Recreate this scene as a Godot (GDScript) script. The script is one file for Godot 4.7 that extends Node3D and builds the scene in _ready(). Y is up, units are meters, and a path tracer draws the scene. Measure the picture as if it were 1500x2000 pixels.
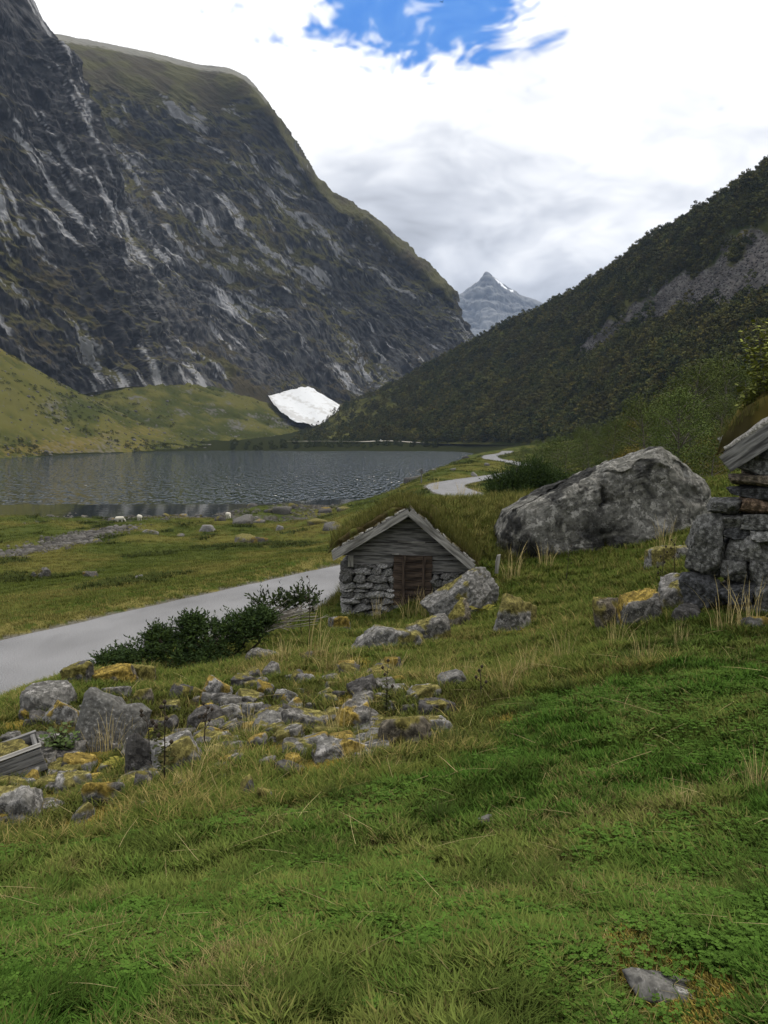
extends Node3D
# A mountain valley with a lake, seen from a grassy bank with a small turf-roofed stone hut.
# Lake level is y = 0, the eye stands at y = 12, the view goes along -z. "d" below is the distance along the view, -z.

const EYE := 12.0

var rng := RandomNumberGenerator.new()
var names := {}
var n_lo := FastNoiseLite.new()      # broad patches
var n_mid := FastNoiseLite.new()     # metre-sized bumps
var n_hi := FastNoiseLite.new()      # fine grain
var n_ridge := FastNoiseLite.new()   # ridged rock
var n_cell := FastNoiseLite.new()    # blocks parted by cracks
var M := {}                          # materials

const SURVEY := [Vector3(0.0000, 0.7701, 0.2579), Vector3(0.9251, 0.8331, -0.0195), Vector3(-0.9251, 0.9872, 0.2136), Vector3(-0.6176, 0.8509, 0.0531), Vector3(0.4797, 1.0356, 0.0122), Vector3(-0.4783, 1.2328, 0.0662), Vector3(0.0000, 1.4469, 0.0460), Vector3(0.4741, 1.3971, 0.0979), Vector3(0.8449, 1.5458, -0.0025), Vector3(0.9700, 1.1991, 0.2632), Vector3(-0.9726, 1.4094, 0.2758), Vector3(-0.7915, 1.6243, 0.2462), Vector3(-0.9659, 1.7483, 0.2092), Vector3(-0.4068, 1.6659, 0.1148), Vector3(-0.6015, 1.7426, -0.6365), Vector3(0.0000, 1.9459, -0.0864), Vector3(0.4687, 1.8146, -0.1055), Vector3(0.8372, 1.8988, -0.1214), Vector3(0.6539, 2.1611, 0.0913), Vector3(0.3353, 2.1977, 0.2401), Vector3(0.0000, 2.3979, -0.6561), Vector3(-0.2021, 2.3651, -0.2671), Vector3(-0.3372, 2.0787, 0.1957), Vector3(-0.6619, 2.0338, 0.6833), Vector3(-0.8929, 1.9718, 0.8297), Vector3(-0.5332, 2.1459, 0.0913), Vector3(0.8660, 2.2313, -0.6240), Vector3(1.0113, 2.2137, 1.0932), Vector3(0.6521, 2.3063, -0.6741), Vector3(0.3989, 2.5423, 0.2239), Vector3(0.1611, 2.6559, 0.3716), Vector3(-0.0134, 2.7726, 4.6047), Vector3(-0.1074, 2.7738, -0.5459), Vector3(-0.1746, 2.6842, 0.3618), Vector3(0.6489, 2.7183, 0.0807), Vector3(0.7562, 2.6993, -1.0053), Vector3(0.3316, 2.8446, 0.9685), Vector3(0.5244, 2.8320, 1.8900), Vector3(0.8240, 2.9051, 1.4014), Vector3(0.1998, 2.8663, 1.6219), Vector3(-0.8854, 2.3025, 0.2536), Vector3(-0.7782, 2.3565, -1.6511), Vector3(-0.6440, 2.4043, 0.0426), Vector3(-0.4657, 2.5075, 0.3611), Vector3(-0.3341, 2.6506, -1.2085), Vector3(-0.2010, 2.8374, -2.8992), Vector3(-1.0652, 2.2739, -1.7687), Vector3(-0.1321, 3.0463, 18.8708), Vector3(-0.0793, 3.0211, 0.1233), Vector3(-0.0199, 3.0446, -23.4254), Vector3(0.0531, 3.0822, 1.2447), Vector3(0.1458, 3.1377, -2.7791), Vector3(0.2511, 3.2254, -4.7276), Vector3(0.3294, 3.2693, 1.9664), Vector3(0.4571, 3.2798, -3.3065), Vector3(0.6430, 3.3755, -3.2469), Vector3(0.8201, 3.3293, 2.3771), Vector3(0.9314, 3.2705, -3.0643), Vector3(-0.0661, 3.2963, 10.4436), Vector3(0.1452, 3.4679, 10.1642), Vector3(0.3281, 3.7000, 8.1288), Vector3(0.5190, 3.8348, 0.1991), Vector3(0.7613, 3.8678, 2.1746), Vector3(0.9316, 3.8991, 0.7763), Vector3(-0.9467, 3.1209, -1.3883), Vector3(-0.5888, 3.2943, -1.5451), Vector3(-0.1997, 3.5305, -3.2411), Vector3(-0.9426, 3.5913, 0.3708), Vector3(-0.5872, 3.7249, -0.4497), Vector3(-0.9392, 4.2212, 0.3795), Vector3(-0.5862, 4.1303, 0.1810), Vector3(-0.3311, 4.0718, 0.3455), Vector3(-0.1464, 4.1919, 1.2497), Vector3(-0.1330, 4.3193, 4.4451), Vector3(-0.8247, 4.4540, -0.2083), Vector3(-0.5849, 4.4425, -1.1785), Vector3(-0.9371, 4.5709, -1.5505), Vector3(-0.7059, 4.7345, 3.5740), Vector3(-0.4585, 4.6853, -4.0827), Vector3(-0.3041, 4.5314, 0.1657), Vector3(-0.1989, 4.5684, -1.2378), Vector3(-0.1327, 4.6070, 10.4759), Vector3(-0.0796, 4.5650, -12.7103), Vector3(-0.0133, 4.6444, 0.1858), Vector3(-1.1539, 3.6409, -0.1786), Vector3(-1.1484, 4.5856, 3.7930), Vector3(-1.1462, 4.8608, 2.9053), Vector3(-1.1413, 4.9286, -8.7735), Vector3(-0.9316, 4.8632, -4.8785), Vector3(-0.8193, 4.8246, 0.7313), Vector3(-0.7023, 4.8140, -5.5203), Vector3(-0.5811, 4.7889, -2.7684), Vector3(-0.4561, 4.7578, 3.6564), Vector3(-0.3668, 4.7931, 4.8249), Vector3(-0.3281, 4.8632, -17.8709), Vector3(-0.1978, 4.8639, -10.1127), Vector3(-0.1189, 4.8055, 7.1691), Vector3(-0.0661, 4.9277, -0.6560), Vector3(-0.2501, 4.7250, 7.0642), Vector3(-0.0264, 4.9837, 5.9408), Vector3(0.0529, 5.2473, -11.6077), Vector3(0.0727, 5.1653, -21.1458), Vector3(0.0819, 5.0113, -11.3263), Vector3(0.1452, 5.3252, 82.0258), Vector3(0.1715, 5.5637, 0.5218), Vector3(0.2043, 5.8034, 2.6758), Vector3(0.2174, 5.9964, -11.4987), Vector3(0.2305, 6.1258, 26.3682), Vector3(0.0966, 4.7014, -42.2995), Vector3(0.1453, 4.8697, -14.0086), Vector3(0.1977, 5.0147, -12.6176), Vector3(0.2373, 4.8579, 11.9419), Vector3(0.1455, 4.6843, 34.2246), Vector3(0.0398, 4.7187, 22.2162), Vector3(0.1976, 5.2770, -77.6822), Vector3(0.2498, 5.4226, -39.7559), Vector3(0.3275, 5.6095, 4.3682), Vector3(0.3282, 5.0016, 11.6818), Vector3(0.3730, 5.1792, 20.2884), Vector3(0.3084, 5.3522, 26.1738), Vector3(0.2693, 5.5488, -16.8502), Vector3(0.3081, 5.7136, -14.8262), Vector3(0.3273, 5.9246, -4.3818), Vector3(0.4306, 5.0299, -3.2359), Vector3(0.4556, 5.2146, -9.8838), Vector3(0.5806, 4.8227, -1.0155), Vector3(0.7015, 4.5515, 0.4047), Vector3(0.4046, 5.4551, 10.1856), Vector3(0.4311, 4.5732, 0.2617), Vector3(0.4550, 5.7253, 15.7538), Vector3(0.2762, 4.1022, -7.7420), Vector3(0.1978, 4.4467, -5.1381), Vector3(0.1321, 4.2503, -1.3708), Vector3(0.0661, 4.3825, 1.2668), Vector3(0.5190, 4.2766, -3.0562), Vector3(0.7613, 4.3096, 1.5191), Vector3(0.9316, 4.3410, -3.5104), Vector3(-1.2384, 5.1782, 3.5597), Vector3(-0.9316, 5.0341, 4.2711), Vector3(-0.7023, 4.9935, 1.9434), Vector3(-0.4561, 4.9633, 7.7704), Vector3(-0.1978, 5.0147, 4.0533), Vector3(-0.9316, 5.4861, -4.7894), Vector3(-0.6422, 5.4368, -1.5743), Vector3(-0.3281, 5.4048, -1.8776), Vector3(-0.0661, 5.3941, -0.2840), Vector3(-1.2384, 5.7283, 10.0259), Vector3(-0.8193, 5.7748, -1.7679), Vector3(-0.4561, 5.7900, -7.2037), Vector3(-0.1321, 5.7701, -6.4781), Vector3(0.0661, 5.7688, 5.8260), Vector3(-0.4561, 6.0619, 7.4861), Vector3(-0.1321, 6.0656, 4.1003), Vector3(0.1057, 6.0649, 9.0193), Vector3(-0.8193, 5.9845, 4.6129), Vector3(0.0000, 5.1358, 43.9943), Vector3(0.0397, 5.3708, -13.1583), Vector3(0.1189, 5.5229, 21.5362), Vector3(-1.2384, 5.8714, 2.0281), Vector3(-0.9316, 5.9951, 10.2001), Vector3(-0.7023, 6.1499, 9.4972), Vector3(-0.4561, 6.2322, -4.2916), Vector3(-0.2632, 6.2218, 24.7869), Vector3(-0.0661, 6.2090, 41.2259), Vector3(0.1321, 6.1962, 29.6226), Vector3(-1.2384, 6.2078, -22.5676), Vector3(-0.9316, 6.2017, -8.1155), Vector3(-0.5811, 6.3269, 4.7403), Vector3(-0.1978, 6.2769, -52.0088), Vector3(0.0000, 6.2691, -54.1669), Vector3(0.1978, 6.2655, -20.9773), Vector3(-0.1978, 6.4655, 21.7125), Vector3(0.1321, 6.4633, 17.6747), Vector3(0.3281, 6.1849, -11.8549), Vector3(0.4561, 6.0619, 4.3662), Vector3(0.6422, 5.7470, -5.3940), Vector3(0.8193, 5.3693, 6.3590), Vector3(0.9316, 5.0341, 2.0968), Vector3(-0.5811, 6.8377, 23.4197), Vector3(-0.0661, 6.8028, -14.9308), Vector3(0.3281, 6.8136, 3.7075), Vector3(0.9316, 6.8949, 3.8515), Vector3(-1.2384, 6.9700, -41.0857), Vector3(1.3304, 1.5815, 0.4612), Vector3(1.3304, 2.3924, 0.1778), Vector3(1.3304, 3.1910, 1.2277), Vector3(1.3304, 4.1072, 0.6626), Vector3(1.5769, 4.8876, 3.6407), Vector3(1.3304, 5.8990, -24.9601), Vector3(-1.4174, 1.3223, -0.7183), Vector3(-1.4174, 2.0155, -1.8607), Vector3(-1.4174, 2.4209, 3.0763), Vector3(-1.4174, 2.7887, -0.1041), Vector3(-1.4174, 3.6249, -1.4519), Vector3(-1.4174, 4.3181, -0.7802), Vector3(-1.4174, 4.9242, -2.3581), Vector3(-1.4995, 5.4458, 4.5039), Vector3(-1.4995, 5.9567, 19.6231), Vector3(0.0000, 0.1823, -1.6597), Vector3(1.4174, 0.4060, -1.1922), Vector3(-1.4174, 0.4060, -2.1818), Vector3(-2.3079, 2.7758, 0.9129), Vector3(-1.6628, 2.8028, -0.4598), Vector3(-1.1054, 2.9045, 1.0912), Vector3(-0.6794, 3.0442, 1.6969), Vector3(-0.3589, 3.1914, -0.9716), Vector3(-0.1211, 3.3337, -4.4192), Vector3(0.0591, 3.4661, -3.7689), Vector3(0.1829, 3.5870, -2.1880), Vector3(0.2611, 3.6959, -4.1283), Vector3(0.3187, 3.7947, -2.8968), Vector3(0.3515, 3.8840, 0.6628), Vector3(0.3588, 3.9646, 0.1685), Vector3(0.3541, 4.0384, 0.8093), Vector3(0.3426, 4.1065, 6.0231), Vector3(0.2998, 4.2578, 2.4145), Vector3(0.2392, 4.3879, 1.9470), Vector3(0.1870, 4.5034, 2.5913), Vector3(0.1638, 4.6079, -6.2012), Vector3(0.1615, 4.7032, -9.2929)]
const SURVEY_PLANE := Vector3(15.38378, 0.69309, 6.62621)
const ROAD := [Vector3(2.00, -17.50, 7.00), Vector3(6.00, -15.20, 7.00), Vector3(10.00, -12.60, 7.00), Vector3(15.00, -9.40, 7.00), Vector3(17.50, -7.90, 7.00), Vector3(22.60, -4.80, 6.98), Vector3(28.50, -1.25, 6.90), Vector3(36.00, 3.00, 6.75), Vector3(50.00, 8.20, 6.50), Vector3(70.00, 9.60, 6.00), Vector3(92.00, 7.60, 5.40), Vector3(114.00, 8.92, 4.90), Vector3(147.00, 22.09, 4.52), Vector3(176.00, 30.24, 4.32), Vector3(206.00, 31.54, 4.18), Vector3(240.00, 30.53, 3.97), Vector3(275.00, 34.64, 3.87), Vector3(310.00, 43.69, 3.58), Vector3(350.00, 50.79, 3.44)]   # distance, x, height
const FAR_ROAD := [Vector3(-60.9, 4.98, -535.0), Vector3(-35.0, 5.18, -532.0), Vector3(3.2, 4.60, -528.0), Vector3(34.3, 3.78, -520.0), Vector3(53.7, 2.84, -512.0)]
const WALL := [	[Vector3(-292.2, 61.9, -470.0), Vector3(-316.0, 125.6, -500.0), Vector3(-340.4, 192.1, -530.0), Vector3(-368.6, 264.0, -560.0), Vector3(-397.5, 341.1, -590.0), Vector3(-424.8, 407.1, -620.0), Vector3(-552.3, 526.0, -800.0)],
	[Vector3(-262.2, 58.1, -520.0), Vector3(-283.4, 133.8, -550.0), Vector3(-305.4, 209.1, -580.0), Vector3(-328.2, 286.5, -610.0), Vector3(-351.8, 362.2, -640.0), Vector3(-376.6, 431.9, -670.0), Vector3(-482.3, 549.2, -850.0)],
	[Vector3(-242.9, 50.1, -560.0), Vector3(-259.9, 122.4, -590.0), Vector3(-277.5, 194.9, -620.0), Vector3(-295.5, 268.9, -650.0), Vector3(-313.5, 354.9, -680.0), Vector3(-332.4, 434.5, -710.0), Vector3(-426.1, 552.3, -900.0)],
	[Vector3(-221.6, 36.9, -600.0), Vector3(-237.8, 104.5, -630.0), Vector3(-254.5, 173.2, -660.0), Vector3(-275.5, 246.5, -690.0), Vector3(-301.0, 332.1, -720.0), Vector3(-327.5, 418.4, -750.0), Vector3(-419.9, 531.8, -950.0)],
	[Vector3(-189.6, 44.7, -650.0), Vector3(-206.8, 109.3, -690.0), Vector3(-225.3, 179.7, -720.0), Vector3(-250.6, 274.4, -750.0), Vector3(-283.6, 339.6, -770.0), Vector3(-321.7, 406.1, -790.0), Vector3(-417.7, 522.0, -980.0)],
	[Vector3(-163.0, 44.0, -720.0), Vector3(-196.0, 114.2, -790.0), Vector3(-236.1, 195.6, -840.0), Vector3(-283.7, 276.6, -880.0), Vector3(-358.1, 387.5, -950.0), Vector3(-445.1, 475.4, -1050.0), Vector3(-554.8, 585.7, -1300.0)],
	[Vector3(-140.4, 43.6, -760.0), Vector3(-175.9, 117.0, -850.0), Vector3(-218.3, 210.5, -920.0), Vector3(-276.0, 312.2, -980.0), Vector3(-343.4, 397.3, -1010.0), Vector3(-421.6, 489.5, -1090.0), Vector3(-522.0, 606.3, -1350.0)],
	[Vector3(-105.0, 35.8, -800.0), Vector3(-135.4, 110.5, -880.0), Vector3(-172.7, 206.1, -950.0), Vector3(-220.1, 310.0, -1010.0), Vector3(-272.6, 400.9, -1050.0), Vector3(-340.4, 490.9, -1130.0), Vector3(-421.7, 607.7, -1400.0)],
	[Vector3(-74.3, 31.7, -830.0), Vector3(-95.9, 107.5, -900.0), Vector3(-124.0, 199.9, -960.0), Vector3(-157.3, 298.6, -1020.0), Vector3(-193.1, 381.1, -1060.0), Vector3(-243.6, 470.5, -1130.0), Vector3(-297.8, 580.8, -1400.0)],
	[Vector3(-46.2, 29.9, -860.0), Vector3(-60.0, 93.5, -920.0), Vector3(-78.8, 177.9, -970.0), Vector3(-101.3, 264.0, -1020.0), Vector3(-127.8, 348.3, -1050.0), Vector3(-165.1, 433.2, -1090.0), Vector3(-205.1, 542.2, -1380.0)],
	[Vector3(-15.7, 40.7, -880.0), Vector3(-25.1, 95.2, -940.0), Vector3(-34.7, 153.0, -980.0), Vector3(-49.2, 215.5, -1010.0), Vector3(-63.8, 263.0, -1040.0), Vector3(-80.2, 306.9, -1060.0), Vector3(-96.0, 378.2, -1330.0)],
	[Vector3(21.9, 58.3, -920.0), Vector3(17.1, 97.0, -960.0), Vector3(9.9, 137.2, -990.0), Vector3(1.8, 180.7, -1010.0), Vector3(-4.8, 219.5, -1030.0), Vector3(-13.5, 260.1, -1050.0), Vector3(-11.6, 319.4, -1320.0)],
	[Vector3(56.5, 76.6, -950.0), Vector3(55.2, 104.5, -980.0), Vector3(52.0, 132.7, -1000.0), Vector3(48.1, 160.5, -1020.0), Vector3(42.6, 184.8, -1035.0), Vector3(32.7, 220.5, -1050.0), Vector3(47.3, 265.7, -1300.0)],
	[Vector3(91.1, 91.0, -990.0), Vector3(89.4, 106.9, -1005.0), Vector3(87.1, 122.6, -1015.0), Vector3(84.8, 138.6, -1025.0), Vector3(83.1, 154.9, -1035.0), Vector3(75.1, 179.3, -1045.0), Vector3(99.6, 214.1, -1300.0)],
	[Vector3(114.2, 98.0, -1040.0), Vector3(112.1, 108.1, -1050.0), Vector3(109.9, 119.5, -1060.0), Vector3(102.5, 138.0, -1070.0), Vector3(94.4, 156.7, -1080.0), Vector3(86.1, 175.1, -1090.0), Vector3(111.5, 210.1, -1350.0)]]
const FAN := [	[Vector3(-210.5, -3.1, -280.0), Vector3(-261.1, 20.3, -350.0), Vector3(-317.9, 62.6, -430.0), Vector3(-398.8, 81.9, -540.0)],
	[Vector3(-189.2, -1.6, -315.0), Vector3(-226.8, 21.0, -380.0), Vector3(-268.5, 76.1, -455.0), Vector3(-336.4, 92.4, -570.0)],
	[Vector3(-171.9, -1.4, -345.0), Vector3(-195.8, 17.9, -395.0), Vector3(-235.6, 68.5, -480.0), Vector3(-289.8, 78.0, -590.0)],
	[Vector3(-163.0, -0.8, -362.0), Vector3(-179.4, 13.9, -400.0), Vector3(-218.0, 55.4, -490.0), Vector3(-261.7, 61.6, -600.0)],
	[Vector3(-157.6, -1.1, -392.0), Vector3(-172.3, 12.5, -430.0), Vector3(-199.7, 42.5, -505.0), Vector3(-235.9, 47.4, -610.0)],
	[Vector3(-150.5, -1.5, -425.0), Vector3(-160.7, 9.8, -455.0), Vector3(-182.9, 31.4, -520.0), Vector3(-214.1, 34.4, -630.0)],
	[Vector3(-139.2, -1.6, -455.0), Vector3(-146.6, 6.3, -480.0), Vector3(-161.5, 19.9, -530.0), Vector3(-187.4, 19.6, -640.0)],
	[Vector3(-125.1, -1.3, -485.0), Vector3(-130.1, 3.6, -505.0), Vector3(-141.9, 10.1, -545.0), Vector3(-161.5, 8.1, -650.0)],
	[Vector3(-109.0, -1.0, -505.0), Vector3(-112.6, 1.4, -522.0), Vector3(-121.4, 4.0, -560.0), Vector3(-136.4, 1.0, -660.0)],
	[Vector3(-92.7, -1.5, -515.0), Vector3(-96.2, -0.5, -535.0), Vector3(-102.5, -0.2, -570.0), Vector3(-116.5, -3.2, -670.0)]]
const TALUS := [	[Vector3(-300.0, -2.9, -500.0), Vector3(-322.3, 24.8, -540.0), Vector3(-349.9, 64.2, -590.0), Vector3(-413.1, 110.7, -700.0)],
	[Vector3(-233.9, -2.0, -520.0), Vector3(-250.7, 25.3, -560.0), Vector3(-267.9, 62.4, -610.0), Vector3(-315.1, 96.8, -720.0)],
	[Vector3(-203.4, -0.7, -530.0), Vector3(-219.8, 20.5, -575.0), Vector3(-241.7, 50.6, -640.0), Vector3(-274.9, 76.6, -730.0)],
	[Vector3(-181.3, -0.9, -540.0), Vector3(-197.3, 21.8, -590.0), Vector3(-219.0, 56.4, -670.0), Vector3(-247.9, 79.3, -760.0)],
	[Vector3(-156.8, -1.0, -545.0), Vector3(-173.4, 22.1, -605.0), Vector3(-197.6, 60.9, -700.0), Vector3(-222.6, 82.0, -790.0)],
	[Vector3(-131.9, -1.1, -550.0), Vector3(-148.2, 19.4, -620.0), Vector3(-171.5, 55.2, -730.0), Vector3(-187.5, 79.0, -810.0)],
	[Vector3(-106.5, -1.9, -555.0), Vector3(-121.7, 15.0, -640.0), Vector3(-144.4, 50.8, -770.0), Vector3(-156.6, 72.3, -850.0)],
	[Vector3(-84.0, -2.0, -560.0), Vector3(-95.6, 10.0, -660.0), Vector3(-108.7, 38.4, -810.0), Vector3(-115.2, 58.9, -880.0)],
	[Vector3(-65.5, -1.7, -575.0), Vector3(-76.0, 5.8, -690.0), Vector3(-84.2, 29.3, -830.0), Vector3(-85.8, 49.4, -900.0)],
	[Vector3(-46.0, -0.7, -590.0), Vector3(-54.4, 4.4, -710.0), Vector3(-61.2, 21.0, -840.0), Vector3(-54.9, 39.3, -920.0)],
	[Vector3(-21.6, 0.5, -600.0), Vector3(-25.3, 9.8, -730.0), Vector3(-28.7, 32.4, -860.0), Vector3(-19.8, 57.0, -950.0)],
	[Vector3(7.3, 1.1, -610.0), Vector3(9.0, 16.5, -750.0), Vector3(10.7, 54.7, -900.0), Vector3(17.5, 75.8, -980.0)],
	[Vector3(37.2, 0.9, -620.0), Vector3(46.6, 25.9, -780.0), Vector3(56.5, 76.6, -950.0), Vector3(65.9, 95.5, -1010.0)]]
const SNOW := [	[Vector3(-107.2, 44.1, -796.0), Vector3(-97.1, 32.7, -775.0), Vector3(-85.9, 24.6, -757.0), Vector3(-75.7, 19.1, -745.0)],
	[Vector3(-98.4, 46.4, -806.0), Vector3(-90.8, 36.2, -785.0), Vector3(-79.8, 26.5, -764.0), Vector3(-70.8, 18.7, -750.0)],
	[Vector3(-89.5, 49.1, -812.0), Vector3(-82.4, 37.3, -790.0), Vector3(-73.4, 26.6, -768.0), Vector3(-66.1, 16.9, -752.0)],
	[Vector3(-78.9, 52.7, -818.0), Vector3(-73.0, 39.4, -795.0), Vector3(-66.8, 27.6, -772.0), Vector3(-61.8, 15.1, -754.0)],
	[Vector3(-70.5, 52.4, -822.0), Vector3(-64.9, 40.5, -800.0), Vector3(-60.2, 29.1, -776.0), Vector3(-56.2, 17.0, -758.0)],
	[Vector3(-57.9, 45.7, -824.0), Vector3(-55.2, 37.8, -805.0), Vector3(-51.5, 29.2, -784.0), Vector3(-47.9, 20.2, -764.0)],
	[Vector3(-42.2, 35.9, -822.0), Vector3(-42.5, 32.7, -810.0), Vector3(-42.2, 28.1, -795.0), Vector3(-41.0, 23.1, -780.0)]]
const HILL := [	[Vector3(-67.2, 0.7, -590.0), Vector3(-68.1, 3.5, -650.0), Vector3(-69.0, 6.4, -720.0), Vector3(-71.8, 11.0, -800.0), Vector3(-59.3, 6.6, -900.0)],
	[Vector3(-36.9, 3.0, -560.0), Vector3(-39.3, 7.2, -625.0), Vector3(-41.9, 12.8, -700.0), Vector3(-46.6, 25.0, -780.0), Vector3(-37.0, 22.5, -885.0)],
	[Vector3(-6.5, 3.6, -540.0), Vector3(-6.5, 12.7, -605.0), Vector3(-6.1, 26.2, -685.0), Vector3(-5.5, 44.7, -765.0), Vector3(7.8, 45.7, -875.0)],
	[Vector3(24.9, 3.9, -520.0), Vector3(27.7, 19.6, -580.0), Vector3(31.0, 38.2, -650.0), Vector3(36.9, 60.4, -730.0), Vector3(54.9, 64.2, -840.0)],
	[Vector3(54.6, 4.0, -480.0), Vector3(61.2, 24.8, -540.0), Vector3(68.9, 49.9, -610.0), Vector3(77.7, 82.0, -690.0), Vector3(99.6, 87.5, -800.0)],
	[Vector3(76.7, 4.8, -400.0), Vector3(90.5, 28.4, -460.0), Vector3(106.9, 55.8, -530.0), Vector3(124.4, 99.4, -620.0), Vector3(155.2, 110.7, -730.0)],
	[Vector3(83.6, 5.3, -310.0), Vector3(101.3, 29.5, -370.0), Vector3(122.4, 58.7, -440.0), Vector3(149.1, 111.8, -540.0), Vector3(187.2, 129.9, -650.0)],
	[Vector3(76.5, 5.4, -220.0), Vector3(98.4, 25.3, -280.0), Vector3(131.1, 59.9, -370.0), Vector3(165.6, 123.8, -480.0), Vector3(210.6, 146.0, -590.0)],
	[Vector3(67.5, 6.2, -150.0), Vector3(93.8, 22.0, -210.0), Vector3(137.0, 61.1, -310.0), Vector3(183.2, 133.6, -420.0), Vector3(241.9, 165.3, -540.0)],
	[Vector3(66.1, 6.1, -110.0), Vector3(95.2, 20.5, -160.0), Vector3(152.6, 63.6, -260.0), Vector3(213.5, 148.0, -370.0), Vector3(285.5, 185.8, -480.0)],
	[Vector3(73.1, 6.1, -90.0), Vector3(104.3, 20.5, -130.0), Vector3(173.8, 62.0, -220.0), Vector3(255.7, 151.5, -330.0), Vector3(356.6, 199.8, -450.0)]]
const PEAK := [	[Vector3(74.3, 196.9, -3900.0), Vector3(100.9, 379.5, -4150.0), Vector3(118.7, 414.5, -4400.0), Vector3(136.3, 446.3, -4600.0), Vector3(151.5, 373.9, -5100.0)],
	[Vector3(212.7, 182.7, -3600.0), Vector3(238.9, 352.9, -3850.0), Vector3(260.5, 449.4, -4100.0), Vector3(279.6, 548.3, -4300.0), Vector3(312.8, 498.8, -4800.0)],
	[Vector3(250.7, 173.2, -3400.0), Vector3(276.9, 335.2, -3650.0), Vector3(299.8, 468.9, -3900.0), Vector3(319.2, 609.0, -4100.0), Vector3(359.0, 575.0, -4600.0)],
	[Vector3(279.7, 170.4, -3340.0), Vector3(306.2, 329.9, -3590.0), Vector3(330.1, 478.7, -3840.0), Vector3(350.0, 635.3, -4040.0), Vector3(394.2, 607.3, -4540.0)],
	[Vector3(317.9, 169.4, -3320.0), Vector3(344.9, 328.2, -3570.0), Vector3(370.1, 490.7, -3820.0), Vector3(390.6, 662.4, -4020.0), Vector3(440.2, 638.7, -4520.0)],
	[Vector3(353.4, 168.5, -3300.0), Vector3(380.9, 326.4, -3550.0), Vector3(407.4, 500.3, -3800.0), Vector3(428.5, 684.5, -4000.0), Vector3(483.1, 664.6, -4500.0)],
	[Vector3(377.6, 168.5, -3300.0), Vector3(405.5, 326.4, -3550.0), Vector3(432.7, 513.5, -3800.0), Vector3(454.0, 712.2, -4000.0), Vector3(511.9, 695.9, -4500.0)],
	[Vector3(390.8, 168.5, -3300.0), Vector3(418.9, 326.4, -3550.0), Vector3(446.5, 522.4, -3800.0), Vector3(467.9, 730.6, -4000.0), Vector3(527.6, 716.7, -4500.0)],
	[Vector3(408.4, 168.5, -3300.0), Vector3(436.7, 326.4, -3550.0), Vector3(465.0, 520.2, -3800.0), Vector3(486.8, 726.0, -4000.0), Vector3(548.9, 711.5, -4500.0)],
	[Vector3(429.5, 169.0, -3310.0), Vector3(458.1, 327.3, -3560.0), Vector3(487.2, 512.6, -3810.0), Vector3(509.5, 709.3, -4010.0), Vector3(574.3, 692.2, -4510.0)],
	[Vector3(474.3, 169.9, -3330.0), Vector3(503.4, 329.0, -3580.0), Vector3(534.2, 498.6, -3830.0), Vector3(557.5, 678.0, -4030.0), Vector3(628.1, 655.9, -4530.0)],
	[Vector3(534.6, 171.3, -3360.0), Vector3(564.4, 331.7, -3610.0), Vector3(597.4, 486.7, -3860.0), Vector3(621.9, 650.1, -4060.0), Vector3(700.1, 623.1, -4560.0)],
	[Vector3(610.8, 173.7, -3410.0), Vector3(641.2, 336.1, -3660.0), Vector3(676.8, 475.8, -3910.0), Vector3(702.8, 622.3, -4110.0), Vector3(790.1, 589.7, -4610.0)],
	[Vector3(683.7, 177.0, -3480.0), Vector3(714.5, 342.3, -3730.0), Vector3(752.3, 467.9, -3980.0), Vector3(779.5, 598.8, -4180.0), Vector3(874.7, 560.3, -4680.0)],
	[Vector3(788.9, 182.7, -3600.0), Vector3(819.8, 352.9, -3850.0), Vector3(860.4, 456.5, -4100.0), Vector3(889.2, 563.3, -4300.0), Vector3(994.8, 515.6, -4800.0)],
	[Vector3(1035.5, 192.2, -3800.0), Vector3(1066.0, 370.7, -4050.0), Vector3(1113.3, 430.5, -4300.0), Vector3(1145.7, 489.4, -4500.0), Vector3(1275.9, 425.5, -5000.0)]]
const SCREE := [[Vector3(0.825, 0.562, 0.200), Vector3(0.750, 0.550, 0.220), Vector3(0.667, 0.562, 0.170), Vector3(0.583, 0.550, 0.100), Vector3(0.525, 0.500, 0.100)], [Vector3(0.583, 0.537, 0.100), Vector3(0.550, 0.475, 0.130), Vector3(0.533, 0.363, 0.100)], [Vector3(0.608, 0.425, 0.060), Vector3(0.583, 0.338, 0.070)], [Vector3(0.500, 0.500, 0.040), Vector3(0.458, 0.438, 0.030)]]
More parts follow.
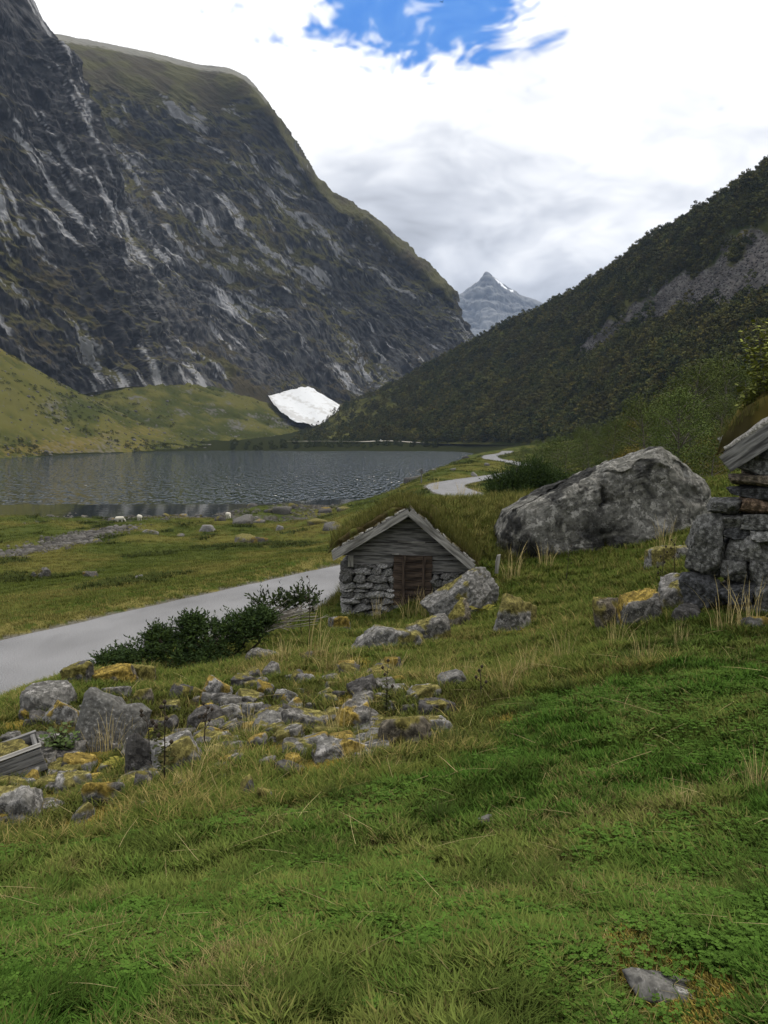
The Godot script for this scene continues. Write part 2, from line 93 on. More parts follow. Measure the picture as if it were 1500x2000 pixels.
const PATCHES := [[-1.75, 5.00, 0.23, 0], [-0.35, 5.62, 0.24, 0], [-0.14, 5.72, 0.17, 0], [0.94, 6.36, 0.13, 0], [-0.62, 5.11, 0.17, 0], [0.83, 2.17, 0.22, 0], [-3.39, 11.49, 0.28, 0], [1.85, 11.64, 0.21, 0], [4.97, 15.18, 0.36, 0], [3.46, 11.57, 0.42, 0], [-2.50, 6.36, 0.23, 0], [-3.55, 8.08, 0.24, 0], [-1.50, 8.68, 0.23, 0], [-0.88, 9.54, 0.23, 0], [-0.30, 9.86, 0.27, 0], [-0.74, 6.24, 0.22, 0], [-1.40, 7.04, 0.25, 0], [-0.29, 7.76, 0.19, 0], [-2.46, 7.19, 0.22, 0], [-0.41, 13.25, 0.24, 0], [3.85, 9.14, 0.16, 0], [3.13, 11.67, 0.21, 0], [-0.81, 10.14, 0.67, 1], [0.58, 8.50, 0.61, 1], [-0.16, 8.56, 0.46, 1], [-1.45, 10.23, 0.49, 1], [-1.36, 5.18, 0.28, 1], [1.22, 7.93, 0.43, 1], [2.26, 7.20, 0.35, 1], [1.10, 11.92, 0.43, 1], [2.78, 8.25, 0.25, 1], [-1.11, 5.96, 0.22, 1], [-0.53, 6.62, 0.24, 1], [2.20, 10.90, 0.46, 1], [0.50, 3.31, 0.04, 2], [0.09, 2.84, 0.04, 2], [-0.39, 3.07, 0.04, 2], [-0.58, 2.85, 0.04, 2], [-1.12, 3.69, 0.05, 2], [0.94, 3.57, 0.04, 2], [2.03, 4.97, 0.08, 2], [0.02, 2.60, 0.05, 2], [-0.32, 2.42, 0.03, 2], [-1.23, 2.98, 0.03, 2]]
const ROCKS := [   # x, distance, width, height, depth, look, moss, seed, label, group
	[-3.448, 8.655, 0.481, 0.292, 0.337, "smooth", 0.00, 1007, "smooth grey angular block beside the road edge, next to mossy stones", ""],
	[-3.994, 9.316, 0.189, 0.145, 0.151, "grey", 0.50, 1014, "small brown mossy stone beside smooth grey angular block", ""],
	[-3.564, 9.713, 0.301, 0.220, 0.240, "dark", 0.45, 1021, "dark pointed stone with moss cap between road and concrete slab", ""],
	[-3.217, 9.858, 0.492, 0.187, 0.295, "moss", 0.90, 1028, "long low stone under orange moss along the road edge", ""],
	[-2.976, 10.126, 0.355, 0.241, 0.284, "moss", 0.60, 1035, "blocky stone with orange moss top beside the dark juniper", ""],
	[-2.882, 9.074, 0.292, 0.184, 0.175, "grey", 0.00, 1042, "pale broken stone lying on top of the concrete slab", ""],
	[-2.568, 8.806, 0.236, 0.158, 0.165, "moss", 0.70, 1049, "flat stone with bright yellow moss beside the slab top", ""],
	[-3.111, 8.068, 0.335, 0.239, 0.268, "pale", 0.20, 1056, "pale lichen covered stone between concrete slab and timber trough", ""],
	[-2.426, 6.369, 0.294, 0.219, 0.235, "pale", 0.25, 1063, "stone with large snow white lichen patches below the timber trough", ""],
	[-2.478, 5.469, 0.359, 0.286, 0.323, "pale", 0.20, 1070, "layered grey stone with white lichen ledges near timber trough", ""],
	[-2.697, 6.662, 0.315, 0.079, 0.252, "moss", 0.80, 1077, "brown mossy flat stone above the layered white ledged stone", ""],
	[-1.842, 6.224, 0.226, 0.371, 0.136, "dark", 0.00, 1084, "upright dark grey stone standing beside the lichen crusted mass", ""],
	[-1.531, 6.122, 0.375, 0.289, 0.300, "pale", 0.15, 1091, "lumpy grey stone crusted with pale green lichen amid straw", ""],
	[-2.031, 7.790, 0.195, 0.163, 0.156, "dark", 0.20, 1098, "small dark stone behind the lichen crusted lumpy stone", ""],
	[-1.688, 7.771, 0.341, 0.258, 0.273, "dark", 0.00, 1105, "tilted dark slab with white lower edge among moss", ""],
	[-1.801, 8.791, 0.334, 0.277, 0.267, "pale", 0.30, 1112, "rounded grey stone with white foot under the juniper", ""],
	[-1.526, 7.241, 0.258, 0.108, 0.206, "moss", 1.00, 1119, "low stone wholly covered by olive moss beside tilted dark slab", ""],
	[-1.307, 6.330, 0.170, 0.132, 0.136, "pale", 0.40, 1126, "small stone with white front and mossy top amid straw", ""],
	[-1.305, 8.062, 0.211, 0.216, 0.169, "pale", 0.30, 1133, "rough stone with pale top and reddish foot on the bank", ""],
	[-1.237, 8.662, 0.160, 0.166, 0.128, "grey", 0.40, 1140, "knobbly small stone touching the rough pale topped stone", ""],
	[-0.924, 8.277, 0.129, 0.148, 0.103, "smooth", 0.00, 1147, "small square blue grey stone beside yellow moss", ""],
	[-0.850, 7.685, 0.174, 0.128, 0.139, "dark", 0.10, 1154, "small dark stone below the square blue grey stone", ""],
	[-1.053, 7.114, 0.144, 0.157, 0.116, "grey", 0.10, 1161, "small grey lichened stone half sunk in the rubble bank grass", "stones strewn over the rubble bank"],
	[-0.973, 6.427, 0.138, 0.130, 0.110, "pale", 0.20, 1168, "small white flecked pale stone half sunk in the rubble bank", "stones strewn over the rubble bank"],
	[-0.765, 6.461, 0.116, 0.108, 0.093, "grey", 0.20, 1175, "small grey lichened stone half sunk in the rubble bank grass", "stones strewn over the rubble bank"],
	[-0.565, 6.032, 0.094, 0.101, 0.075, "smooth", 0.00, 1182, "small smooth plain grey stone half sunk in the rubble bank", "stones strewn over the rubble bank"],
	[-0.682, 7.019, 0.357, 0.199, 0.285, "grey", 0.25, 1189, "broad flat grey stone with fine white veins amid grass", ""],
	[-0.329, 5.695, 0.317, 0.135, 0.190, "pale", 0.35, 1196, "flat stone with black and white lichen above bright orange moss", ""],
	[-0.825, 4.932, 0.094, 0.159, 0.066, "grey", 0.30, 1203, "upright thin grey stone at the edge of an orange moss cushion", ""],
	[-0.684, 4.759, 0.085, 0.105, 0.068, "grey", 0.50, 1210, "small grey lichened stone half sunk in the rubble bank grass", "stones strewn over the rubble bank"],
	[-1.890, 5.127, 0.128, 0.110, 0.103, "pale", 0.20, 1217, "stone tip with white lichen emerging from orange moss hummock", ""],
	[-1.866, 5.431, 0.227, 0.188, 0.113, "grey", 0.45, 1224, "long grey green stone leaning on the orange moss hummock", ""],
	[-1.661, 5.684, 0.129, 0.136, 0.103, "dark", 0.30, 1231, "small dark grey stone half sunk in the rubble bank", "stones strewn over the rubble bank"],
	[0.021, 11.237, 0.703, 0.332, 0.492, "pale", 0.30, 1238, "low white blotched stone in front of the small stone hut", ""],
	[0.637, 11.818, 0.559, 0.384, 0.503, "grey", 0.10, 1245, "rounded grey stone in front of the small stone hut", ""],
	[-0.434, 9.674, 0.242, 0.110, 0.194, "pale", 0.50, 1252, "low pale stone amid yellow moss and straw", ""],
	[0.432, 6.997, 0.298, 0.174, 0.268, "dark", 0.35, 1259, "blackish stone amid dry grass on the bank", ""],
	[0.122, 5.957, 0.330, 0.225, 0.297, "moss", 0.45, 1266, "brown stone with one white lichen patch beside dark tussock", ""],
	[0.356, 6.320, 0.307, 0.150, 0.245, "pale", 0.30, 1273, "grey and white stone just below the blackish stone", ""],
	[-0.232, 6.689, 0.316, 0.205, 0.285, "grey", 0.40, 1280, "dark grey stone with yellow moss cap on the bank", ""],
	[-0.456, 7.092, 0.169, 0.127, 0.135, "grey", 0.20, 1287, "small grey lichened stone half sunk in the rubble bank grass", "stones strewn over the rubble bank"],
	[-0.367, 6.584, 0.157, 0.102, 0.126, "grey", 0.20, 1294, "small grey lichened stone half sunk in the rubble bank grass", "stones strewn over the rubble bank"],
	[-0.091, 6.402, 0.145, 0.099, 0.116, "grey", 0.40, 1301, "small grey lichened stone half sunk in the rubble bank grass", "stones strewn over the rubble bank"],
	[-0.309, 6.228, 0.222, 0.081, 0.178, "smooth", 0.30, 1308, "small smooth plain grey stone half sunk in the rubble bank", "stones strewn over the rubble bank"],
	[1.216, 13.522, 0.402, 0.402, 0.322, "moss", 0.50, 1315, "mossy stone between the leaning slab and a yellow fern", ""],
	[1.866, 12.005, 0.595, 0.468, 0.536, "pale", 0.35, 1322, "stone with white lichen crown beside a yellow fern", ""],
	[2.539, 9.434, 0.247, 0.461, 0.198, "moss", 0.75, 1329, "moss covered stone standing left of the ruined wall foot", ""],
	[2.768, 9.105, 0.441, 0.376, 0.397, "grey", 0.30, 1336, "lichened grey stone below the ruined wall foot, right of mossy one", ""],
	[3.413, 9.541, 0.627, 0.414, 0.564, "pale", 0.15, 1343, "large pale lichened stone at the foot of the roofed dry stone wall", ""],
	[3.132, 8.682, 0.248, 0.196, 0.223, "dark", 0.00, 1350, "dark pyramid shaped stone at the foot of the dry stone wall", ""],
	[4.665, 13.865, 0.591, 0.410, 0.532, "pale", 0.40, 1357, "whitish stone with mossy foot between boulder and dry stone wall", ""],
	[3.565, 7.938, 0.264, 0.132, 0.238, "grey", 0.50, 1364, "mossy low stone in the grass under the dry stone wall corner", ""],
	[0.494, 4.009, 0.072, 0.057, 0.065, "smooth", 0.00, 1371, "single small grey stone lying in the short lawn", ""],
	[0.775, 2.218, 0.186, 0.047, 0.130, "smooth", 0.00, 1378, "flat dark grey stone sunk in the lawn beside orange moss", ""],
	[-1.418, 9.209, 0.220, 0.110, 0.176, "grey", 0.60, 1385, "small stone mostly hidden under moss, half sunk in the rubble bank", "stones strewn over the rubble bank"],
	[-1.107, 5.933, 0.142, 0.092, 0.113, "grey", 0.50, 1392, "small grey lichened stone half sunk in the rubble bank grass", "stones strewn over the rubble bank"],
	[-0.604, 5.711, 0.136, 0.068, 0.109, "moss", 0.80, 1399, "small stone mostly hidden under moss, half sunk in the rubble bank", "stones strewn over the rubble bank"],
	[-0.079, 9.184, 0.262, 0.120, 0.210, "moss", 0.70, 1406, "small stone mostly hidden under moss, half sunk in the rubble bank", "stones strewn over the rubble bank"],
	[-0.891, 10.751, 0.320, 0.141, 0.256, "moss", 0.60, 1413, "small stone mostly hidden under moss, half sunk in the rubble bank", "stones strewn over the rubble bank"],
	[-0.764, 14.690, 0.437, 0.262, 0.350, "grey", 0.50, 1420, "small grey lichened stone half sunk in the rubble bank grass", "stones strewn over the rubble bank"],
	[-2.220, 9.019, 0.226, 0.172, 0.181, "dark", 0.30, 1427, "small dark grey stone half sunk in the rubble bank", "stones strewn over the rubble bank"],
	[-71.019, 165.264, 3.156, 2.269, 2.841, "dark", 0.00, 1434, "large dark boulder with pale top standing in shallow lake water", ""],
	[-15.922, 38.897, 0.697, 0.464, 0.627, "grey", 0.10, 1441, "squat grey boulder in the meadow near the road", ""],
	[-13.005, 37.351, 0.647, 0.245, 0.582, "dark", 0.10, 1448, "flat dark stone in the meadow near the road", ""],
	[-9.486, 32.623, 0.235, 0.176, 0.211, "pale", 0.00, 1455, "small white stone in the meadow close to the road", ""],
	[-17.540, 84.261, 1.509, 0.855, 1.358, "pale", 0.00, 1462, "bright grey boulder in the meadow beside a grassy dip", ""],
	[-12.105, 73.602, 1.884, 0.833, 1.696, "grey", 0.30, 1469, "broad low boulder at the end of the meadow hollow", ""],
	[-10.681, 72.560, 1.127, 0.650, 1.015, "dark", 0.30, 1476, "dark boulder touching the broad low meadow boulder", ""],
	[-16.508, 99.655, 2.375, 1.069, 2.137, "grey", 0.00, 1483, "largest grey boulder on the near lake shore behind a sheep", ""],
	[-10.623, 86.505, 0.726, 0.518, 0.653, "pale", 0.00, 1490, "pale round stone in the straw coloured meadow corner", ""],
	[-13.942, 116.291, 2.565, 1.040, 2.309, "grey", 0.00, 1497, "sharp grey stone on the gravel spit by the water", ""],
	[-26.534, 112.327, 0.942, 0.471, 0.848, "pale", 0.05, 1504, "small pale stone on the meadow near the lake shore", "stones along the near lake shore"],
	[-21.848, 79.329, 1.233, 0.474, 1.109, "pale", 0.05, 1511, "small pale stone on the meadow near the lake shore", "stones along the near lake shore"],
	[-24.888, 73.113, 0.526, 0.351, 0.473, "grey", 0.05, 1518, "low grey stone on the meadow and gravel near the lake shore", "stones along the near lake shore"],
	[-45.945, 152.184, 1.277, 0.729, 1.149, "dark", 0.05, 1525, "low dark stone on the gravel of the near lake shore", "stones along the near lake shore"],
	[-33.877, 105.869, 1.582, 0.633, 1.424, "dark", 0.05, 1532, "low dark stone on the gravel of the near lake shore", "stones along the near lake shore"],
	[-6.809, 86.622, 2.064, 0.723, 1.858, "grey", 0.05, 1539, "low grey stone on the meadow and gravel near the lake shore", "stones along the near lake shore"],
	[-4.952, 81.068, 1.836, 0.773, 1.653, "grey", 0.05, 1546, "low grey stone on the meadow and gravel near the lake shore", "stones along the near lake shore"],
	[-19.688, 101.788, 1.218, 0.609, 1.096, "dark", 0.05, 1553, "low dark stone on the gravel of the near lake shore", "stones along the near lake shore"],
	[-15.139, 102.222, 1.223, 0.489, 1.101, "grey", 0.05, 1560, "low grey stone on the meadow and gravel near the lake shore", "stones along the near lake shore"],
	[-19.043, 79.141, 0.711, 0.284, 0.640, "grey", 0.05, 1567, "low grey stone on the meadow and gravel near the lake shore", "stones along the near lake shore"],
	[-53.106, 170.892, 1.025, 0.512, 0.922, "pale", 0.05, 1574, "small pale stone on the meadow near the lake shore", "stones along the near lake shore"],
	[-28.598, 111.377, 0.934, 0.400, 0.841, "grey", 0.05, 1581, "low grey stone on the meadow and gravel near the lake shore", "stones along the near lake shore"],
	[-41.773, 118.729, 1.067, 0.427, 0.960, "grey", 0.05, 1588, "low grey stone on the meadow and gravel near the lake shore", "stones along the near lake shore"],
	[-45.164, 114.494, 0.960, 0.412, 0.864, "grey", 0.05, 1595, "low grey stone on the meadow and gravel near the lake shore", "stones along the near lake shore"],
	[-13.271, 123.884, 1.851, 0.740, 1.666, "dark", 0.05, 1602, "low dark stone on the gravel of the near lake shore", "stones along the near lake shore"],
	[-19.499, 125.473, 1.875, 0.656, 1.687, "dark", 0.05, 1609, "low dark stone on the gravel of the near lake shore", "stones along the near lake shore"],
	[-8.114, 116.858, 2.093, 0.733, 1.884, "dark", 0.05, 1616, "low dark stone on the gravel of the near lake shore", "stones along the near lake shore"],
	[-5.313, 117.356, 2.102, 0.736, 1.892, "grey", 0.05, 1623, "low grey stone on the meadow and gravel near the lake shore", "stones along the near lake shore"],
	[-15.653, 116.485, 1.741, 0.609, 1.567, "dark", 0.05, 1630, "low dark stone on the gravel of the near lake shore", "stones along the near lake shore"],
	[-25.670, 117.226, 1.053, 0.492, 0.948, "dark", 0.05, 1637, "low dark stone on the gravel of the near lake shore", "stones along the near lake shore"],
	[-34.669, 120.585, 1.299, 0.505, 1.169, "dark", 0.05, 1644, "low dark stone on the gravel of the near lake shore", "stones along the near lake shore"],
	[14.444, 136.504, 0.982, 0.655, 0.884, "pale", 0.00, 1651, "low weathered stone on the grassy spit below the winding road", "stones on the grassy spit"],
	[20.154, 166.946, 1.001, 0.701, 0.901, "grey", 0.00, 1658, "low weathered stone on the grassy spit below the winding road", "stones on the grassy spit"],
	[11.973, 147.599, 0.885, 0.531, 0.797, "grey", 0.00, 1665, "low weathered stone on the grassy spit below the winding road", "stones on the grassy spit"],
	[6.554, 172.945, 2.687, 1.137, 2.418, "grey", 0.00, 1672, "low weathered stone on the grassy spit below the winding road", "stones on the grassy spit"],
	[5.591, 182.218, 2.398, 0.872, 2.158, "dark", 0.00, 1679, "low weathered stone on the grassy spit below the winding road", "stones on the grassy spit"],
	[14.121, 276.395, 2.318, 1.159, 2.087, "dark", 0.00, 1686, "low weathered stone on the grassy spit below the winding road", "stones on the grassy spit"],
	[33.598, 352.104, 2.953, 1.477, 2.658, "dark", 0.00, 1693, "low weathered stone on the grassy spit below the winding road", "stones on the grassy spit"],
	[19.720, 303.981, 2.186, 1.093, 1.968, "dark", 0.00, 1700, "low weathered stone on the grassy spit below the winding road", "stones on the grassy spit"],
	[10.326, 174.446, 0.733, 0.419, 0.659, "pale", 0.00, 1707, "low weathered stone on the grassy spit below the winding road", "stones on the grassy spit"],
	[-0.993, 5.714, 0.072, 0.051, 0.058, "grey", 0.10, 1714, "small grey lichened stone half sunk in the rubble bank grass", "stones strewn over the rubble bank"],
	[-0.946, 5.608, 0.077, 0.054, 0.062, "grey", 0.50, 1721, "small grey lichened stone half sunk in the rubble bank grass", "stones strewn over the rubble bank"],
	[-0.861, 7.375, 0.100, 0.075, 0.080, "grey", 0.50, 1728, "small grey lichened stone half sunk in the rubble bank grass", "stones strewn over the rubble bank"],
	[-1.644, 9.662, 0.141, 0.088, 0.113, "grey", 0.00, 1735, "small grey lichened stone half sunk in the rubble bank grass", "stones strewn over the rubble bank"],
	[-0.592, 9.185, 0.206, 0.127, 0.165, "grey", 0.00, 1742, "small grey lichened stone half sunk in the rubble bank grass", "stones strewn over the rubble bank"],
	[-0.520, 7.979, 0.165, 0.107, 0.132, "pale", 0.10, 1749, "small white flecked pale stone half sunk in the rubble bank", "stones strewn over the rubble bank"],
	[-0.561, 7.124, 0.081, 0.057, 0.064, "pale", 0.50, 1756, "small white flecked pale stone half sunk in the rubble bank", "stones strewn over the rubble bank"],
	[-0.288, 5.916, 0.088, 0.053, 0.070, "grey", 0.10, 1763, "small grey lichened stone half sunk in the rubble bank grass", "stones strewn over the rubble bank"],
	[-1.343, 7.064, 0.130, 0.077, 0.104, "dark", 0.50, 1770, "small dark grey stone half sunk in the rubble bank", "stones strewn over the rubble bank"],
	[-0.900, 8.665, 0.112, 0.074, 0.090, "grey", 0.10, 1777, "small grey lichened stone half sunk in the rubble bank grass", "stones strewn over the rubble bank"],
	[-0.851, 5.891, 0.088, 0.050, 0.071, "grey", 0.50, 1784, "small grey lichened stone half sunk in the rubble bank grass", "stones strewn over the rubble bank"],
	[-1.378, 8.326, 0.174, 0.109, 0.139, "grey", 0.00, 1791, "small grey lichened stone half sunk in the rubble bank grass", "stones strewn over the rubble bank"],
	[-1.285, 6.828, 0.169, 0.094, 0.135, "pale", 0.25, 1798, "small white flecked pale stone half sunk in the rubble bank", "stones strewn over the rubble bank"],
	[-1.262, 6.281, 0.102, 0.077, 0.082, "grey", 0.10, 1805, "small grey lichened stone half sunk in the rubble bank grass", "stones strewn over the rubble bank"],
	[-1.408, 7.227, 0.120, 0.063, 0.096, "grey", 0.25, 1812, "small grey lichened stone half sunk in the rubble bank grass", "stones strewn over the rubble bank"],
	[-0.489, 9.557, 0.194, 0.141, 0.155, "dark", 0.10, 1819, "small dark grey stone half sunk in the rubble bank", "stones strewn over the rubble bank"],
	[-0.209, 7.222, 0.151, 0.120, 0.121, "grey", 0.10, 1826, "small grey lichened stone half sunk in the rubble bank grass", "stones strewn over the rubble bank"],
	[-2.015, 8.994, 0.147, 0.099, 0.117, "dark", 0.25, 1833, "small dark grey stone half sunk in the rubble bank", "stones strewn over the rubble bank"],
	[-1.187, 8.012, 0.160, 0.104, 0.128, "grey", 0.00, 1840, "small grey lichened stone half sunk in the rubble bank grass", "stones strewn over the rubble bank"],
	[-0.062, 5.943, 0.133, 0.099, 0.106, "pale", 0.10, 1847, "small white flecked pale stone half sunk in the rubble bank", "stones strewn over the rubble bank"],
	[-1.120, 7.709, 0.096, 0.054, 0.077, "pale", 0.50, 1854, "small white flecked pale stone half sunk in the rubble bank", "stones strewn over the rubble bank"],
	[-0.174, 6.176, 0.100, 0.053, 0.080, "grey", 0.10, 1861, "small grey lichened stone half sunk in the rubble bank grass", "stones strewn over the rubble bank"],
	[-0.365, 7.186, 0.087, 0.068, 0.069, "grey", 0.25, 1868, "small grey lichened stone half sunk in the rubble bank grass", "stones strewn over the rubble bank"],
	[-1.090, 9.429, 0.108, 0.058, 0.087, "pale", 0.00, 1875, "small white flecked pale stone half sunk in the rubble bank", "stones strewn over the rubble bank"],
	[-0.365, 6.813, 0.076, 0.046, 0.061, "grey", 0.00, 1882, "small grey lichened stone half sunk in the rubble bank grass", "stones strewn over the rubble bank"],
	[0.084, 6.301, 0.122, 0.091, 0.098, "pale", 0.10, 1889, "small white flecked pale stone half sunk in the rubble bank", "stones strewn over the rubble bank"],
	[-1.177, 7.922, 0.144, 0.081, 0.115, "dark", 0.25, 1896, "small dark grey stone half sunk in the rubble bank", "stones strewn over the rubble bank"],
	[-0.025, 6.337, 0.152, 0.121, 0.122, "pale", 0.25, 1903, "small white flecked pale stone half sunk in the rubble bank", "stones strewn over the rubble bank"],
	[-1.642, 7.847, 0.168, 0.125, 0.134, "dark", 0.25, 1910, "small dark grey stone half sunk in the rubble bank", "stones strewn over the rubble bank"],
	[-0.426, 5.719, 0.126, 0.074, 0.100, "grey", 0.10, 1917, "small grey lichened stone half sunk in the rubble bank grass", "stones strewn over the rubble bank"],
	[-0.856, 7.874, 0.151, 0.117, 0.121, "pale", 0.25, 1924, "small white flecked pale stone half sunk in the rubble bank", "stones strewn over the rubble bank"],
	[-1.031, 7.903, 0.189, 0.124, 0.151, "dark", 0.25, 1931, "small dark grey stone half sunk in the rubble bank", "stones strewn over the rubble bank"],
	[-0.538, 8.674, 0.195, 0.127, 0.156, "grey", 0.25, 1938, "small grey lichened stone half sunk in the rubble bank grass", "stones strewn over the rubble bank"],
	[-1.416, 7.509, 0.174, 0.138, 0.139, "grey", 0.25, 1945, "small grey lichened stone half sunk in the rubble bank grass", "stones strewn over the rubble bank"],
	[0.126, 8.295, 0.187, 0.109, 0.150, "grey", 0.10, 1952, "small grey lichened stone half sunk in the rubble bank grass", "stones strewn over the rubble bank"],
	[-0.804, 5.732, 0.126, 0.092, 0.101, "pale", 0.10, 1959, "small white flecked pale stone half sunk in the rubble bank", "stones strewn over the rubble bank"],
	[-0.189, 6.852, 0.155, 0.095, 0.124, "grey", 0.00, 1966, "small grey lichened stone half sunk in the rubble bank grass", "stones strewn over the rubble bank"],
	[-0.902, 6.778, 0.149, 0.119, 0.119, "grey", 0.10, 1973, "small grey lichened stone half sunk in the rubble bank grass", "stones strewn over the rubble bank"],
	[-1.953, 8.762, 0.128, 0.067, 0.102, "grey", 0.25, 1980, "small grey lichened stone half sunk in the rubble bank grass", "stones strewn over the rubble bank"],
	[0.001, 9.274, 0.180, 0.137, 0.144, "grey", 0.25, 1987, "small grey lichened stone half sunk in the rubble bank grass", "stones strewn over the rubble bank"],
	[-0.201, 6.038, 0.072, 0.039, 0.058, "dark", 0.00, 1994, "small dark grey stone half sunk in the rubble bank", "stones strewn over the rubble bank"],
	[-0.175, 6.395, 0.124, 0.074, 0.099, "dark", 0.25, 2001, "small dark grey stone half sunk in the rubble bank", "stones strewn over the rubble bank"],
	[0.098, 9.486, 0.224, 0.174, 0.179, "dark", 0.50, 2008, "small dark grey stone half sunk in the rubble bank", "stones strewn over the rubble bank"],
	[-1.608, 8.511, 0.139, 0.088, 0.111, "grey", 0.00, 2015, "small grey lichened stone half sunk in the rubble bank grass", "stones strewn over the rubble bank"],
	[-0.893, 9.288, 0.223, 0.134, 0.178, "pale", 0.00, 2022, "small white flecked pale stone half sunk in the rubble bank", "stones strewn over the rubble bank"],
	[0.048, 9.522, 0.210, 0.116, 0.168, "pale", 0.25, 2029, "small white flecked pale stone half sunk in the rubble bank", "stones strewn over the rubble bank"],
	[-1.329, 8.551, 0.153, 0.082, 0.123, "grey", 0.10, 2036, "small grey lichened stone half sunk in the rubble bank grass", "stones strewn over the rubble bank"],
	[0.014, 9.029, 0.140, 0.087, 0.112, "pale", 0.10, 2043, "small white flecked pale stone half sunk in the rubble bank", "stones strewn over the rubble bank"],
	[-0.377, 9.405, 0.220, 0.149, 0.176, "dark", 0.50, 2050, "small dark grey stone half sunk in the rubble bank", "stones strewn over the rubble bank"],
	[-0.205, 7.503, 0.154, 0.111, 0.124, "dark", 0.50, 2057, "small dark grey stone half sunk in the rubble bank", "stones strewn over the rubble bank"],
	[-0.089, 6.360, 0.139, 0.078, 0.111, "dark", 0.50, 2064, "small dark grey stone half sunk in the rubble bank", "stones strewn over the rubble bank"],
	[-0.138, 6.030, 0.089, 0.061, 0.071, "dark", 0.10, 2071, "small dark grey stone half sunk in the rubble bank", "stones strewn over the rubble bank"],
	[-0.683, 7.759, 0.099, 0.064, 0.079, "grey", 0.00, 2078, "small grey lichened stone half sunk in the rubble bank grass", "stones strewn over the rubble bank"],
	[-1.499, 9.606, 0.223, 0.145, 0.178, "dark", 0.25, 2085, "small dark grey stone half sunk in the rubble bank", "stones strewn over the rubble bank"],
	[-1.304, 9.632, 0.240, 0.180, 0.192, "grey", 0.00, 2092, "small grey lichened stone half sunk in the rubble bank grass", "stones strewn over the rubble bank"],
	[-0.179, 7.464, 0.181, 0.132, 0.145, "grey", 0.00, 2099, "small grey lichened stone half sunk in the rubble bank grass", "stones strewn over the rubble bank"],
	[-1.014, 7.418, 0.184, 0.132, 0.148, "dark", 0.25, 2106, "small dark grey stone half sunk in the rubble bank", "stones strewn over the rubble bank"],
	[-1.663, 8.215, 0.101, 0.076, 0.080, "pale", 0.50, 2113, "small white flecked pale stone half sunk in the rubble bank", "stones strewn over the rubble bank"],
	[-1.116, 8.070, 0.130, 0.096, 0.104, "dark", 0.00, 2120, "small dark grey stone half sunk in the rubble bank", "stones strewn over the rubble bank"],
	[-0.274, 5.790, 0.117, 0.081, 0.094, "grey", 0.00, 2127, "small grey lichened stone half sunk in the rubble bank grass", "stones strewn over the rubble bank"],
	[0.061, 7.169, 0.127, 0.082, 0.101, "pale", 0.25, 2134, "small white flecked pale stone half sunk in the rubble bank", "stones strewn over the rubble bank"],
	[-1.638, 8.442, 0.094, 0.059, 0.075, "dark", 0.25, 2141, "small dark grey stone half sunk in the rubble bank", "stones strewn over the rubble bank"],
	[-0.958, 8.244, 0.136, 0.089, 0.109, "grey", 0.50, 2148, "small grey lichened stone half sunk in the rubble bank grass", "stones strewn over the rubble bank"],
	[-0.050, 7.468, 0.095, 0.075, 0.076, "grey", 0.25, 2155, "small grey lichened stone half sunk in the rubble bank grass", "stones strewn over the rubble bank"],
	[-0.339, 6.609, 0.105, 0.071, 0.084, "pale", 0.10, 2162, "small white flecked pale stone half sunk in the rubble bank", "stones strewn over the rubble bank"],
	[-0.255, 7.200, 0.081, 0.054, 0.065, "dark", 0.10, 2169, "small dark grey stone half sunk in the rubble bank", "stones strewn over the rubble bank"],
	[-1.524, 7.921, 0.192, 0.142, 0.154, "grey", 0.00, 2176, "small grey lichened stone half sunk in the rubble bank grass", "stones strewn over the rubble bank"],
	[-1.460, 6.619, 0.091, 0.054, 0.073, "grey", 0.00, 2183, "small grey lichened stone half sunk in the rubble bank grass", "stones strewn over the rubble bank"],
	[-0.322, 6.949, 0.138, 0.070, 0.111, "pale", 0.25, 2190, "small white flecked pale stone half sunk in the rubble bank", "stones strewn over the rubble bank"],
	[-1.385, 9.239, 0.131, 0.098, 0.104, "grey", 0.10, 2197, "small grey lichened stone half sunk in the rubble bank grass", "stones strewn over the rubble bank"],
	[-0.624, 5.657, 0.119, 0.094, 0.095, "grey", 0.50, 2204, "small grey lichened stone half sunk in the rubble bank grass", "stones strewn over the rubble bank"],
	[-0.960, 9.316, 0.188, 0.138, 0.150, "dark", 0.50, 2211, "small dark grey stone half sunk in the rubble bank", "stones strewn over the rubble bank"],
	[-0.554, 8.379, 0.173, 0.097, 0.139, "grey", 0.25, 2218, "small grey lichened stone half sunk in the rubble bank grass", "stones strewn over the rubble bank"],
	[-1.613, 7.567, 0.157, 0.089, 0.125, "grey", 0.25, 2225, "small grey lichened stone half sunk in the rubble bank grass", "stones strewn over the rubble bank"],
	[-1.206, 7.358, 0.143, 0.089, 0.114, "pale", 0.10, 2232, "small white flecked pale stone half sunk in the rubble bank", "stones strewn over the rubble bank"],
	[-1.143, 6.249, 0.126, 0.096, 0.101, "grey", 0.10, 2239, "small grey lichened stone half sunk in the rubble bank grass", "stones strewn over the rubble bank"],
	[-0.417, 8.080, 0.163, 0.085, 0.130, "dark", 0.50, 2246, "small dark grey stone half sunk in the rubble bank", "stones strewn over the rubble bank"],
	[-0.024, 5.947, 0.146, 0.100, 0.117, "pale", 0.50, 2253, "small white flecked pale stone half sunk in the rubble bank", "stones strewn over the rubble bank"],
	[-1.524, 7.427, 0.116, 0.091, 0.093, "pale", 0.10, 2260, "small white flecked pale stone half sunk in the rubble bank", "stones strewn over the rubble bank"],
	[-0.827, 6.683, 0.160, 0.096, 0.128, "pale", 0.25, 2267, "small white flecked pale stone half sunk in the rubble bank", "stones strewn over the rubble bank"],
	[-3.268, 7.482, 0.140, 0.098, 0.112, "dark", 0.60, 2274, "small stone mostly hidden under moss, half sunk in the rubble bank", "stones strewn over the rubble bank"],
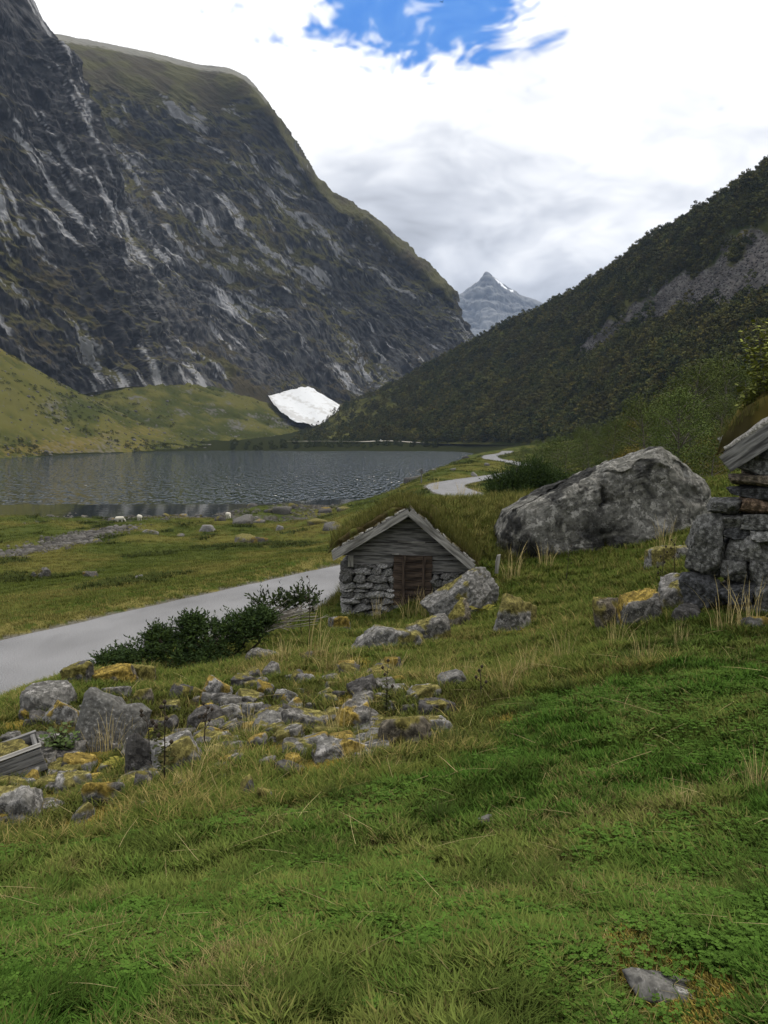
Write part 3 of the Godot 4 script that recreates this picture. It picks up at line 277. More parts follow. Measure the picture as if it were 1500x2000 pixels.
	[-3.034, 8.365, 0.132, 0.080, 0.105, "pale", 0.00, 2281, "small white flecked pale stone half sunk in the rubble bank", "stones strewn over the rubble bank"],
	[-2.825, 6.596, 0.151, 0.115, 0.121, "pale", 0.60, 2288, "small stone mostly hidden under moss, half sunk in the rubble bank", "stones strewn over the rubble bank"],
	[-3.352, 7.439, 0.152, 0.116, 0.122, "grey", 0.00, 2295, "small grey lichened stone half sunk in the rubble bank grass", "stones strewn over the rubble bank"],
	[-1.425, 4.978, 0.096, 0.062, 0.076, "pale", 0.60, 2302, "small stone mostly hidden under moss, half sunk in the rubble bank", "stones strewn over the rubble bank"],
	[-2.302, 6.659, 0.128, 0.068, 0.103, "pale", 0.30, 2309, "small white flecked pale stone half sunk in the rubble bank", "stones strewn over the rubble bank"],
	[-3.646, 8.417, 0.126, 0.098, 0.101, "grey", 0.30, 2316, "small grey lichened stone half sunk in the rubble bank grass", "stones strewn over the rubble bank"],
	[-2.397, 6.349, 0.146, 0.099, 0.117, "pale", 0.60, 2323, "small stone mostly hidden under moss, half sunk in the rubble bank", "stones strewn over the rubble bank"],
	[-1.625, 5.882, 0.138, 0.109, 0.111, "pale", 0.30, 2330, "small white flecked pale stone half sunk in the rubble bank", "stones strewn over the rubble bank"],
	[-2.484, 7.715, 0.166, 0.132, 0.133, "dark", 0.00, 2337, "small dark grey stone half sunk in the rubble bank", "stones strewn over the rubble bank"],
	[-2.337, 6.898, 0.116, 0.073, 0.092, "pale", 0.60, 2344, "small stone mostly hidden under moss, half sunk in the rubble bank", "stones strewn over the rubble bank"],
	[-3.366, 8.088, 0.186, 0.121, 0.148, "dark", 0.00, 2351, "small dark grey stone half sunk in the rubble bank", "stones strewn over the rubble bank"],
	[-1.343, 5.384, 0.101, 0.079, 0.081, "dark", 0.00, 2358, "small dark grey stone half sunk in the rubble bank", "stones strewn over the rubble bank"],
	[-2.777, 7.878, 0.109, 0.081, 0.087, "pale", 0.30, 2365, "small white flecked pale stone half sunk in the rubble bank", "stones strewn over the rubble bank"],
	[-2.082, 6.195, 0.119, 0.069, 0.095, "grey", 0.60, 2372, "small stone mostly hidden under moss, half sunk in the rubble bank", "stones strewn over the rubble bank"],
	[-1.315, 4.891, 0.086, 0.050, 0.069, "grey", 0.30, 2379, "small grey lichened stone half sunk in the rubble bank grass", "stones strewn over the rubble bank"],
	[-2.086, 6.288, 0.122, 0.072, 0.098, "grey", 0.30, 2386, "small grey lichened stone half sunk in the rubble bank grass", "stones strewn over the rubble bank"],
	[-3.454, 8.048, 0.114, 0.074, 0.091, "dark", 0.00, 2393, "small dark grey stone half sunk in the rubble bank", "stones strewn over the rubble bank"],
	[-2.063, 6.981, 0.147, 0.075, 0.118, "pale", 0.30, 2400, "small white flecked pale stone half sunk in the rubble bank", "stones strewn over the rubble bank"],
	[-2.993, 7.006, 0.132, 0.089, 0.105, "pale", 0.60, 2407, "small stone mostly hidden under moss, half sunk in the rubble bank", "stones strewn over the rubble bank"],
	[-2.768, 7.469, 0.099, 0.055, 0.079, "pale", 0.30, 2414, "small white flecked pale stone half sunk in the rubble bank", "stones strewn over the rubble bank"],
	[-2.646, 8.137, 0.179, 0.091, 0.143, "grey", 0.30, 2421, "small grey lichened stone half sunk in the rubble bank grass", "stones strewn over the rubble bank"],
	[-2.634, 7.465, 0.136, 0.096, 0.108, "dark", 0.00, 2428, "small dark grey stone half sunk in the rubble bank", "stones strewn over the rubble bank"],
	[-1.859, 6.689, 0.134, 0.084, 0.107, "grey", 0.00, 2435, "small grey lichened stone half sunk in the rubble bank grass", "stones strewn over the rubble bank"],
	[-2.243, 7.681, 0.110, 0.075, 0.088, "dark", 0.00, 2442, "small dark grey stone half sunk in the rubble bank", "stones strewn over the rubble bank"],
	[-2.844, 6.997, 0.152, 0.091, 0.121, "pale", 0.00, 2449, "small white flecked pale stone half sunk in the rubble bank", "stones strewn over the rubble bank"],
	[-1.785, 6.490, 0.121, 0.092, 0.097, "dark", 0.30, 2456, "small dark grey stone half sunk in the rubble bank", "stones strewn over the rubble bank"],
	[-3.102, 7.341, 0.089, 0.047, 0.071, "grey", 0.00, 2463, "small grey lichened stone half sunk in the rubble bank grass", "stones strewn over the rubble bank"],
	[-2.777, 6.302, 0.124, 0.080, 0.099, "dark", 0.30, 2470, "small dark grey stone half sunk in the rubble bank", "stones strewn over the rubble bank"],
	[-2.828, 6.500, 0.152, 0.093, 0.121, "pale", 0.30, 2477, "small white flecked pale stone half sunk in the rubble bank", "stones strewn over the rubble bank"],
	[-3.136, 7.554, 0.217, 0.088, 0.173, "dark", 0.00, 2484, "small dark grey stone half sunk in the rubble bank", "stones strewn over the rubble bank"],
	[-1.599, 7.281, 0.191, 0.095, 0.153, "grey", 0.00, 2491, "small grey lichened stone half sunk in the rubble bank grass", "stones strewn over the rubble bank"],
	[-0.219, 6.181, 0.117, 0.070, 0.093, "smooth", 0.40, 2498, "small smooth plain grey stone half sunk in the rubble bank", "stones strewn over the rubble bank"],
	[-1.017, 7.257, 0.211, 0.080, 0.169, "dark", 0.00, 2505, "small dark grey stone half sunk in the rubble bank", "stones strewn over the rubble bank"],
	[-2.924, 7.096, 0.275, 0.127, 0.220, "grey", 0.15, 2512, "small grey lichened stone half sunk in the rubble bank grass", "stones strewn over the rubble bank"],
	[-1.699, 6.135, 0.175, 0.097, 0.140, "grey", 0.00, 2519, "small grey lichened stone half sunk in the rubble bank grass", "stones strewn over the rubble bank"],
	[-2.756, 7.348, 0.256, 0.139, 0.205, "grey", 0.00, 2526, "small grey lichened stone half sunk in the rubble bank grass", "stones strewn over the rubble bank"],
	[-2.871, 6.456, 0.145, 0.084, 0.116, "grey", 0.40, 2533, "small grey lichened stone half sunk in the rubble bank grass", "stones strewn over the rubble bank"],
	[-2.540, 7.545, 0.189, 0.089, 0.151, "dark", 0.00, 2540, "small dark grey stone half sunk in the rubble bank", "stones strewn over the rubble bank"],
	[-0.056, 5.753, 0.230, 0.081, 0.184, "grey", 0.00, 2547, "small grey lichened stone half sunk in the rubble bank grass", "stones strewn over the rubble bank"],
	[-1.051, 5.573, 0.114, 0.059, 0.091, "smooth", 0.15, 2554, "small smooth plain grey stone half sunk in the rubble bank", "stones strewn over the rubble bank"],
	[-0.154, 5.726, 0.222, 0.091, 0.178, "pale", 0.00, 2561, "small white flecked pale stone half sunk in the rubble bank", "stones strewn over the rubble bank"],
	[0.167, 5.929, 0.128, 0.046, 0.102, "grey", 0.00, 2568, "small grey lichened stone half sunk in the rubble bank grass", "stones strewn over the rubble bank"],
	[-1.864, 7.277, 0.227, 0.130, 0.182, "dark", 0.40, 2575, "small dark grey stone half sunk in the rubble bank", "stones strewn over the rubble bank"],
	[-0.840, 7.607, 0.232, 0.107, 0.186, "dark", 0.40, 2582, "small dark grey stone half sunk in the rubble bank", "stones strewn over the rubble bank"],
	[-2.273, 4.957, 0.162, 0.058, 0.130, "pale", 0.00, 2589, "small white flecked pale stone half sunk in the rubble bank", "stones strewn over the rubble bank"],
	[-2.223, 7.998, 0.170, 0.066, 0.136, "smooth", 0.40, 2596, "small smooth plain grey stone half sunk in the rubble bank", "stones strewn over the rubble bank"],
	[-2.391, 5.349, 0.205, 0.096, 0.164, "pale", 0.15, 2603, "small white flecked pale stone half sunk in the rubble bank", "stones strewn over the rubble bank"],
	[-0.191, 7.440, 0.205, 0.101, 0.164, "dark", 0.15, 2610, "small dark grey stone half sunk in the rubble bank", "stones strewn over the rubble bank"],
	[-2.933, 6.907, 0.236, 0.105, 0.188, "pale", 0.00, 2617, "small white flecked pale stone half sunk in the rubble bank", "stones strewn over the rubble bank"],
	[-2.561, 6.934, 0.273, 0.124, 0.218, "smooth", 0.40, 2624, "small smooth plain grey stone half sunk in the rubble bank", "stones strewn over the rubble bank"],
	[-0.428, 7.284, 0.154, 0.069, 0.123, "pale", 0.00, 2631, "small white flecked pale stone half sunk in the rubble bank", "stones strewn over the rubble bank"],
	[-1.022, 7.746, 0.160, 0.067, 0.128, "dark", 0.15, 2638, "small dark grey stone half sunk in the rubble bank", "stones strewn over the rubble bank"],
	[-2.183, 7.899, 0.174, 0.098, 0.139, "pale", 0.00, 2645, "small white flecked pale stone half sunk in the rubble bank", "stones strewn over the rubble bank"],
	[-1.312, 7.612, 0.146, 0.085, 0.117, "dark", 0.40, 2652, "small dark grey stone half sunk in the rubble bank", "stones strewn over the rubble bank"],
	[-0.092, 6.113, 0.227, 0.093, 0.181, "smooth", 0.15, 2659, "small smooth plain grey stone half sunk in the rubble bank", "stones strewn over the rubble bank"],
	[-0.420, 6.495, 0.222, 0.133, 0.178, "grey", 0.40, 2666, "small grey lichened stone half sunk in the rubble bank grass", "stones strewn over the rubble bank"],
	[0.283, 6.046, 0.177, 0.095, 0.142, "grey", 0.15, 2673, "small grey lichened stone half sunk in the rubble bank grass", "stones strewn over the rubble bank"],
	[-2.880, 8.017, 0.178, 0.090, 0.142, "dark", 0.00, 2680, "small dark grey stone half sunk in the rubble bank", "stones strewn over the rubble bank"],
	[-1.710, 5.251, 0.107, 0.039, 0.085, "grey", 0.40, 2687, "small grey lichened stone half sunk in the rubble bank grass", "stones strewn over the rubble bank"],
	[-1.584, 7.713, 0.260, 0.122, 0.208, "grey", 0.40, 2694, "small grey lichened stone half sunk in the rubble bank grass", "stones strewn over the rubble bank"],
	[0.015, 6.492, 0.213, 0.077, 0.170, "dark", 0.40, 2701, "small dark grey stone half sunk in the rubble bank", "stones strewn over the rubble bank"],
	[-0.599, 6.920, 0.184, 0.087, 0.147, "smooth", 0.00, 2708, "small smooth plain grey stone half sunk in the rubble bank", "stones strewn over the rubble bank"],
	[-2.462, 5.394, 0.170, 0.069, 0.136, "dark", 0.15, 2715, "small dark grey stone half sunk in the rubble bank", "stones strewn over the rubble bank"],
	[-2.772, 7.530, 0.239, 0.133, 0.191, "smooth", 0.00, 2722, "small smooth plain grey stone half sunk in the rubble bank", "stones strewn over the rubble bank"],
	[-2.284, 5.597, 0.190, 0.071, 0.152, "pale", 0.00, 2729, "small white flecked pale stone half sunk in the rubble bank", "stones strewn over the rubble bank"],
	[-1.725, 8.032, 0.278, 0.166, 0.222, "pale", 0.40, 2736, "small white flecked pale stone half sunk in the rubble bank", "stones strewn over the rubble bank"],
	[-2.610, 6.438, 0.214, 0.089, 0.171, "grey", 0.15, 2743, "small grey lichened stone half sunk in the rubble bank grass", "stones strewn over the rubble bank"],
	[-1.519, 8.059, 0.307, 0.146, 0.246, "pale", 0.15, 2750, "small white flecked pale stone half sunk in the rubble bank", "stones strewn over the rubble bank"],
	[-0.508, 6.411, 0.173, 0.080, 0.138, "smooth", 0.15, 2757, "small smooth plain grey stone half sunk in the rubble bank", "stones strewn over the rubble bank"],
	[-1.038, 8.503, 0.171, 0.102, 0.137, "pale", 0.00, 2764, "small white flecked pale stone half sunk in the rubble bank", "stones strewn over the rubble bank"],
	[-2.711, 8.323, 0.218, 0.080, 0.174, "grey", 0.00, 2771, "small grey lichened stone half sunk in the rubble bank grass", "stones strewn over the rubble bank"],
	[-2.112, 7.114, 0.286, 0.167, 0.228, "pale", 0.00, 2778, "small white flecked pale stone half sunk in the rubble bank", "stones strewn over the rubble bank"],
	[0.311, 5.998, 0.108, 0.042, 0.086, "grey", 0.40, 2785, "small grey lichened stone half sunk in the rubble bank grass", "stones strewn over the rubble bank"],
	[-1.431, 7.252, 0.196, 0.096, 0.157, "pale", 0.40, 2792, "small white flecked pale stone half sunk in the rubble bank", "stones strewn over the rubble bank"],
	[0.107, 6.383, 0.126, 0.072, 0.101, "smooth", 0.00, 2799, "small smooth plain grey stone half sunk in the rubble bank", "stones strewn over the rubble bank"],
	[-2.914, 6.811, 0.204, 0.097, 0.163, "smooth", 0.15, 2806, "small smooth plain grey stone half sunk in the rubble bank", "stones strewn over the rubble bank"],
	[-2.642, 6.422, 0.207, 0.073, 0.166, "grey", 0.00, 2813, "small grey lichened stone half sunk in the rubble bank grass", "stones strewn over the rubble bank"],
	[-2.455, 6.301, 0.164, 0.072, 0.131, "pale", 0.00, 2820, "small white flecked pale stone half sunk in the rubble bank", "stones strewn over the rubble bank"],
	[-1.042, 6.092, 0.164, 0.059, 0.131, "pale", 0.15, 2827, "small white flecked pale stone half sunk in the rubble bank", "stones strewn over the rubble bank"],
	[-1.440, 6.849, 0.235, 0.113, 0.188, "grey", 0.15, 2834, "small grey lichened stone half sunk in the rubble bank grass", "stones strewn over the rubble bank"],
	[-0.133, 6.450, 0.167, 0.081, 0.133, "smooth", 0.00, 2841, "small smooth plain grey stone half sunk in the rubble bank", "stones strewn over the rubble bank"],
	[-2.515, 5.291, 0.197, 0.091, 0.158, "grey", 0.15, 2848, "small grey lichened stone half sunk in the rubble bank grass", "stones strewn over the rubble bank"],
	[-0.636, 5.999, 0.229, 0.111, 0.183, "grey", 0.15, 2855, "small grey lichened stone half sunk in the rubble bank grass", "stones strewn over the rubble bank"],
	[-2.113, 7.867, 0.281, 0.099, 0.225, "dark", 0.00, 2862, "small dark grey stone half sunk in the rubble bank", "stones strewn over the rubble bank"],
	[-1.383, 8.501, 0.276, 0.108, 0.221, "grey", 0.40, 2869, "small grey lichened stone half sunk in the rubble bank grass", "stones strewn over the rubble bank"],
	[-2.739, 7.133, 0.252, 0.135, 0.202, "dark", 0.00, 2876, "small dark grey stone half sunk in the rubble bank", "stones strewn over the rubble bank"],
	[-2.925, 7.549, 0.249, 0.141, 0.199, "grey", 0.00, 2883, "small grey lichened stone half sunk in the rubble bank grass", "stones strewn over the rubble bank"],
	[0.621, 7.814, 0.273, 0.162, 0.218, "smooth", 0.00, 2890, "small smooth plain grey stone half sunk in the rubble bank", "stones strewn over the rubble bank"],
	[-0.392, 6.052, 0.159, 0.095, 0.127, "dark", 0.00, 2897, "small dark grey stone half sunk in the rubble bank", "stones strewn over the rubble bank"],
	[-3.122, 7.458, 0.212, 0.100, 0.169, "pale", 0.00, 2904, "small white flecked pale stone half sunk in the rubble bank", "stones strewn over the rubble bank"],
	[-2.687, 7.044, 0.204, 0.085, 0.163, "grey", 0.40, 2911, "small grey lichened stone half sunk in the rubble bank grass", "stones strewn over the rubble bank"],
	[-2.982, 7.568, 0.211, 0.090, 0.169, "pale", 0.00, 2918, "small white flecked pale stone half sunk in the rubble bank", "stones strewn over the rubble bank"],
	[0.319, 6.192, 0.112, 0.058, 0.089, "grey", 0.15, 2925, "small grey lichened stone half sunk in the rubble bank grass", "stones strewn over the rubble bank"],
	[-1.246, 7.493, 0.173, 0.092, 0.138, "dark", 0.00, 2932, "small dark grey stone half sunk in the rubble bank", "stones strewn over the rubble bank"],
	[-2.749, 5.987, 0.152, 0.067, 0.122, "grey", 0.40, 2939, "small grey lichened stone half sunk in the rubble bank grass", "stones strewn over the rubble bank"],
	[-1.543, 9.320, 0.324, 0.144, 0.259, "dark", 0.40, 2946, "small dark grey stone half sunk in the rubble bank", "stones strewn over the rubble bank"],
	[-0.213, 6.943, 0.257, 0.147, 0.205, "grey", 0.15, 2953, "small grey lichened stone half sunk in the rubble bank grass", "stones strewn over the rubble bank"],
	[-2.367, 6.491, 0.252, 0.095, 0.202, "grey", 0.15, 2960, "small grey lichened stone half sunk in the rubble bank grass", "stones strewn over the rubble bank"],
	[-1.017, 7.506, 0.265, 0.125, 0.212, "grey", 0.15, 2967, "small grey lichened stone half sunk in the rubble bank grass", "stones strewn over the rubble bank"],
	[0.140, 6.626, 0.244, 0.103, 0.195, "dark", 0.40, 2974, "small dark grey stone half sunk in the rubble bank", "stones strewn over the rubble bank"],
	[-3.100, 6.911, 0.203, 0.122, 0.163, "pale", 0.40, 2981, "small white flecked pale stone half sunk in the rubble bank", "stones strewn over the rubble bank"],
	[-1.849, 7.600, 0.210, 0.075, 0.168, "dark", 0.00, 2988, "small dark grey stone half sunk in the rubble bank", "stones strewn over the rubble bank"],
	[-2.603, 8.293, 0.234, 0.112, 0.187, "pale", 0.40, 2995, "small white flecked pale stone half sunk in the rubble bank", "stones strewn over the rubble bank"],
	[-0.157, 6.537, 0.184, 0.075, 0.147, "grey", 0.00, 3002, "small grey lichened stone half sunk in the rubble bank grass", "stones strewn over the rubble bank"],
	[-2.314, 7.338, 0.176, 0.092, 0.141, "dark", 0.00, 3009, "small dark grey stone half sunk in the rubble bank", "stones strewn over the rubble bank"],
	[0.245, 6.516, 0.118, 0.046, 0.095, "pale", 0.00, 3016, "small white flecked pale stone half sunk in the rubble bank", "stones strewn over the rubble bank"],
	[-1.176, 6.449, 0.207, 0.079, 0.165, "grey", 0.00, 3023, "small grey lichened stone half sunk in the rubble bank grass", "stones strewn over the rubble bank"],
	[-0.666, 7.043, 0.250, 0.101, 0.200, "grey", 0.00, 3030, "small grey lichened stone half sunk in the rubble bank grass", "stones strewn over the rubble bank"],
	[-2.714, 6.888, 0.267, 0.140, 0.214, "grey", 0.40, 3037, "small grey lichened stone half sunk in the rubble bank grass", "stones strewn over the rubble bank"],
	[-2.101, 5.963, 0.155, 0.085, 0.124, "grey", 0.40, 3044, "small grey lichened stone half sunk in the rubble bank grass", "stones strewn over the rubble bank"],
	[-2.535, 5.367, 0.154, 0.056, 0.124, "smooth", 0.00, 3051, "small smooth plain grey stone half sunk in the rubble bank", "stones strewn over the rubble bank"],
	[-0.259, 5.959, 0.142, 0.079, 0.114, "dark", 0.15, 3058, "small dark grey stone half sunk in the rubble bank", "stones strewn over the rubble bank"],
	[-2.295, 7.419, 0.285, 0.121, 0.228, "grey", 0.15, 3065, "small grey lichened stone half sunk in the rubble bank grass", "stones strewn over the rubble bank"],
	[-1.391, 7.472, 0.157, 0.083, 0.126, "dark", 0.15, 3072, "small dark grey stone half sunk in the rubble bank", "stones strewn over the rubble bank"],
	[-1.769, 6.025, 0.230, 0.083, 0.184, "smooth", 0.40, 3079, "small smooth plain grey stone half sunk in the rubble bank", "stones strewn over the rubble bank"],
	[-1.147, 5.894, 0.135, 0.077, 0.108, "smooth", 0.00, 3086, "small smooth plain grey stone half sunk in the rubble bank", "stones strewn over the rubble bank"],
	[-3.050, 6.564, 0.182, 0.099, 0.146, "grey", 0.40, 3093, "small grey lichened stone half sunk in the rubble bank grass", "stones strewn over the rubble bank"],
	[-1.480, 6.792, 0.147, 0.087, 0.118, "grey", 0.00, 3100, "small grey lichened stone half sunk in the rubble bank grass", "stones strewn over the rubble bank"],
	[-0.025, 6.701, 0.174, 0.097, 0.139, "pale", 0.15, 3107, "small white flecked pale stone half sunk in the rubble bank", "stones strewn over the rubble bank"],
	[-0.668, 7.469, 0.196, 0.076, 0.157, "dark", 0.00, 3114, "small dark grey stone half sunk in the rubble bank", "stones strewn over the rubble bank"],
	[-2.886, 8.257, 0.284, 0.105, 0.227, "grey", 0.00, 3121, "small grey lichened stone half sunk in the rubble bank grass", "stones strewn over the rubble bank"],
	[-0.539, 6.189, 0.225, 0.123, 0.180, "smooth", 0.40, 3128, "small smooth plain grey stone half sunk in the rubble bank", "stones strewn over the rubble bank"],
	[-3.094, 6.416, 0.146, 0.087, 0.117, "smooth", 0.00, 3135, "small smooth plain grey stone half sunk in the rubble bank", "stones strewn over the rubble bank"],
	[-0.187, 8.020, 0.292, 0.174, 0.234, "dark", 0.00, 3142, "small dark grey stone half sunk in the rubble bank", "stones strewn over the rubble bank"],
	[0.301, 7.437, 0.244, 0.103, 0.195, "pale", 0.40, 3149, "small white flecked pale stone half sunk in the rubble bank", "stones strewn over the rubble bank"],
	[-3.167, 6.923, 0.150, 0.057, 0.120, "dark", 0.00, 3156, "small dark grey stone half sunk in the rubble bank", "stones strewn over the rubble bank"],
	[-2.638, 5.884, 0.183, 0.094, 0.146, "smooth", 0.15, 3163, "small smooth plain grey stone half sunk in the rubble bank", "stones strewn over the rubble bank"],
	[-1.878, 6.452, 0.133, 0.058, 0.106, "smooth", 0.40, 3170, "small smooth plain grey stone half sunk in the rubble bank", "stones strewn over the rubble bank"],
	[-0.069, 6.686, 0.214, 0.092, 0.171, "smooth", 0.15, 3177, "small smooth plain grey stone half sunk in the rubble bank", "stones strewn over the rubble bank"],
	[-0.042, 6.142, 0.239, 0.105, 0.191, "smooth", 0.00, 3184, "small smooth plain grey stone half sunk in the rubble bank", "stones strewn over the rubble bank"],
	[-0.158, 5.545, 0.100, 0.043, 0.080, "pale", 0.15, 3191, "small white flecked pale stone half sunk in the rubble bank", "stones strewn over the rubble bank"],
	[-0.741, 7.217, 0.134, 0.058, 0.107, "smooth", 0.00, 3198, "small smooth plain grey stone half sunk in the rubble bank", "stones strewn over the rubble bank"],
	[-0.026, 7.521, 0.163, 0.088, 0.131, "grey", 0.00, 3205, "small grey lichened stone half sunk in the rubble bank grass", "stones strewn over the rubble bank"],
	[0.142, 6.097, 0.139, 0.062, 0.111, "dark", 0.00, 3212, "small dark grey stone half sunk in the rubble bank", "stones strewn over the rubble bank"],
	[-2.606, 6.820, 0.189, 0.107, 0.151, "grey", 0.40, 3219, "small grey lichened stone half sunk in the rubble bank grass", "stones strewn over the rubble bank"],
	[-2.162, 8.490, 0.188, 0.095, 0.150, "grey", 0.40, 3226, "small grey lichened stone half sunk in the rubble bank grass", "stones strewn over the rubble bank"],
	[0.186, 5.981, 0.173, 0.100, 0.138, "pale", 0.00, 3233, "small white flecked pale stone half sunk in the rubble bank", "stones strewn over the rubble bank"],
	[-0.963, 7.313, 0.293, 0.141, 0.234, "smooth", 0.00, 3240, "small smooth plain grey stone half sunk in the rubble bank", "stones strewn over the rubble bank"],
	[-0.774, 6.562, 0.260, 0.119, 0.208, "grey", 0.40, 3247, "small grey lichened stone half sunk in the rubble bank grass", "stones strewn over the rubble bank"],
	[-2.447, 7.813, 0.218, 0.117, 0.174, "pale", 0.15, 3254, "small white flecked pale stone half sunk in the rubble bank", "stones strewn over the rubble bank"],
	[-0.949, 7.531, 0.292, 0.112, 0.233, "dark", 0.15, 3261, "small dark grey stone half sunk in the rubble bank", "stones strewn over the rubble bank"],
	[-1.542, 8.453, 0.293, 0.129, 0.234, "grey", 0.00, 3268, "small grey lichened stone half sunk in the rubble bank grass", "stones strewn over the rubble bank"],
	[0.035, 8.084, 0.229, 0.107, 0.183, "grey", 0.00, 3275, "small grey lichened stone half sunk in the rubble bank grass", "stones strewn over the rubble bank"],
	[-1.013, 7.251, 0.242, 0.104, 0.193, "grey", 0.40, 3282, "small grey lichened stone half sunk in the rubble bank grass", "stones strewn over the rubble bank"],
	[-1.740, 8.738, 0.338, 0.141, 0.271, "smooth", 0.00, 3289, "small smooth plain grey stone half sunk in the rubble bank", "stones strewn over the rubble bank"],
	[0.204, 7.038, 0.141, 0.075, 0.113, "dark", 0.40, 3296, "small dark grey stone half sunk in the rubble bank", "stones strewn over the rubble bank"],
	[-2.068, 7.399, 0.175, 0.099, 0.140, "smooth", 0.00, 3303, "small smooth plain grey stone half sunk in the rubble bank", "stones strewn over the rubble bank"],
	[-0.105, 6.761, 0.272, 0.107, 0.217, "grey", 0.00, 3310, "small grey lichened stone half sunk in the rubble bank grass", "stones strewn over the rubble bank"],
	[-1.599, 11.172, 0.413, 0.185, 0.330, "grey", 0.00, 3317, "small grey lichened stone half sunk in the rubble bank grass", "stones strewn over the rubble bank"],
	[-1.840, 7.083, 0.187, 0.075, 0.150, "smooth", 0.15, 3324, "small smooth plain grey stone half sunk in the rubble bank", "stones strewn over the rubble bank"],
	[0.111, 7.933, 0.230, 0.114, 0.184, "pale", 0.00, 3331, "small white flecked pale stone half sunk in the rubble bank", "stones strewn over the rubble bank"],
	[-0.636, 5.507, 0.164, 0.079, 0.131, "dark", 0.00, 3338, "small dark grey stone half sunk in the rubble bank", "stones strewn over the rubble bank"],
	[0.252, 6.181, 0.157, 0.086, 0.126, "pale", 0.00, 3345, "small white flecked pale stone half sunk in the rubble bank", "stones strewn over the rubble bank"],
	[-0.249, 5.953, 0.203, 0.105, 0.162, "grey", 0.00, 3352, "small grey lichened stone half sunk in the rubble bank grass", "stones strewn over the rubble bank"],
	[0.346, 7.432, 0.277, 0.138, 0.221, "pale", 0.40, 3359, "small white flecked pale stone half sunk in the rubble bank", "stones strewn over the rubble bank"],
	[-1.824, 5.977, 0.239, 0.092, 0.191, "grey", 0.40, 3366, "small grey lichened stone half sunk in the rubble bank grass", "stones strewn over the rubble bank"],
	[-1.020, 7.219, 0.285, 0.124, 0.228, "smooth", 0.00, 3373, "small smooth plain grey stone half sunk in the rubble bank", "stones strewn over the rubble bank"],
	[-1.005, 7.794, 0.311, 0.112, 0.249, "dark", 0.15, 3380, "small dark grey stone half sunk in the rubble bank", "stones strewn over the rubble bank"],
	[-1.578, 8.466, 0.168, 0.089, 0.134, "dark", 0.00, 3387, "small dark grey stone half sunk in the rubble bank", "stones strewn over the rubble bank"]]
const BOULDER_AT := Vector3(4.57, 10.20, -17.80)
const BOULDER := [Vector2(-1.48, -1.32), Vector2(0.00, -1.32), Vector2(1.69, -1.16), Vector2(2.27, -0.53), Vector2(2.24, 0.00), Vector2(2.26, 0.48), Vector2(2.17, 0.79), Vector2(1.93, 1.00), Vector2(1.75, 1.16), Vector2(1.50, 1.35), Vector2(1.18, 1.54), Vector2(0.87, 1.46), Vector2(0.32, 1.24), Vector2(-0.21, 1.00), Vector2(-0.85, 0.74), Vector2(-1.59, 0.40), Vector2(-2.06, 0.16), Vector2(-2.18, -0.08), Vector2(-2.24, -0.42), Vector2(-2.26, -0.95)]
const LEANER_AT := Vector3(1.38, 9.17, -14.75)
const LEANER := [Vector2(-0.48, -0.31), Vector2(-0.18, -0.44), Vector2(0.22, -0.48), Vector2(0.61, -0.35), Vector2(0.70, 0.09), Vector2(0.55, 0.33), Vector2(0.24, 0.51), Vector2(0.06, 0.46), Vector2(-0.22, 0.28), Vector2(-0.50, 0.09), Vector2(-0.62, -0.04)]
const SLAB_AT := Vector3(-2.44, 9.35, -7.55)
const SLAB := [Vector2(-0.33, -0.05), Vector2(-0.29, -0.32), Vector2(0.01, -0.36), Vector2(0.21, -0.27), Vector2(0.27, -0.05), Vector2(0.29, 0.10), Vector2(0.18, 0.16), Vector2(0.05, 0.14), Vector2(0.00, 0.22), Vector2(-0.15, 0.26), Vector2(-0.23, 0.31), Vector2(-0.29, 0.26)]
const HUT_AT := Vector3(0.44, 8.45, -16.00)
const SHED_AT := Vector3(3.57, 10.12, -8.60)
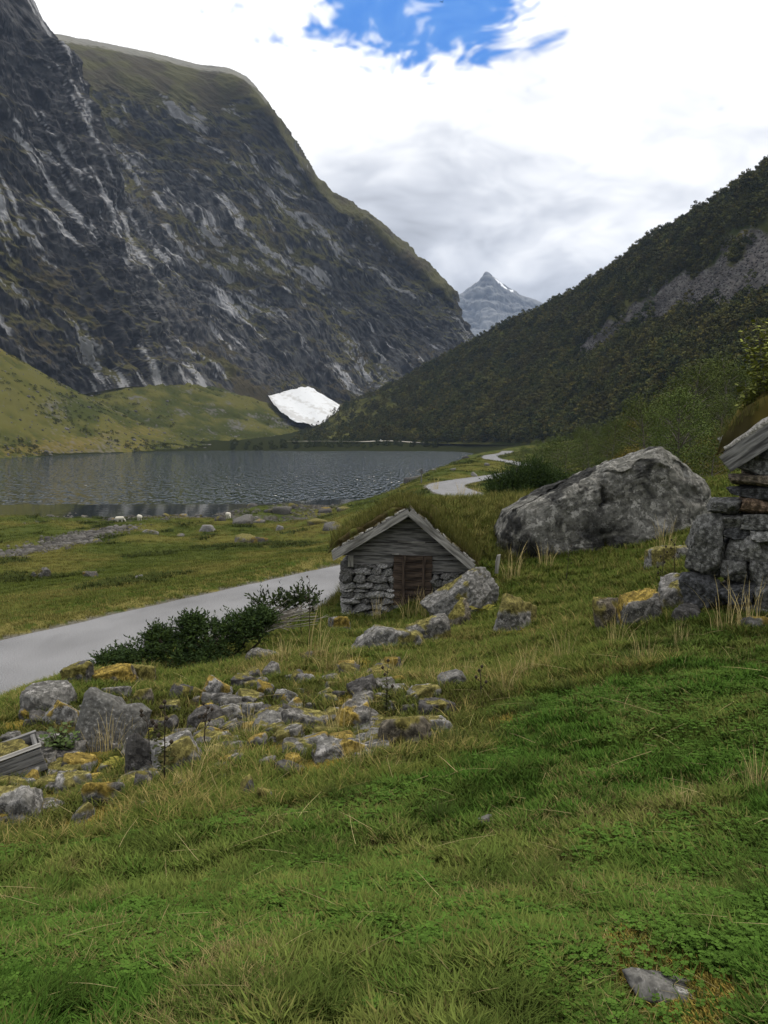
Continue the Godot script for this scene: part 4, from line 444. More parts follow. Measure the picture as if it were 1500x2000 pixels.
const SHED_STONES := [   # middle x, middle y, width, height, tone
	[0.207, 1.524, 0.392, 0.188, 0], [0.159, 1.373, 0.489, 0.124, 1], [0.167, 1.255, 0.452, 0.124, 2], [0.194, 1.113, 0.344, 0.172, 3], [-0.134, 1.086, 0.355, 0.151, 0], [0.191, 0.957, 0.296, 0.151, 0], [-0.038, 0.935, 0.204, 0.172, 0], [-0.288, 0.822, 0.339, 0.333, 0], [0.124, 0.648, 0.527, 0.285, 4], [0.255, 0.814, 0.274, 0.124, 4], [-0.280, 0.543, 0.323, 0.419, 0], [-0.003, 0.430, 0.274, 0.215, 0], [0.274, 0.414, 0.312, 0.269, 0], [0.048, 0.196, 0.333, 0.231, 2], [0.328, 0.172, 0.312, 0.237, 0], [-0.290, 0.210, 0.387, 0.312, 2], [0.048, 0.828, 0.333, 0.129, 2], [0.202, 0.013, 0.403, 0.188, 0], [0.336, 1.699, 0.296, 0.194, 2], [0.134, 1.645, 0.161, 0.108, 0], [1.389, 0.000, 0.521, 0.161, 1], [1.833, 0.000, 0.366, 0.161, 2], [2.333, 0.000, 0.634, 0.161, 1], [2.892, 0.000, 0.484, 0.161, 1], [3.306, 0.000, 0.344, 0.161, 1], [3.639, 0.000, 0.323, 0.161, 4], [1.384, 0.183, 0.511, 0.204, 0], [1.833, 0.183, 0.387, 0.204, 4], [2.279, 0.183, 0.505, 0.204, 1], [2.774, 0.183, 0.484, 0.204, 4], [3.284, 0.183, 0.538, 0.204, 0], [1.398, 0.366, 0.538, 0.161, 0], [1.975, 0.366, 0.618, 0.161, 1], [2.510, 0.366, 0.452, 0.161, 0], [3.010, 0.366, 0.548, 0.161, 0], [3.472, 0.366, 0.376, 0.161, 1], [1.341, 0.511, 0.425, 0.129, 0], [1.854, 0.511, 0.602, 0.129, 2], [2.397, 0.511, 0.484, 0.129, 1], [2.924, 0.511, 0.570, 0.129, 4], [3.491, 0.511, 0.564, 0.129, 4], [1.414, 0.693, 0.570, 0.237, 1], [1.935, 0.693, 0.473, 0.237, 0], [2.483, 0.693, 0.624, 0.237, 2], [2.972, 0.693, 0.355, 0.237, 0], [3.333, 0.693, 0.366, 0.237, 4], [1.333, 0.892, 0.409, 0.161, 4], [1.830, 0.892, 0.586, 0.161, 2], [2.354, 0.892, 0.462, 0.161, 1], [2.889, 0.892, 0.607, 0.161, 4], [3.451, 0.892, 0.516, 0.161, 2], [1.389, 1.091, 0.521, 0.237, 0], [1.965, 1.091, 0.629, 0.237, 2], [2.556, 1.091, 0.554, 0.237, 0], [3.139, 1.091, 0.613, 0.237, 2], [1.408, 1.290, 0.559, 0.161, 2], [1.940, 1.290, 0.505, 0.161, 1], [2.451, 1.290, 0.516, 0.161, 0], [2.991, 1.290, 0.564, 0.161, 0], [1.338, 1.473, 0.419, 0.204, 0], [1.720, 1.473, 0.344, 0.204, 4], [2.198, 1.473, 0.613, 0.204, 4], [2.679, 1.473, 0.349, 0.204, 2], [1.443, 1.693, 0.629, 0.237, 0], [1.922, 1.693, 0.328, 0.237, 2], [2.319, 1.693, 0.468, 0.237, 4], [1.392, 1.876, 0.527, 0.129, 1], [1.946, 1.876, 0.581, 0.129, 0], [0.605, 1.712, 0.457, 0.231, 2], [1.035, 1.712, 0.457, 0.231, 2], [0.605, 1.524, 0.457, 0.124, 0], [1.035, 1.524, 0.457, 0.124, 0]]
const TUSSOCKS := [[-1.35, 4.79, 0.22], [1.54, 6.85, 0.23], [0.49, 5.66, 0.20], [-0.06, 6.13, 0.18], [-0.26, 4.60, 0.18], [1.14, 6.37, 0.19], [0.26, 4.15, 0.17], [1.21, 2.87, 0.14], [-1.07, 5.36, 0.19], [2.17, 7.34, 0.22], [0.75, 5.79, 0.16], [-1.51, 4.72, 0.14], [1.26, 2.71, 0.15], [0.09, 5.06, 0.18], [-0.58, 4.92, 0.15]]
const STRAW := [[-0.89, 10.56, 0.70], [-1.26, 10.83, 0.39], [-0.10, 15.64, 0.52], [0.47, 15.31, 0.69], [0.78, 14.93, 0.54], [2.47, 16.21, 0.78], [3.20, 16.74, 0.60], [5.22, 15.64, 0.66], [-0.16, 5.18, 0.34], [-0.36, 6.49, 0.35], [0.49, 7.94, 0.29], [1.04, 7.20, 0.39], [2.24, 7.22, 0.35], [-1.65, 6.32, 0.34], [-1.15, 6.88, 0.37], [3.28, 7.99, 0.58], [3.53, 8.01, 0.53], [2.27, 8.13, 0.39], [-0.66, 9.72, 0.47], [-1.36, 10.51, 0.38], [-1.28, 5.41, 0.33], [-1.47, 5.24, 0.19], [1.34, 7.76, 0.37], [0.82, 8.34, 0.30], [-2.31, 7.45, 0.36], [-0.35, 9.56, 0.34], [0.11, 8.72, 0.37], [1.74, 8.11, 0.39], [2.74, 7.69, 0.28], [1.73, 3.79, 0.27], [1.35, 3.72, 0.20], [-1.24, 6.03, 0.25], [-2.41, 7.25, 0.39], [-2.09, 6.89, 0.33], [-2.60, 7.34, 0.26], [5.80, 96.31, 1.74], [7.75, 85.70, 1.55], [8.72, 80.41, 1.45], [-2.53, 83.90, 1.01]]
const STALKS := [[-1.09, 12.22, 0.99], [-1.33, 13.42, 0.89], [-1.49, 5.55, 0.60], [-1.74, 6.22, 0.45], [0.02, 6.99, 0.46], [3.32, 15.34, 0.65], [3.31, 10.06, 0.66], [-1.48, 6.73, 0.36], [0.84, 7.14, 0.26], [4.18, 12.07, 0.51]]
const FERNS := [[-2.29, 7.56, 0.27], [1.71, 14.34, 0.41], [-2.21, 6.88, 0.19]]
const SHRUB_AT := Vector2(-2.84, 7.25)
const SIGN_AT := Vector2(5.11, 116.35)
const SHEEP := [[-32.35, 103.75, 0.30], [-30.42, 105.52, 2.20], [-20.31, 110.57, -1.00]]
const JUNIPER_AT := Vector2(-2.75, 11.64)
const BRUSH_AT := Vector2(-2.20, 13.20)
const TROUGH_AT := Vector2(-2.85, 6.63)
const STAKE_AT := Vector3(2.21, 9.24, -16.40)
const BIRD_AT := Vector3(3.87, 40.50, -60.00)
const LAWN_EDGE := [Vector2(-0.585, 4.16), Vector2(-0.441, 4.74), Vector2(-0.304, 4.48), Vector2(-0.186, 4.56), Vector2(-0.019, 4.92), Vector2(0.062, 5.47), Vector2(0.141, 6.46), Vector2(0.212, 7.53), Vector2(0.325, 8.26), Vector2(0.430, 8.41), Vector2(0.613, 6.41)]   # bearing, distance
const GRAVEL_BED := [Vector2(-26.80, 64.06), Vector2(-26.52, 66.28), Vector2(-26.92, 71.09), Vector2(-27.35, 76.57), Vector2(-27.60, 81.44), Vector2(-27.97, 86.43)]
const RUBBLE := [Vector2(-2.82, 5.57), Vector2(-2.82, 6.98), Vector2(-2.50, 7.76), Vector2(-1.87, 7.53), Vector2(-1.22, 7.91), Vector2(-0.49, 7.25), Vector2(0.28, 6.45)]
const TREES := [   # x, distance, height, kind
	[14.51, 42.00, 5.93, 0], [15.31, 52.00, 3.44, 1], [16.59, 60.00, 2.88, 1], [18.13, 85.00, 4.47, 2], [24.22, 130.00, 4.39, 2], [21.63, 90.00, 4.73, 2], [24.83, 95.00, 5.35, 2], [22.09, 70.00, 5.78, 2], [31.97, 140.00, 5.26, 2], [30.65, 150.00, 5.63, 2], [21.48, 55.00, 5.37, 2], [11.54, 30.00, 2.03, 2], [29.45, 70.00, 7.36, 2], [31.73, 110.00, 5.78, 2], [30.83, 190.00, 4.28, 2], [37.61, 210.00, 5.52, 2], [40.38, 160.00, 7.21, 2], [35.70, 110.00, 6.61, 2], [32.45, 90.00, 6.76, 2], [41.68, 95.00, 8.56, 2], [18.39, 60.00, 6.76, 2], [20.06, 75.00, 5.63, 2], [22.17, 62.00, 8.85, 2], [27.38, 68.00, 8.68, 2], [23.44, 100.00, 5.63, 2], [27.12, 95.00, 5.42, 1], [28.09, 85.00, 7.66, 2], [27.76, 140.00, 5.78, 2], [16.77, 45.00, 3.25, 1]]
const JUNIPERS := [[3.75, 24.00, 0.95], [7.21, 30.00, 0.90]]

func _ready() -> void:
	rng.seed = 20240917
	setup_noise()
	make_camera()
	make_sky()
	make_sun()
	make_materials()
	bake_ground()
	build_ground()
	build_road()
	build_lake()
	build_mountains()
	build_hillside()
	build_objects()

# ------------------------------------------------------------------ camera, sky, sun

func make_camera() -> void:
	var cam := Camera3D.new()
	cam.name = "camera"
	cam.fov = 62.0
	cam.near = 0.05
	cam.far = 12000.0
	add_child(cam)
	cam.position = Vector3(0, EYE, 0)
	cam.rotation = Vector3(-atan(160.0 / 1664.0), 0, 0)
	cam.current = true

func sky_color(dir: Vector3) -> Color:
	var el := rad_to_deg(asin(dir.y))
	var az := rad_to_deg(atan2(dir.x, -dir.z))
	var q := Vector3(dir.x, dir.y * 2.4, dir.z)
	var w := Vector3(n_lo.get_noise_3dv(q * 420.0), n_lo.get_noise_3dv(q * 420.0 + Vector3(900, 0, 0)), 0) * 0.1
	var big := n_lo.get_noise_3dv((q + w) * 130.0)
	var puff := n_mid.get_noise_3dv((q + w * 0.5) * 9.0)
	var lump := n_mid.get_noise_3dv((q + w * 0.3) * 27.0 + Vector3(5, 0, 3))
	var fine := n_hi.get_noise_3dv((q + w * 0.7) * 8.5)
	# how much cloud stands in this direction; a gap opens above the valley
	var gap := exp(-pow((az - 1.9) / 6.2, 2.0) - pow((el - 25.8) / 4.1, 2.0))
	var cover := 0.55 + big * 0.45 + puff * 0.4 + lump * 0.5 + fine * 0.42 - 1.4 * gap + 0.6 * (1.0 - smoothstep(9.0, 26.0, el))
	var a := smoothstep(-0.2, 0.3, cover)
	a = maxf(a, 0.55 * smoothstep(0.05, 0.5, lump + 0.5 * fine + 0.25 * puff))
	var blue := Color(0.06, 0.235, 0.68).lerp(Color(0.22, 0.44, 0.8), clampf(0.3 + fine * 0.5 + puff * 0.4, 0.0, 1.0) * 0.45)
	blue = blue.lerp(Color(0.35, 0.48, 0.68), 1.0 - smoothstep(2.0, 16.0, el))
	# grey undersides low down, bright tops higher up
	var lift := el + 6.0 * n_lo.get_noise_3dv(q * 250.0 + Vector3(300, 50, 0)) + 3.5 * puff + 1.8 * lump + 0.6 * fine
	var b := lerpf(0.40, 1.07, smoothstep(5.0, 24.0, lift))
	b += 0.07 * puff + 0.06 * lump + 0.04 * fine
	var grey := Color(0.93, 0.97, 1.06).lerp(Color(1.0, 1.0, 1.0), smoothstep(0.5, 1.1, b))
	var cloud := Color(grey.r * b, grey.g * b, grey.b * b)
	return blue.lerp(cloud, a)

func make_sky() -> void:
	# the whole sky at a modest grain, the part over the valley mouth computed at four times that grain
	var small := Image.create_empty(768, 384, false, Image.FORMAT_RGBF)
	for j in 384:
		var el := PI * (0.5 - (j + 0.5) / 384.0)
		for i in 768:
			var az := TAU * (i + 0.5) / 768.0   # column 0 looks along -z
			if el < -0.05:
				small.set_pixel(i, j, Color(0.16, 0.17, 0.15))
			else:
				var e := maxf(el, 0.0)
				small.set_pixel(i, j, sky_color(Vector3(sin(az) * cos(e), sin(e), -cos(az) * cos(e))))
	small.resize(4096, 2048, Image.INTERPOLATE_CUBIC)
	for j in range(620, 1010):
		var el := PI * (0.5 - (j + 0.5) / 2048.0)
		for i in range(-328, 328):
			var az := TAU * (i + 0.5) / 4096.0
			small.set_pixel(posmod(i, 4096), j, sky_color(Vector3(sin(az) * cos(el), sin(el), -cos(az) * cos(el))))
	var pano := PanoramaSkyMaterial.new()
	pano.panorama = ImageTexture.create_from_image(small)
	var sky := Sky.new()
	sky.sky_material = pano
	var env := Environment.new()
	env.background_mode = Environment.BG_SKY
	env.sky = sky
	env.tonemap_mode = Environment.TONE_MAPPER_LINEAR
	env.tonemap_exposure = 1.27
	env.sdfgi_enabled = true
	env.ssao_enabled = true
	env.ssil_enabled = true
	env.fog_enabled = true
	env.fog_density = 0.00009
	env.fog_light_color = Color(0.74, 0.83, 0.97)
	var we := WorldEnvironment.new()
	we.name = "sky"
	we.environment = env
	add_child(we)

func make_sun() -> void:
	var sun := DirectionalLight3D.new()
	sun.name = "sun"
	sun.light_energy = 0.5
	sun.light_angular_distance = 10.0
	sun.light_color = Color(1.0, 0.96, 0.9)
	sun.shadow_enabled = true
	add_child(sun)
	sun.look_at_from_position(Vector3.ZERO, -Vector3(0.35, 0.85, -0.2), Vector3.UP)

# ------------------------------------------------------------------ helpers

func setup_noise() -> void:
	for a in [[n_lo, 0.01, 3, 11], [n_mid, 0.5, 3, 23], [n_hi, 4.0, 3, 37], [n_ridge, 0.01, 4, 51]]:
		var n: FastNoiseLite = a[0]
		n.noise_type = FastNoiseLite.TYPE_SIMPLEX_SMOOTH
		n.frequency = a[1]
		n.fractal_type = FastNoiseLite.FRACTAL_FBM
		n.fractal_octaves = a[2]
		n.seed = a[3]
	n_ridge.fractal_type = FastNoiseLite.FRACTAL_RIDGED
	n_cell.noise_type = FastNoiseLite.TYPE_CELLULAR
	n_cell.cellular_return_type = FastNoiseLite.RETURN_DISTANCE2_SUB
	n_cell.frequency = 0.02
	n_cell.fractal_octaves = 2
	n_cell.seed = 63

func numbered(called: String) -> String:
	var k: int = names.get(called, -1) + 1
	names[called] = k
	return called if k == 0 else "%s_%03d" % [called, k]

func tag(o: Node, label: String, category: String, group := "") -> Node:
	o.set_meta("label", label)
	o.set_meta("category", category)
	if group:
		o.set_meta("group", group)
	return o

func thing(called: String, at: Vector3, turn := 0.0) -> Node3D:
	var o := Node3D.new()
	o.name = numbered(called)
	add_child(o)
	o.position = at
	o.rotation.y = turn
	return o

func part(called: String, mesh: Mesh, mat: Material, parent: Node) -> MeshInstance3D:
	var o := MeshInstance3D.new()
	o.name = called if parent != self else numbered(called)
	o.mesh = mesh
	o.material_override = mat
	parent.add_child(o, true)
	return o

func setting(called: String, mesh: Mesh, mat: Material, kind := "structure") -> MeshInstance3D:
	var o := part(called, mesh, mat, self)
	o.set_meta("kind", kind)
	return o

func mesh_of(v: PackedVector3Array, idx: PackedInt32Array, c := PackedColorArray(), smooth := true, uv := PackedVector2Array()) -> ArrayMesh:
	var a := []
	a.resize(Mesh.ARRAY_MAX)
	a[Mesh.ARRAY_VERTEX] = v
	if c.size():
		a[Mesh.ARRAY_COLOR] = c
	if uv.size():
		a[Mesh.ARRAY_TEX_UV] = uv
	a[Mesh.ARRAY_INDEX] = idx
	if smooth:
		var st := SurfaceTool.new()
		st.create_from_arrays(a, Mesh.PRIMITIVE_TRIANGLES)
		st.generate_normals()
		return st.commit()
	var m := ArrayMesh.new()
	m.add_surface_from_arrays(Mesh.PRIMITIVE_TRIANGLES, a)
	return m

func grid_index(nu: int, nv: int) -> PackedInt32Array:
	var idx := PackedInt32Array()
	idx.resize((nu - 1) * (nv - 1) * 6)
	var k := 0
	for i in nu - 1:
		for j in nv - 1:
			var a := i * nv + j
			idx[k] = a; idx[k + 1] = a + 1; idx[k + 2] = a + nv
			idx[k + 3] = a + nv; idx[k + 4] = a + 1; idx[k + 5] = a + nv + 1
			k += 6
	return idx

func lin(r: float, g: float, b: float) -> Color:
	return Color(r, g, b).linear_to_srgb()

func plain(c: Color, rough := 0.9) -> StandardMaterial3D:
	var m := StandardMaterial3D.new()
	m.albedo_color = c
	m.roughness = rough
	m.metallic_specular = 0.3
	return m

func vertex_mat(rough := 0.95, spec := 0.2) -> StandardMaterial3D:
	var m := plain(Color.WHITE, rough)
	m.vertex_color_use_as_albedo = true
	m.metallic_specular = spec
	return m

func noise_of(freq: float, seed_: int, octaves := 4, kind := FastNoiseLite.TYPE_SIMPLEX_SMOOTH) -> FastNoiseLite:
	var n := FastNoiseLite.new()
	n.noise_type = kind
	n.frequency = freq
	n.seed = seed_
	n.fractal_octaves = octaves
	return n

func grain_image(size: int, n: FastNoiseLite, stops: Array) -> ImageTexture:
	# a seamless noise picture coloured through stops of [value, linear colour]
	var src := n.get_seamless_image(size, size)
	var lut := []
	for k in 256:
		var t := k / 255.0
		var c: Color = stops[0][1]
		for s in stops.size() - 1:
			if t >= stops[s][0]:
				c = (stops[s][1] as Color).lerp(stops[s + 1][1], clampf((t - stops[s][0]) / maxf(stops[s + 1][0] - stops[s][0], 1e-4), 0, 1))
		lut.append(c.linear_to_srgb())
	var im := Image.create_empty(size, size, false, Image.FORMAT_RGB8)
	var data := src.get_data()
	for y in size:
		for x in size:
			im.set_pixel(x, y, lut[data[y * size + x]])
	return ImageTexture.create_from_image(im)

func relief(size: int, n: FastNoiseLite, strength: float) -> NoiseTexture2D:
	var t := NoiseTexture2D.new()
	t.width = size
	t.height = size
	t.seamless = true
	t.as_normal_map = true
	t.bump_strength = strength
	t.noise = n
	return t

func three_way(m: StandardMaterial3D, per_metre: float) -> StandardMaterial3D:
	m.uv1_triplanar = true
	m.uv1_scale = Vector3.ONE * per_metre
	return m

func add_tube(v: PackedVector3Array, idx: PackedInt32Array, path: PackedVector3Array, radii: PackedFloat32Array, sides := 6) -> void:
	var at := v.size()
	for i in path.size():
		var t := (path[mini(i + 1, path.size() - 1)] - path[maxi(i - 1, 0)]).normalized()
		var s := t.cross(Vector3(0.31, 0.2, 0.93)).normalized()
		var u := t.cross(s)
		for k in sides:
			var w := TAU * k / sides
			v.append(path[i] + (s * cos(w) + u * sin(w)) * radii[i])
	for i in path.size() - 1:
		for k in sides:
			var a := at + i * sides + k
			var b := at + i * sides + (k + 1) % sides
			idx.append_array([a, a + sides, b, b, a + sides, b + sides])
	var c0 := v.size()
	v.append(path[0])
	v.append(path[path.size() - 1])
	for k in sides:
		idx.append_array([c0, at + k, at + (k + 1) % sides])
		var e := at + (path.size() - 1) * sides
		idx.append_array([c0 + 1, e + (k + 1) % sides, e + k])

# ------------------------------------------------------------------ ground

var baked := PackedFloat32Array()
const NA := 190
const NR := 230
const A0 := -1.15
const A1 := 1.15
const L0 := 0.0953
const L1 := 7.3

func bake_ground() -> void:
	# the surveyed heights, spread over a fan-shaped table (bearing by logarithm of distance)
	baked.resize(NA * NR)
	var n := SURVEY.size()
	for i in NA:
		var u := 2.2 * lerpf(A0, A1, i / float(NA - 1))
		for j in NR:
			var l := lerpf(L0, L1, j / float(NR - 1))
			var h := SURVEY_PLANE.x + SURVEY_PLANE.y * u + SURVEY_PLANE.z * l
			for k in n:
				var c: Vector3 = SURVEY[k]
				var du := u - c.x
				var dl := l - c.y
				h += c.z * sqrt(du * du + dl * dl + 0.0036)
			baked[i * NR + j] = h

func land(x: float, d: float) -> float:
	var a := clampf((clampf(atan2(x, d), A0, A1) - A0) / (A1 - A0) * (NA - 1), 0.0, NA - 1.001)
	var l := clampf((log(maxf(sqrt(x * x + d * d), 1.1)) - L0) / (L1 - L0) * (NR - 1), 0.0, NR - 1.001)
	var i := int(a)
	var j := int(l)
	var fa := a - i
	var fl := l - j
	var k := i * NR + j
	return lerpf(lerpf(baked[k], baked[k + 1], fl), lerpf(baked[k + NR], baked[k + NR + 1], fl), fa)

var road_x := PackedFloat32Array()
var road_y := PackedFloat32Array()
var road_c := PackedFloat32Array()   # cosine of the heading, so that x offset turns into width

func road_table() -> void:
	for k in 361:
		var d := float(k)
		var i := 0
		while i < ROAD.size() - 2 and d > ROAD[i + 1].x:
			i += 1
		var p: Vector3 = ROAD[i]
		var q: Vector3 = ROAD[i + 1]
		var h := q.x - p.x
		var t := clampf((d - p.x) / h, 0.0, 1.0)
		var s0: Vector3 = (q - ROAD[maxi(i - 1, 0)]) / (q.x - ROAD[maxi(i - 1, 0)].x)
		var s1: Vector3 = (ROAD[mini(i + 2, ROAD.size() - 1)] - p) / (ROAD[mini(i + 2, ROAD.size() - 1)].x - p.x)
		var r := p * (2 * t * t * t - 3 * t * t + 1) + s0 * h * (t * t * t - 2 * t * t + t) + q * (3 * t * t - 2 * t * t * t) + s1 * h * (t * t * t - t * t)
		road_x.append(r.y)
		road_y.append(r.z)
	for k in 361:
		var sl := road_x[mini(k + 1, 360)] - road_x[maxi(k - 1, 0)]
		road_c.append(1.0 / sqrt(1.0 + sl * sl / 4.0))

const ROAD_HALF := 2.35

func road_off(x: float, d: float) -> float:
	# metres from the middle of the road
	if d < 1.0 or d > 357.0:
		return 99.0
	var k := int(d)
	var f := d - k
	return absf(x - lerpf(road_x[k], road_x[k + 1], f)) * lerpf(road_c[k], road_c[k + 1], f)

func ground_y(x: float, d: float) -> float:
	var h := land(x, d)
	var r := sqrt(x * x + d * d)
	var bump := n_mid.get_noise_2d(x, d) * 0.075 + n_hi.get_noise_2d(x * 0.45, d * 0.45) * 0.035
	if r > 12.0:
		bump += n_mid.get_noise_2d(x * 0.16, d * 0.16) * minf(0.006 * r, 0.55) * smoothstep(12.0, 40.0, r)
	h += bump
	if d > 1.0 and d < 357.0:
		var o := road_off(x, d)
		if o < 6.0:
			var k := int(d)
			var ry := lerpf(road_y[k], road_y[k + 1], d - k) - 0.02
			h = lerpf(ry, h, smoothstep(ROAD_HALF + 0.25, ROAD_HALF + (2.2 if d < 60.0 else 3.5), o))
	return h

func P(x: float, d: float, up := 0.0) -> Vector3:
	return Vector3(x, ground_y(x, d) + up, -d)

func patch_kind(x: float, d: float) -> Vector3:
	# x: yellow moss, y: straw, z: bare soil, each 0..1, from patches seen on the bank
	var s := Vector3.ZERO
	var wob := 0.0
	for b in PATCHES:
		var dx: float = x - b[0]
		if absf(dx) > b[2] * 2.2:
			continue
		var dd: float = (d - b[1]) * 0.6
		if absf(dd) > b[2] * 2.2:
			continue
		if wob == 0.0:
			wob = 1.0 + n_mid.get_noise_2d(x * 3.0, d * 3.0) * 0.9 + n_hi.get_noise_2d(x, d) * 0.5
		var q: float = sqrt(dx * dx + dd * dd) / (b[2] * wob)
		if q < 1.0:
			var t := 1.0 - smoothstep(0.55, 1.0, q)
			if b[3] == 0: s.x = maxf(s.x, t)
			elif b[3] == 1: s.y = maxf(s.y, t)
			else: s.z = maxf(s.z, t)
	return s

func rubble(x: float, d: float) -> float:
	# 1 on the collapsed stone bank that runs from the left edge towards the hut
	var best := 9.0
	for i in RUBBLE.size() - 1:
		var q := Vector2(x, d)
		best = minf(best, q.distance_to(Geometry2D.get_closest_point_to_segment(q, RUBBLE[i], RUBBLE[i + 1])) / 1.5)
	return 1.0 - smoothstep(0.6, 1.0, best + 0.45 * n_mid.get_noise_2d(x * 2.0 + 7.0, d * 2.0))

func ground_color(x: float, d: float, y: float) -> Color:
	var big := n_lo.get_noise_2d(x * 9.0, d * 6.0)
	var mid := n_mid.get_noise_2d(x * 1.3 + 40.0, d * 1.3)
	var fine := n_hi.get_noise_2d(x + 70.0, d)
	var r := sqrt(x * x + d * d)
	var c := Color(0.042, 0.058, 0.014)
	if r < 34.0 and road_off(x, d) > 2.0 and d < 40.0:
		c = Color(0.05, 0.072, 0.014).lerp(Color(0.095, 0.105, 0.026), smoothstep(-0.2, 0.35, mid + 0.5 * fine))
		var s := patch_kind(x, d)
		c = c.lerp(Color(0.05, 0.043, 0.02).lerp(Color(0.085, 0.07, 0.028), smoothstep(-0.2, 0.3, fine)), rubble(x, d))
		c = c.lerp(Color(0.26, 0.19, 0.035), s.x * smoothstep(-0.35, 0.1, fine + mid * 0.4))
		c = c.lerp(Color(0.15, 0.12, 0.045), s.y * 0.7)
		c = c.lerp(Color(0.028, 0.02, 0.013), s.z)
	else:
		c = Color(0.07, 0.085, 0.02).lerp(Color(0.115, 0.112, 0.03), smoothstep(-0.15, 0.3, big + 0.3 * mid))
		c = c.lerp(Color(0.034, 0.05, 0.012), smoothstep(0.2, 0.38, n_mid.get_noise_2d(x * 0.22, d * 0.13) + 0.3 * mid))
		if r < 170.0 and y < 1.6 + 1.4 * mid and x < 16.0 and d > 80.0:   # stony shore
			c = Color(0.05, 0.046, 0.037).lerp(Color(0.10, 0.095, 0.085), smoothstep(-0.1, 0.4, fine + mid)) if y < 0.5 + 0.7 * mid else c
		if r > 420.0:
			c = Color(0.024, 0.029, 0.011)
	if y < -0.2:
		c = Color(0.03, 0.03, 0.022)
	var o := road_off(x, d)
	if o < 6.0:
		var e := o - ROAD_HALF + 0.3 * mid
		if e < 0.35:
			c = Color(0.13, 0.125, 0.10)
		elif e < 1.6 and d < 70.0 and x < road_x[int(d)]:
			c = c.lerp(Color(0.17, 0.15, 0.05), smoothstep(-0.25, 0.25, fine + mid))
	return c

func build_ground() -> void:
	road_table()
	var az := PackedFloat32Array()
	for k in 26:
		az.append(-PI + 0.001 + k * (PI - 0.62) / 26.0)
	for k in 430:
		az.append(-0.62 + 1.24 * k / 429.0)
	for k in 26:
		az.append(0.62 + (k + 1) * (PI - 0.621) / 26.0)
	var nr := 500
	var v := PackedVector3Array()
	var c := PackedColorArray()
	for i in az.size():
		var sx := sin(az[i])
		var cx := cos(az[i])
		for j in nr:
			var r := exp(lerpf(log(0.25), log(900.0), j / float(nr - 1)) if j < 60 else lerpf(log(0.25) + (log(900.0) - log(0.25)) * 59.0 / (nr - 1), log(900.0), (j - 59) / float(nr - 60)))
			var x := sx * r
			var d := cx * r
			var y := ground_y(x, d)
			v.append(Vector3(x, y, -d))
			c.append(ground_color(x, d, y))
	setting("ground", mesh_of(v, grid_index(az.size(), nr), c), M.soil)

func build_road() -> void:
	# a strip of worn asphalt with a low crown and slightly ragged edges, then the narrow road on the far bank
	var v := PackedVector3Array()
	var uvs := PackedVector2Array()
	var across := 17
	var rows := 0
	var d := 2.0
	while d < 352.0:
		var k := int(d)
		var f := d - k
		var x := lerpf(road_x[k], road_x[k + 1], f)
		var y := lerpf(road_y[k], road_y[k + 1], f)
		var sl := road_x[k + 1] - road_x[k]
		var side := Vector3(1, 0, sl).normalized()
		for a in across:
			var t := a / float(across - 1) * 2.0 - 1.0
			var half := ROAD_HALF + (0.09 * n_mid.get_noise_2d(d * 1.5, t * 40.0) if absf(t) > 0.9 else 0.0)
			v.append(Vector3(x, y + 0.045 * (1.0 - t * t), -d) + side * t * half)
		rows += 1
		d += 0.35 if d < 40.0 else 1.2
	var worn := PackedColorArray()
	for q in v:
		worn.append(Color(1, 1, 1) * (0.9 + 0.22 * n_mid.get_noise_2d(q.x * 0.8, q.z * 0.5) + 0.12 * n_hi.get_noise_2d(q.x, q.z)))
	setting("road", mesh_of(v, grid_index(rows, across), worn), M.asphalt)
	v = PackedVector3Array()
	rows = 0
	for i in FAR_ROAD.size() - 1:
		for s in 24:
			var p: Vector3 = FAR_ROAD[i].lerp(FAR_ROAD[i + 1], s / 24.0)
			for t in 3:
				var dd := -p.z + (t - 1) * 2.4
				v.append(Vector3(p.x, maxf(land(p.x, dd) + 0.9, p.y), -dd))
			rows += 1
	setting("road", mesh_of(v, grid_index(rows, 3)), M.gravel_road)

func build_lake() -> void:
	# rippled open water, and the sheltered calm strip along the near shore
	for calm in [false, true]:
		var v := PackedVector3Array()
		var nu := 161
		var nv := 9
		for i in nu:
			var a := lerpf(-1.1, 0.42, i / float(nu - 1))
			var edge := (138.0 + 1.2 * n_lo.get_noise_2d(a * 900.0, 0.0) + 2.0 * n_mid.get_noise_2d(a * 60.0, 0.0) + 10.0 * smoothstep(-0.17, -0.05, a)) / cos(a)
			for j in nv:
				var t := j / float(nv - 1)
				var r := lerpf(100.0, edge, t) if calm else lerpf(edge, 640.0, t * t)
				v.append(Vector3(sin(a) * r, 0.0, -cos(a) * r))
		setting("lake", mesh_of(v, grid_index(nu, nv)), M.calm_water if calm else M.water)

# ------------------------------------------------------------------ mountains

func cr(a: Vector3, b: Vector3, c: Vector3, d: Vector3, t: float) -> Vector3:
	return 0.5 * (2.0 * b + (c - a) * t + (2.0 * a - 5.0 * b + 4.0 * c - d) * t * t + (3.0 * b - a - 3.0 * c + d) * t * t * t)

func spline(q: Array, t: float) -> Vector3:
	var n := q.size()
	var i := mini(int(t), n - 2)
	return cr(q[maxi(i - 1, 0)], q[i], q[i + 1], q[mini(i + 2, n - 1)], t - i)

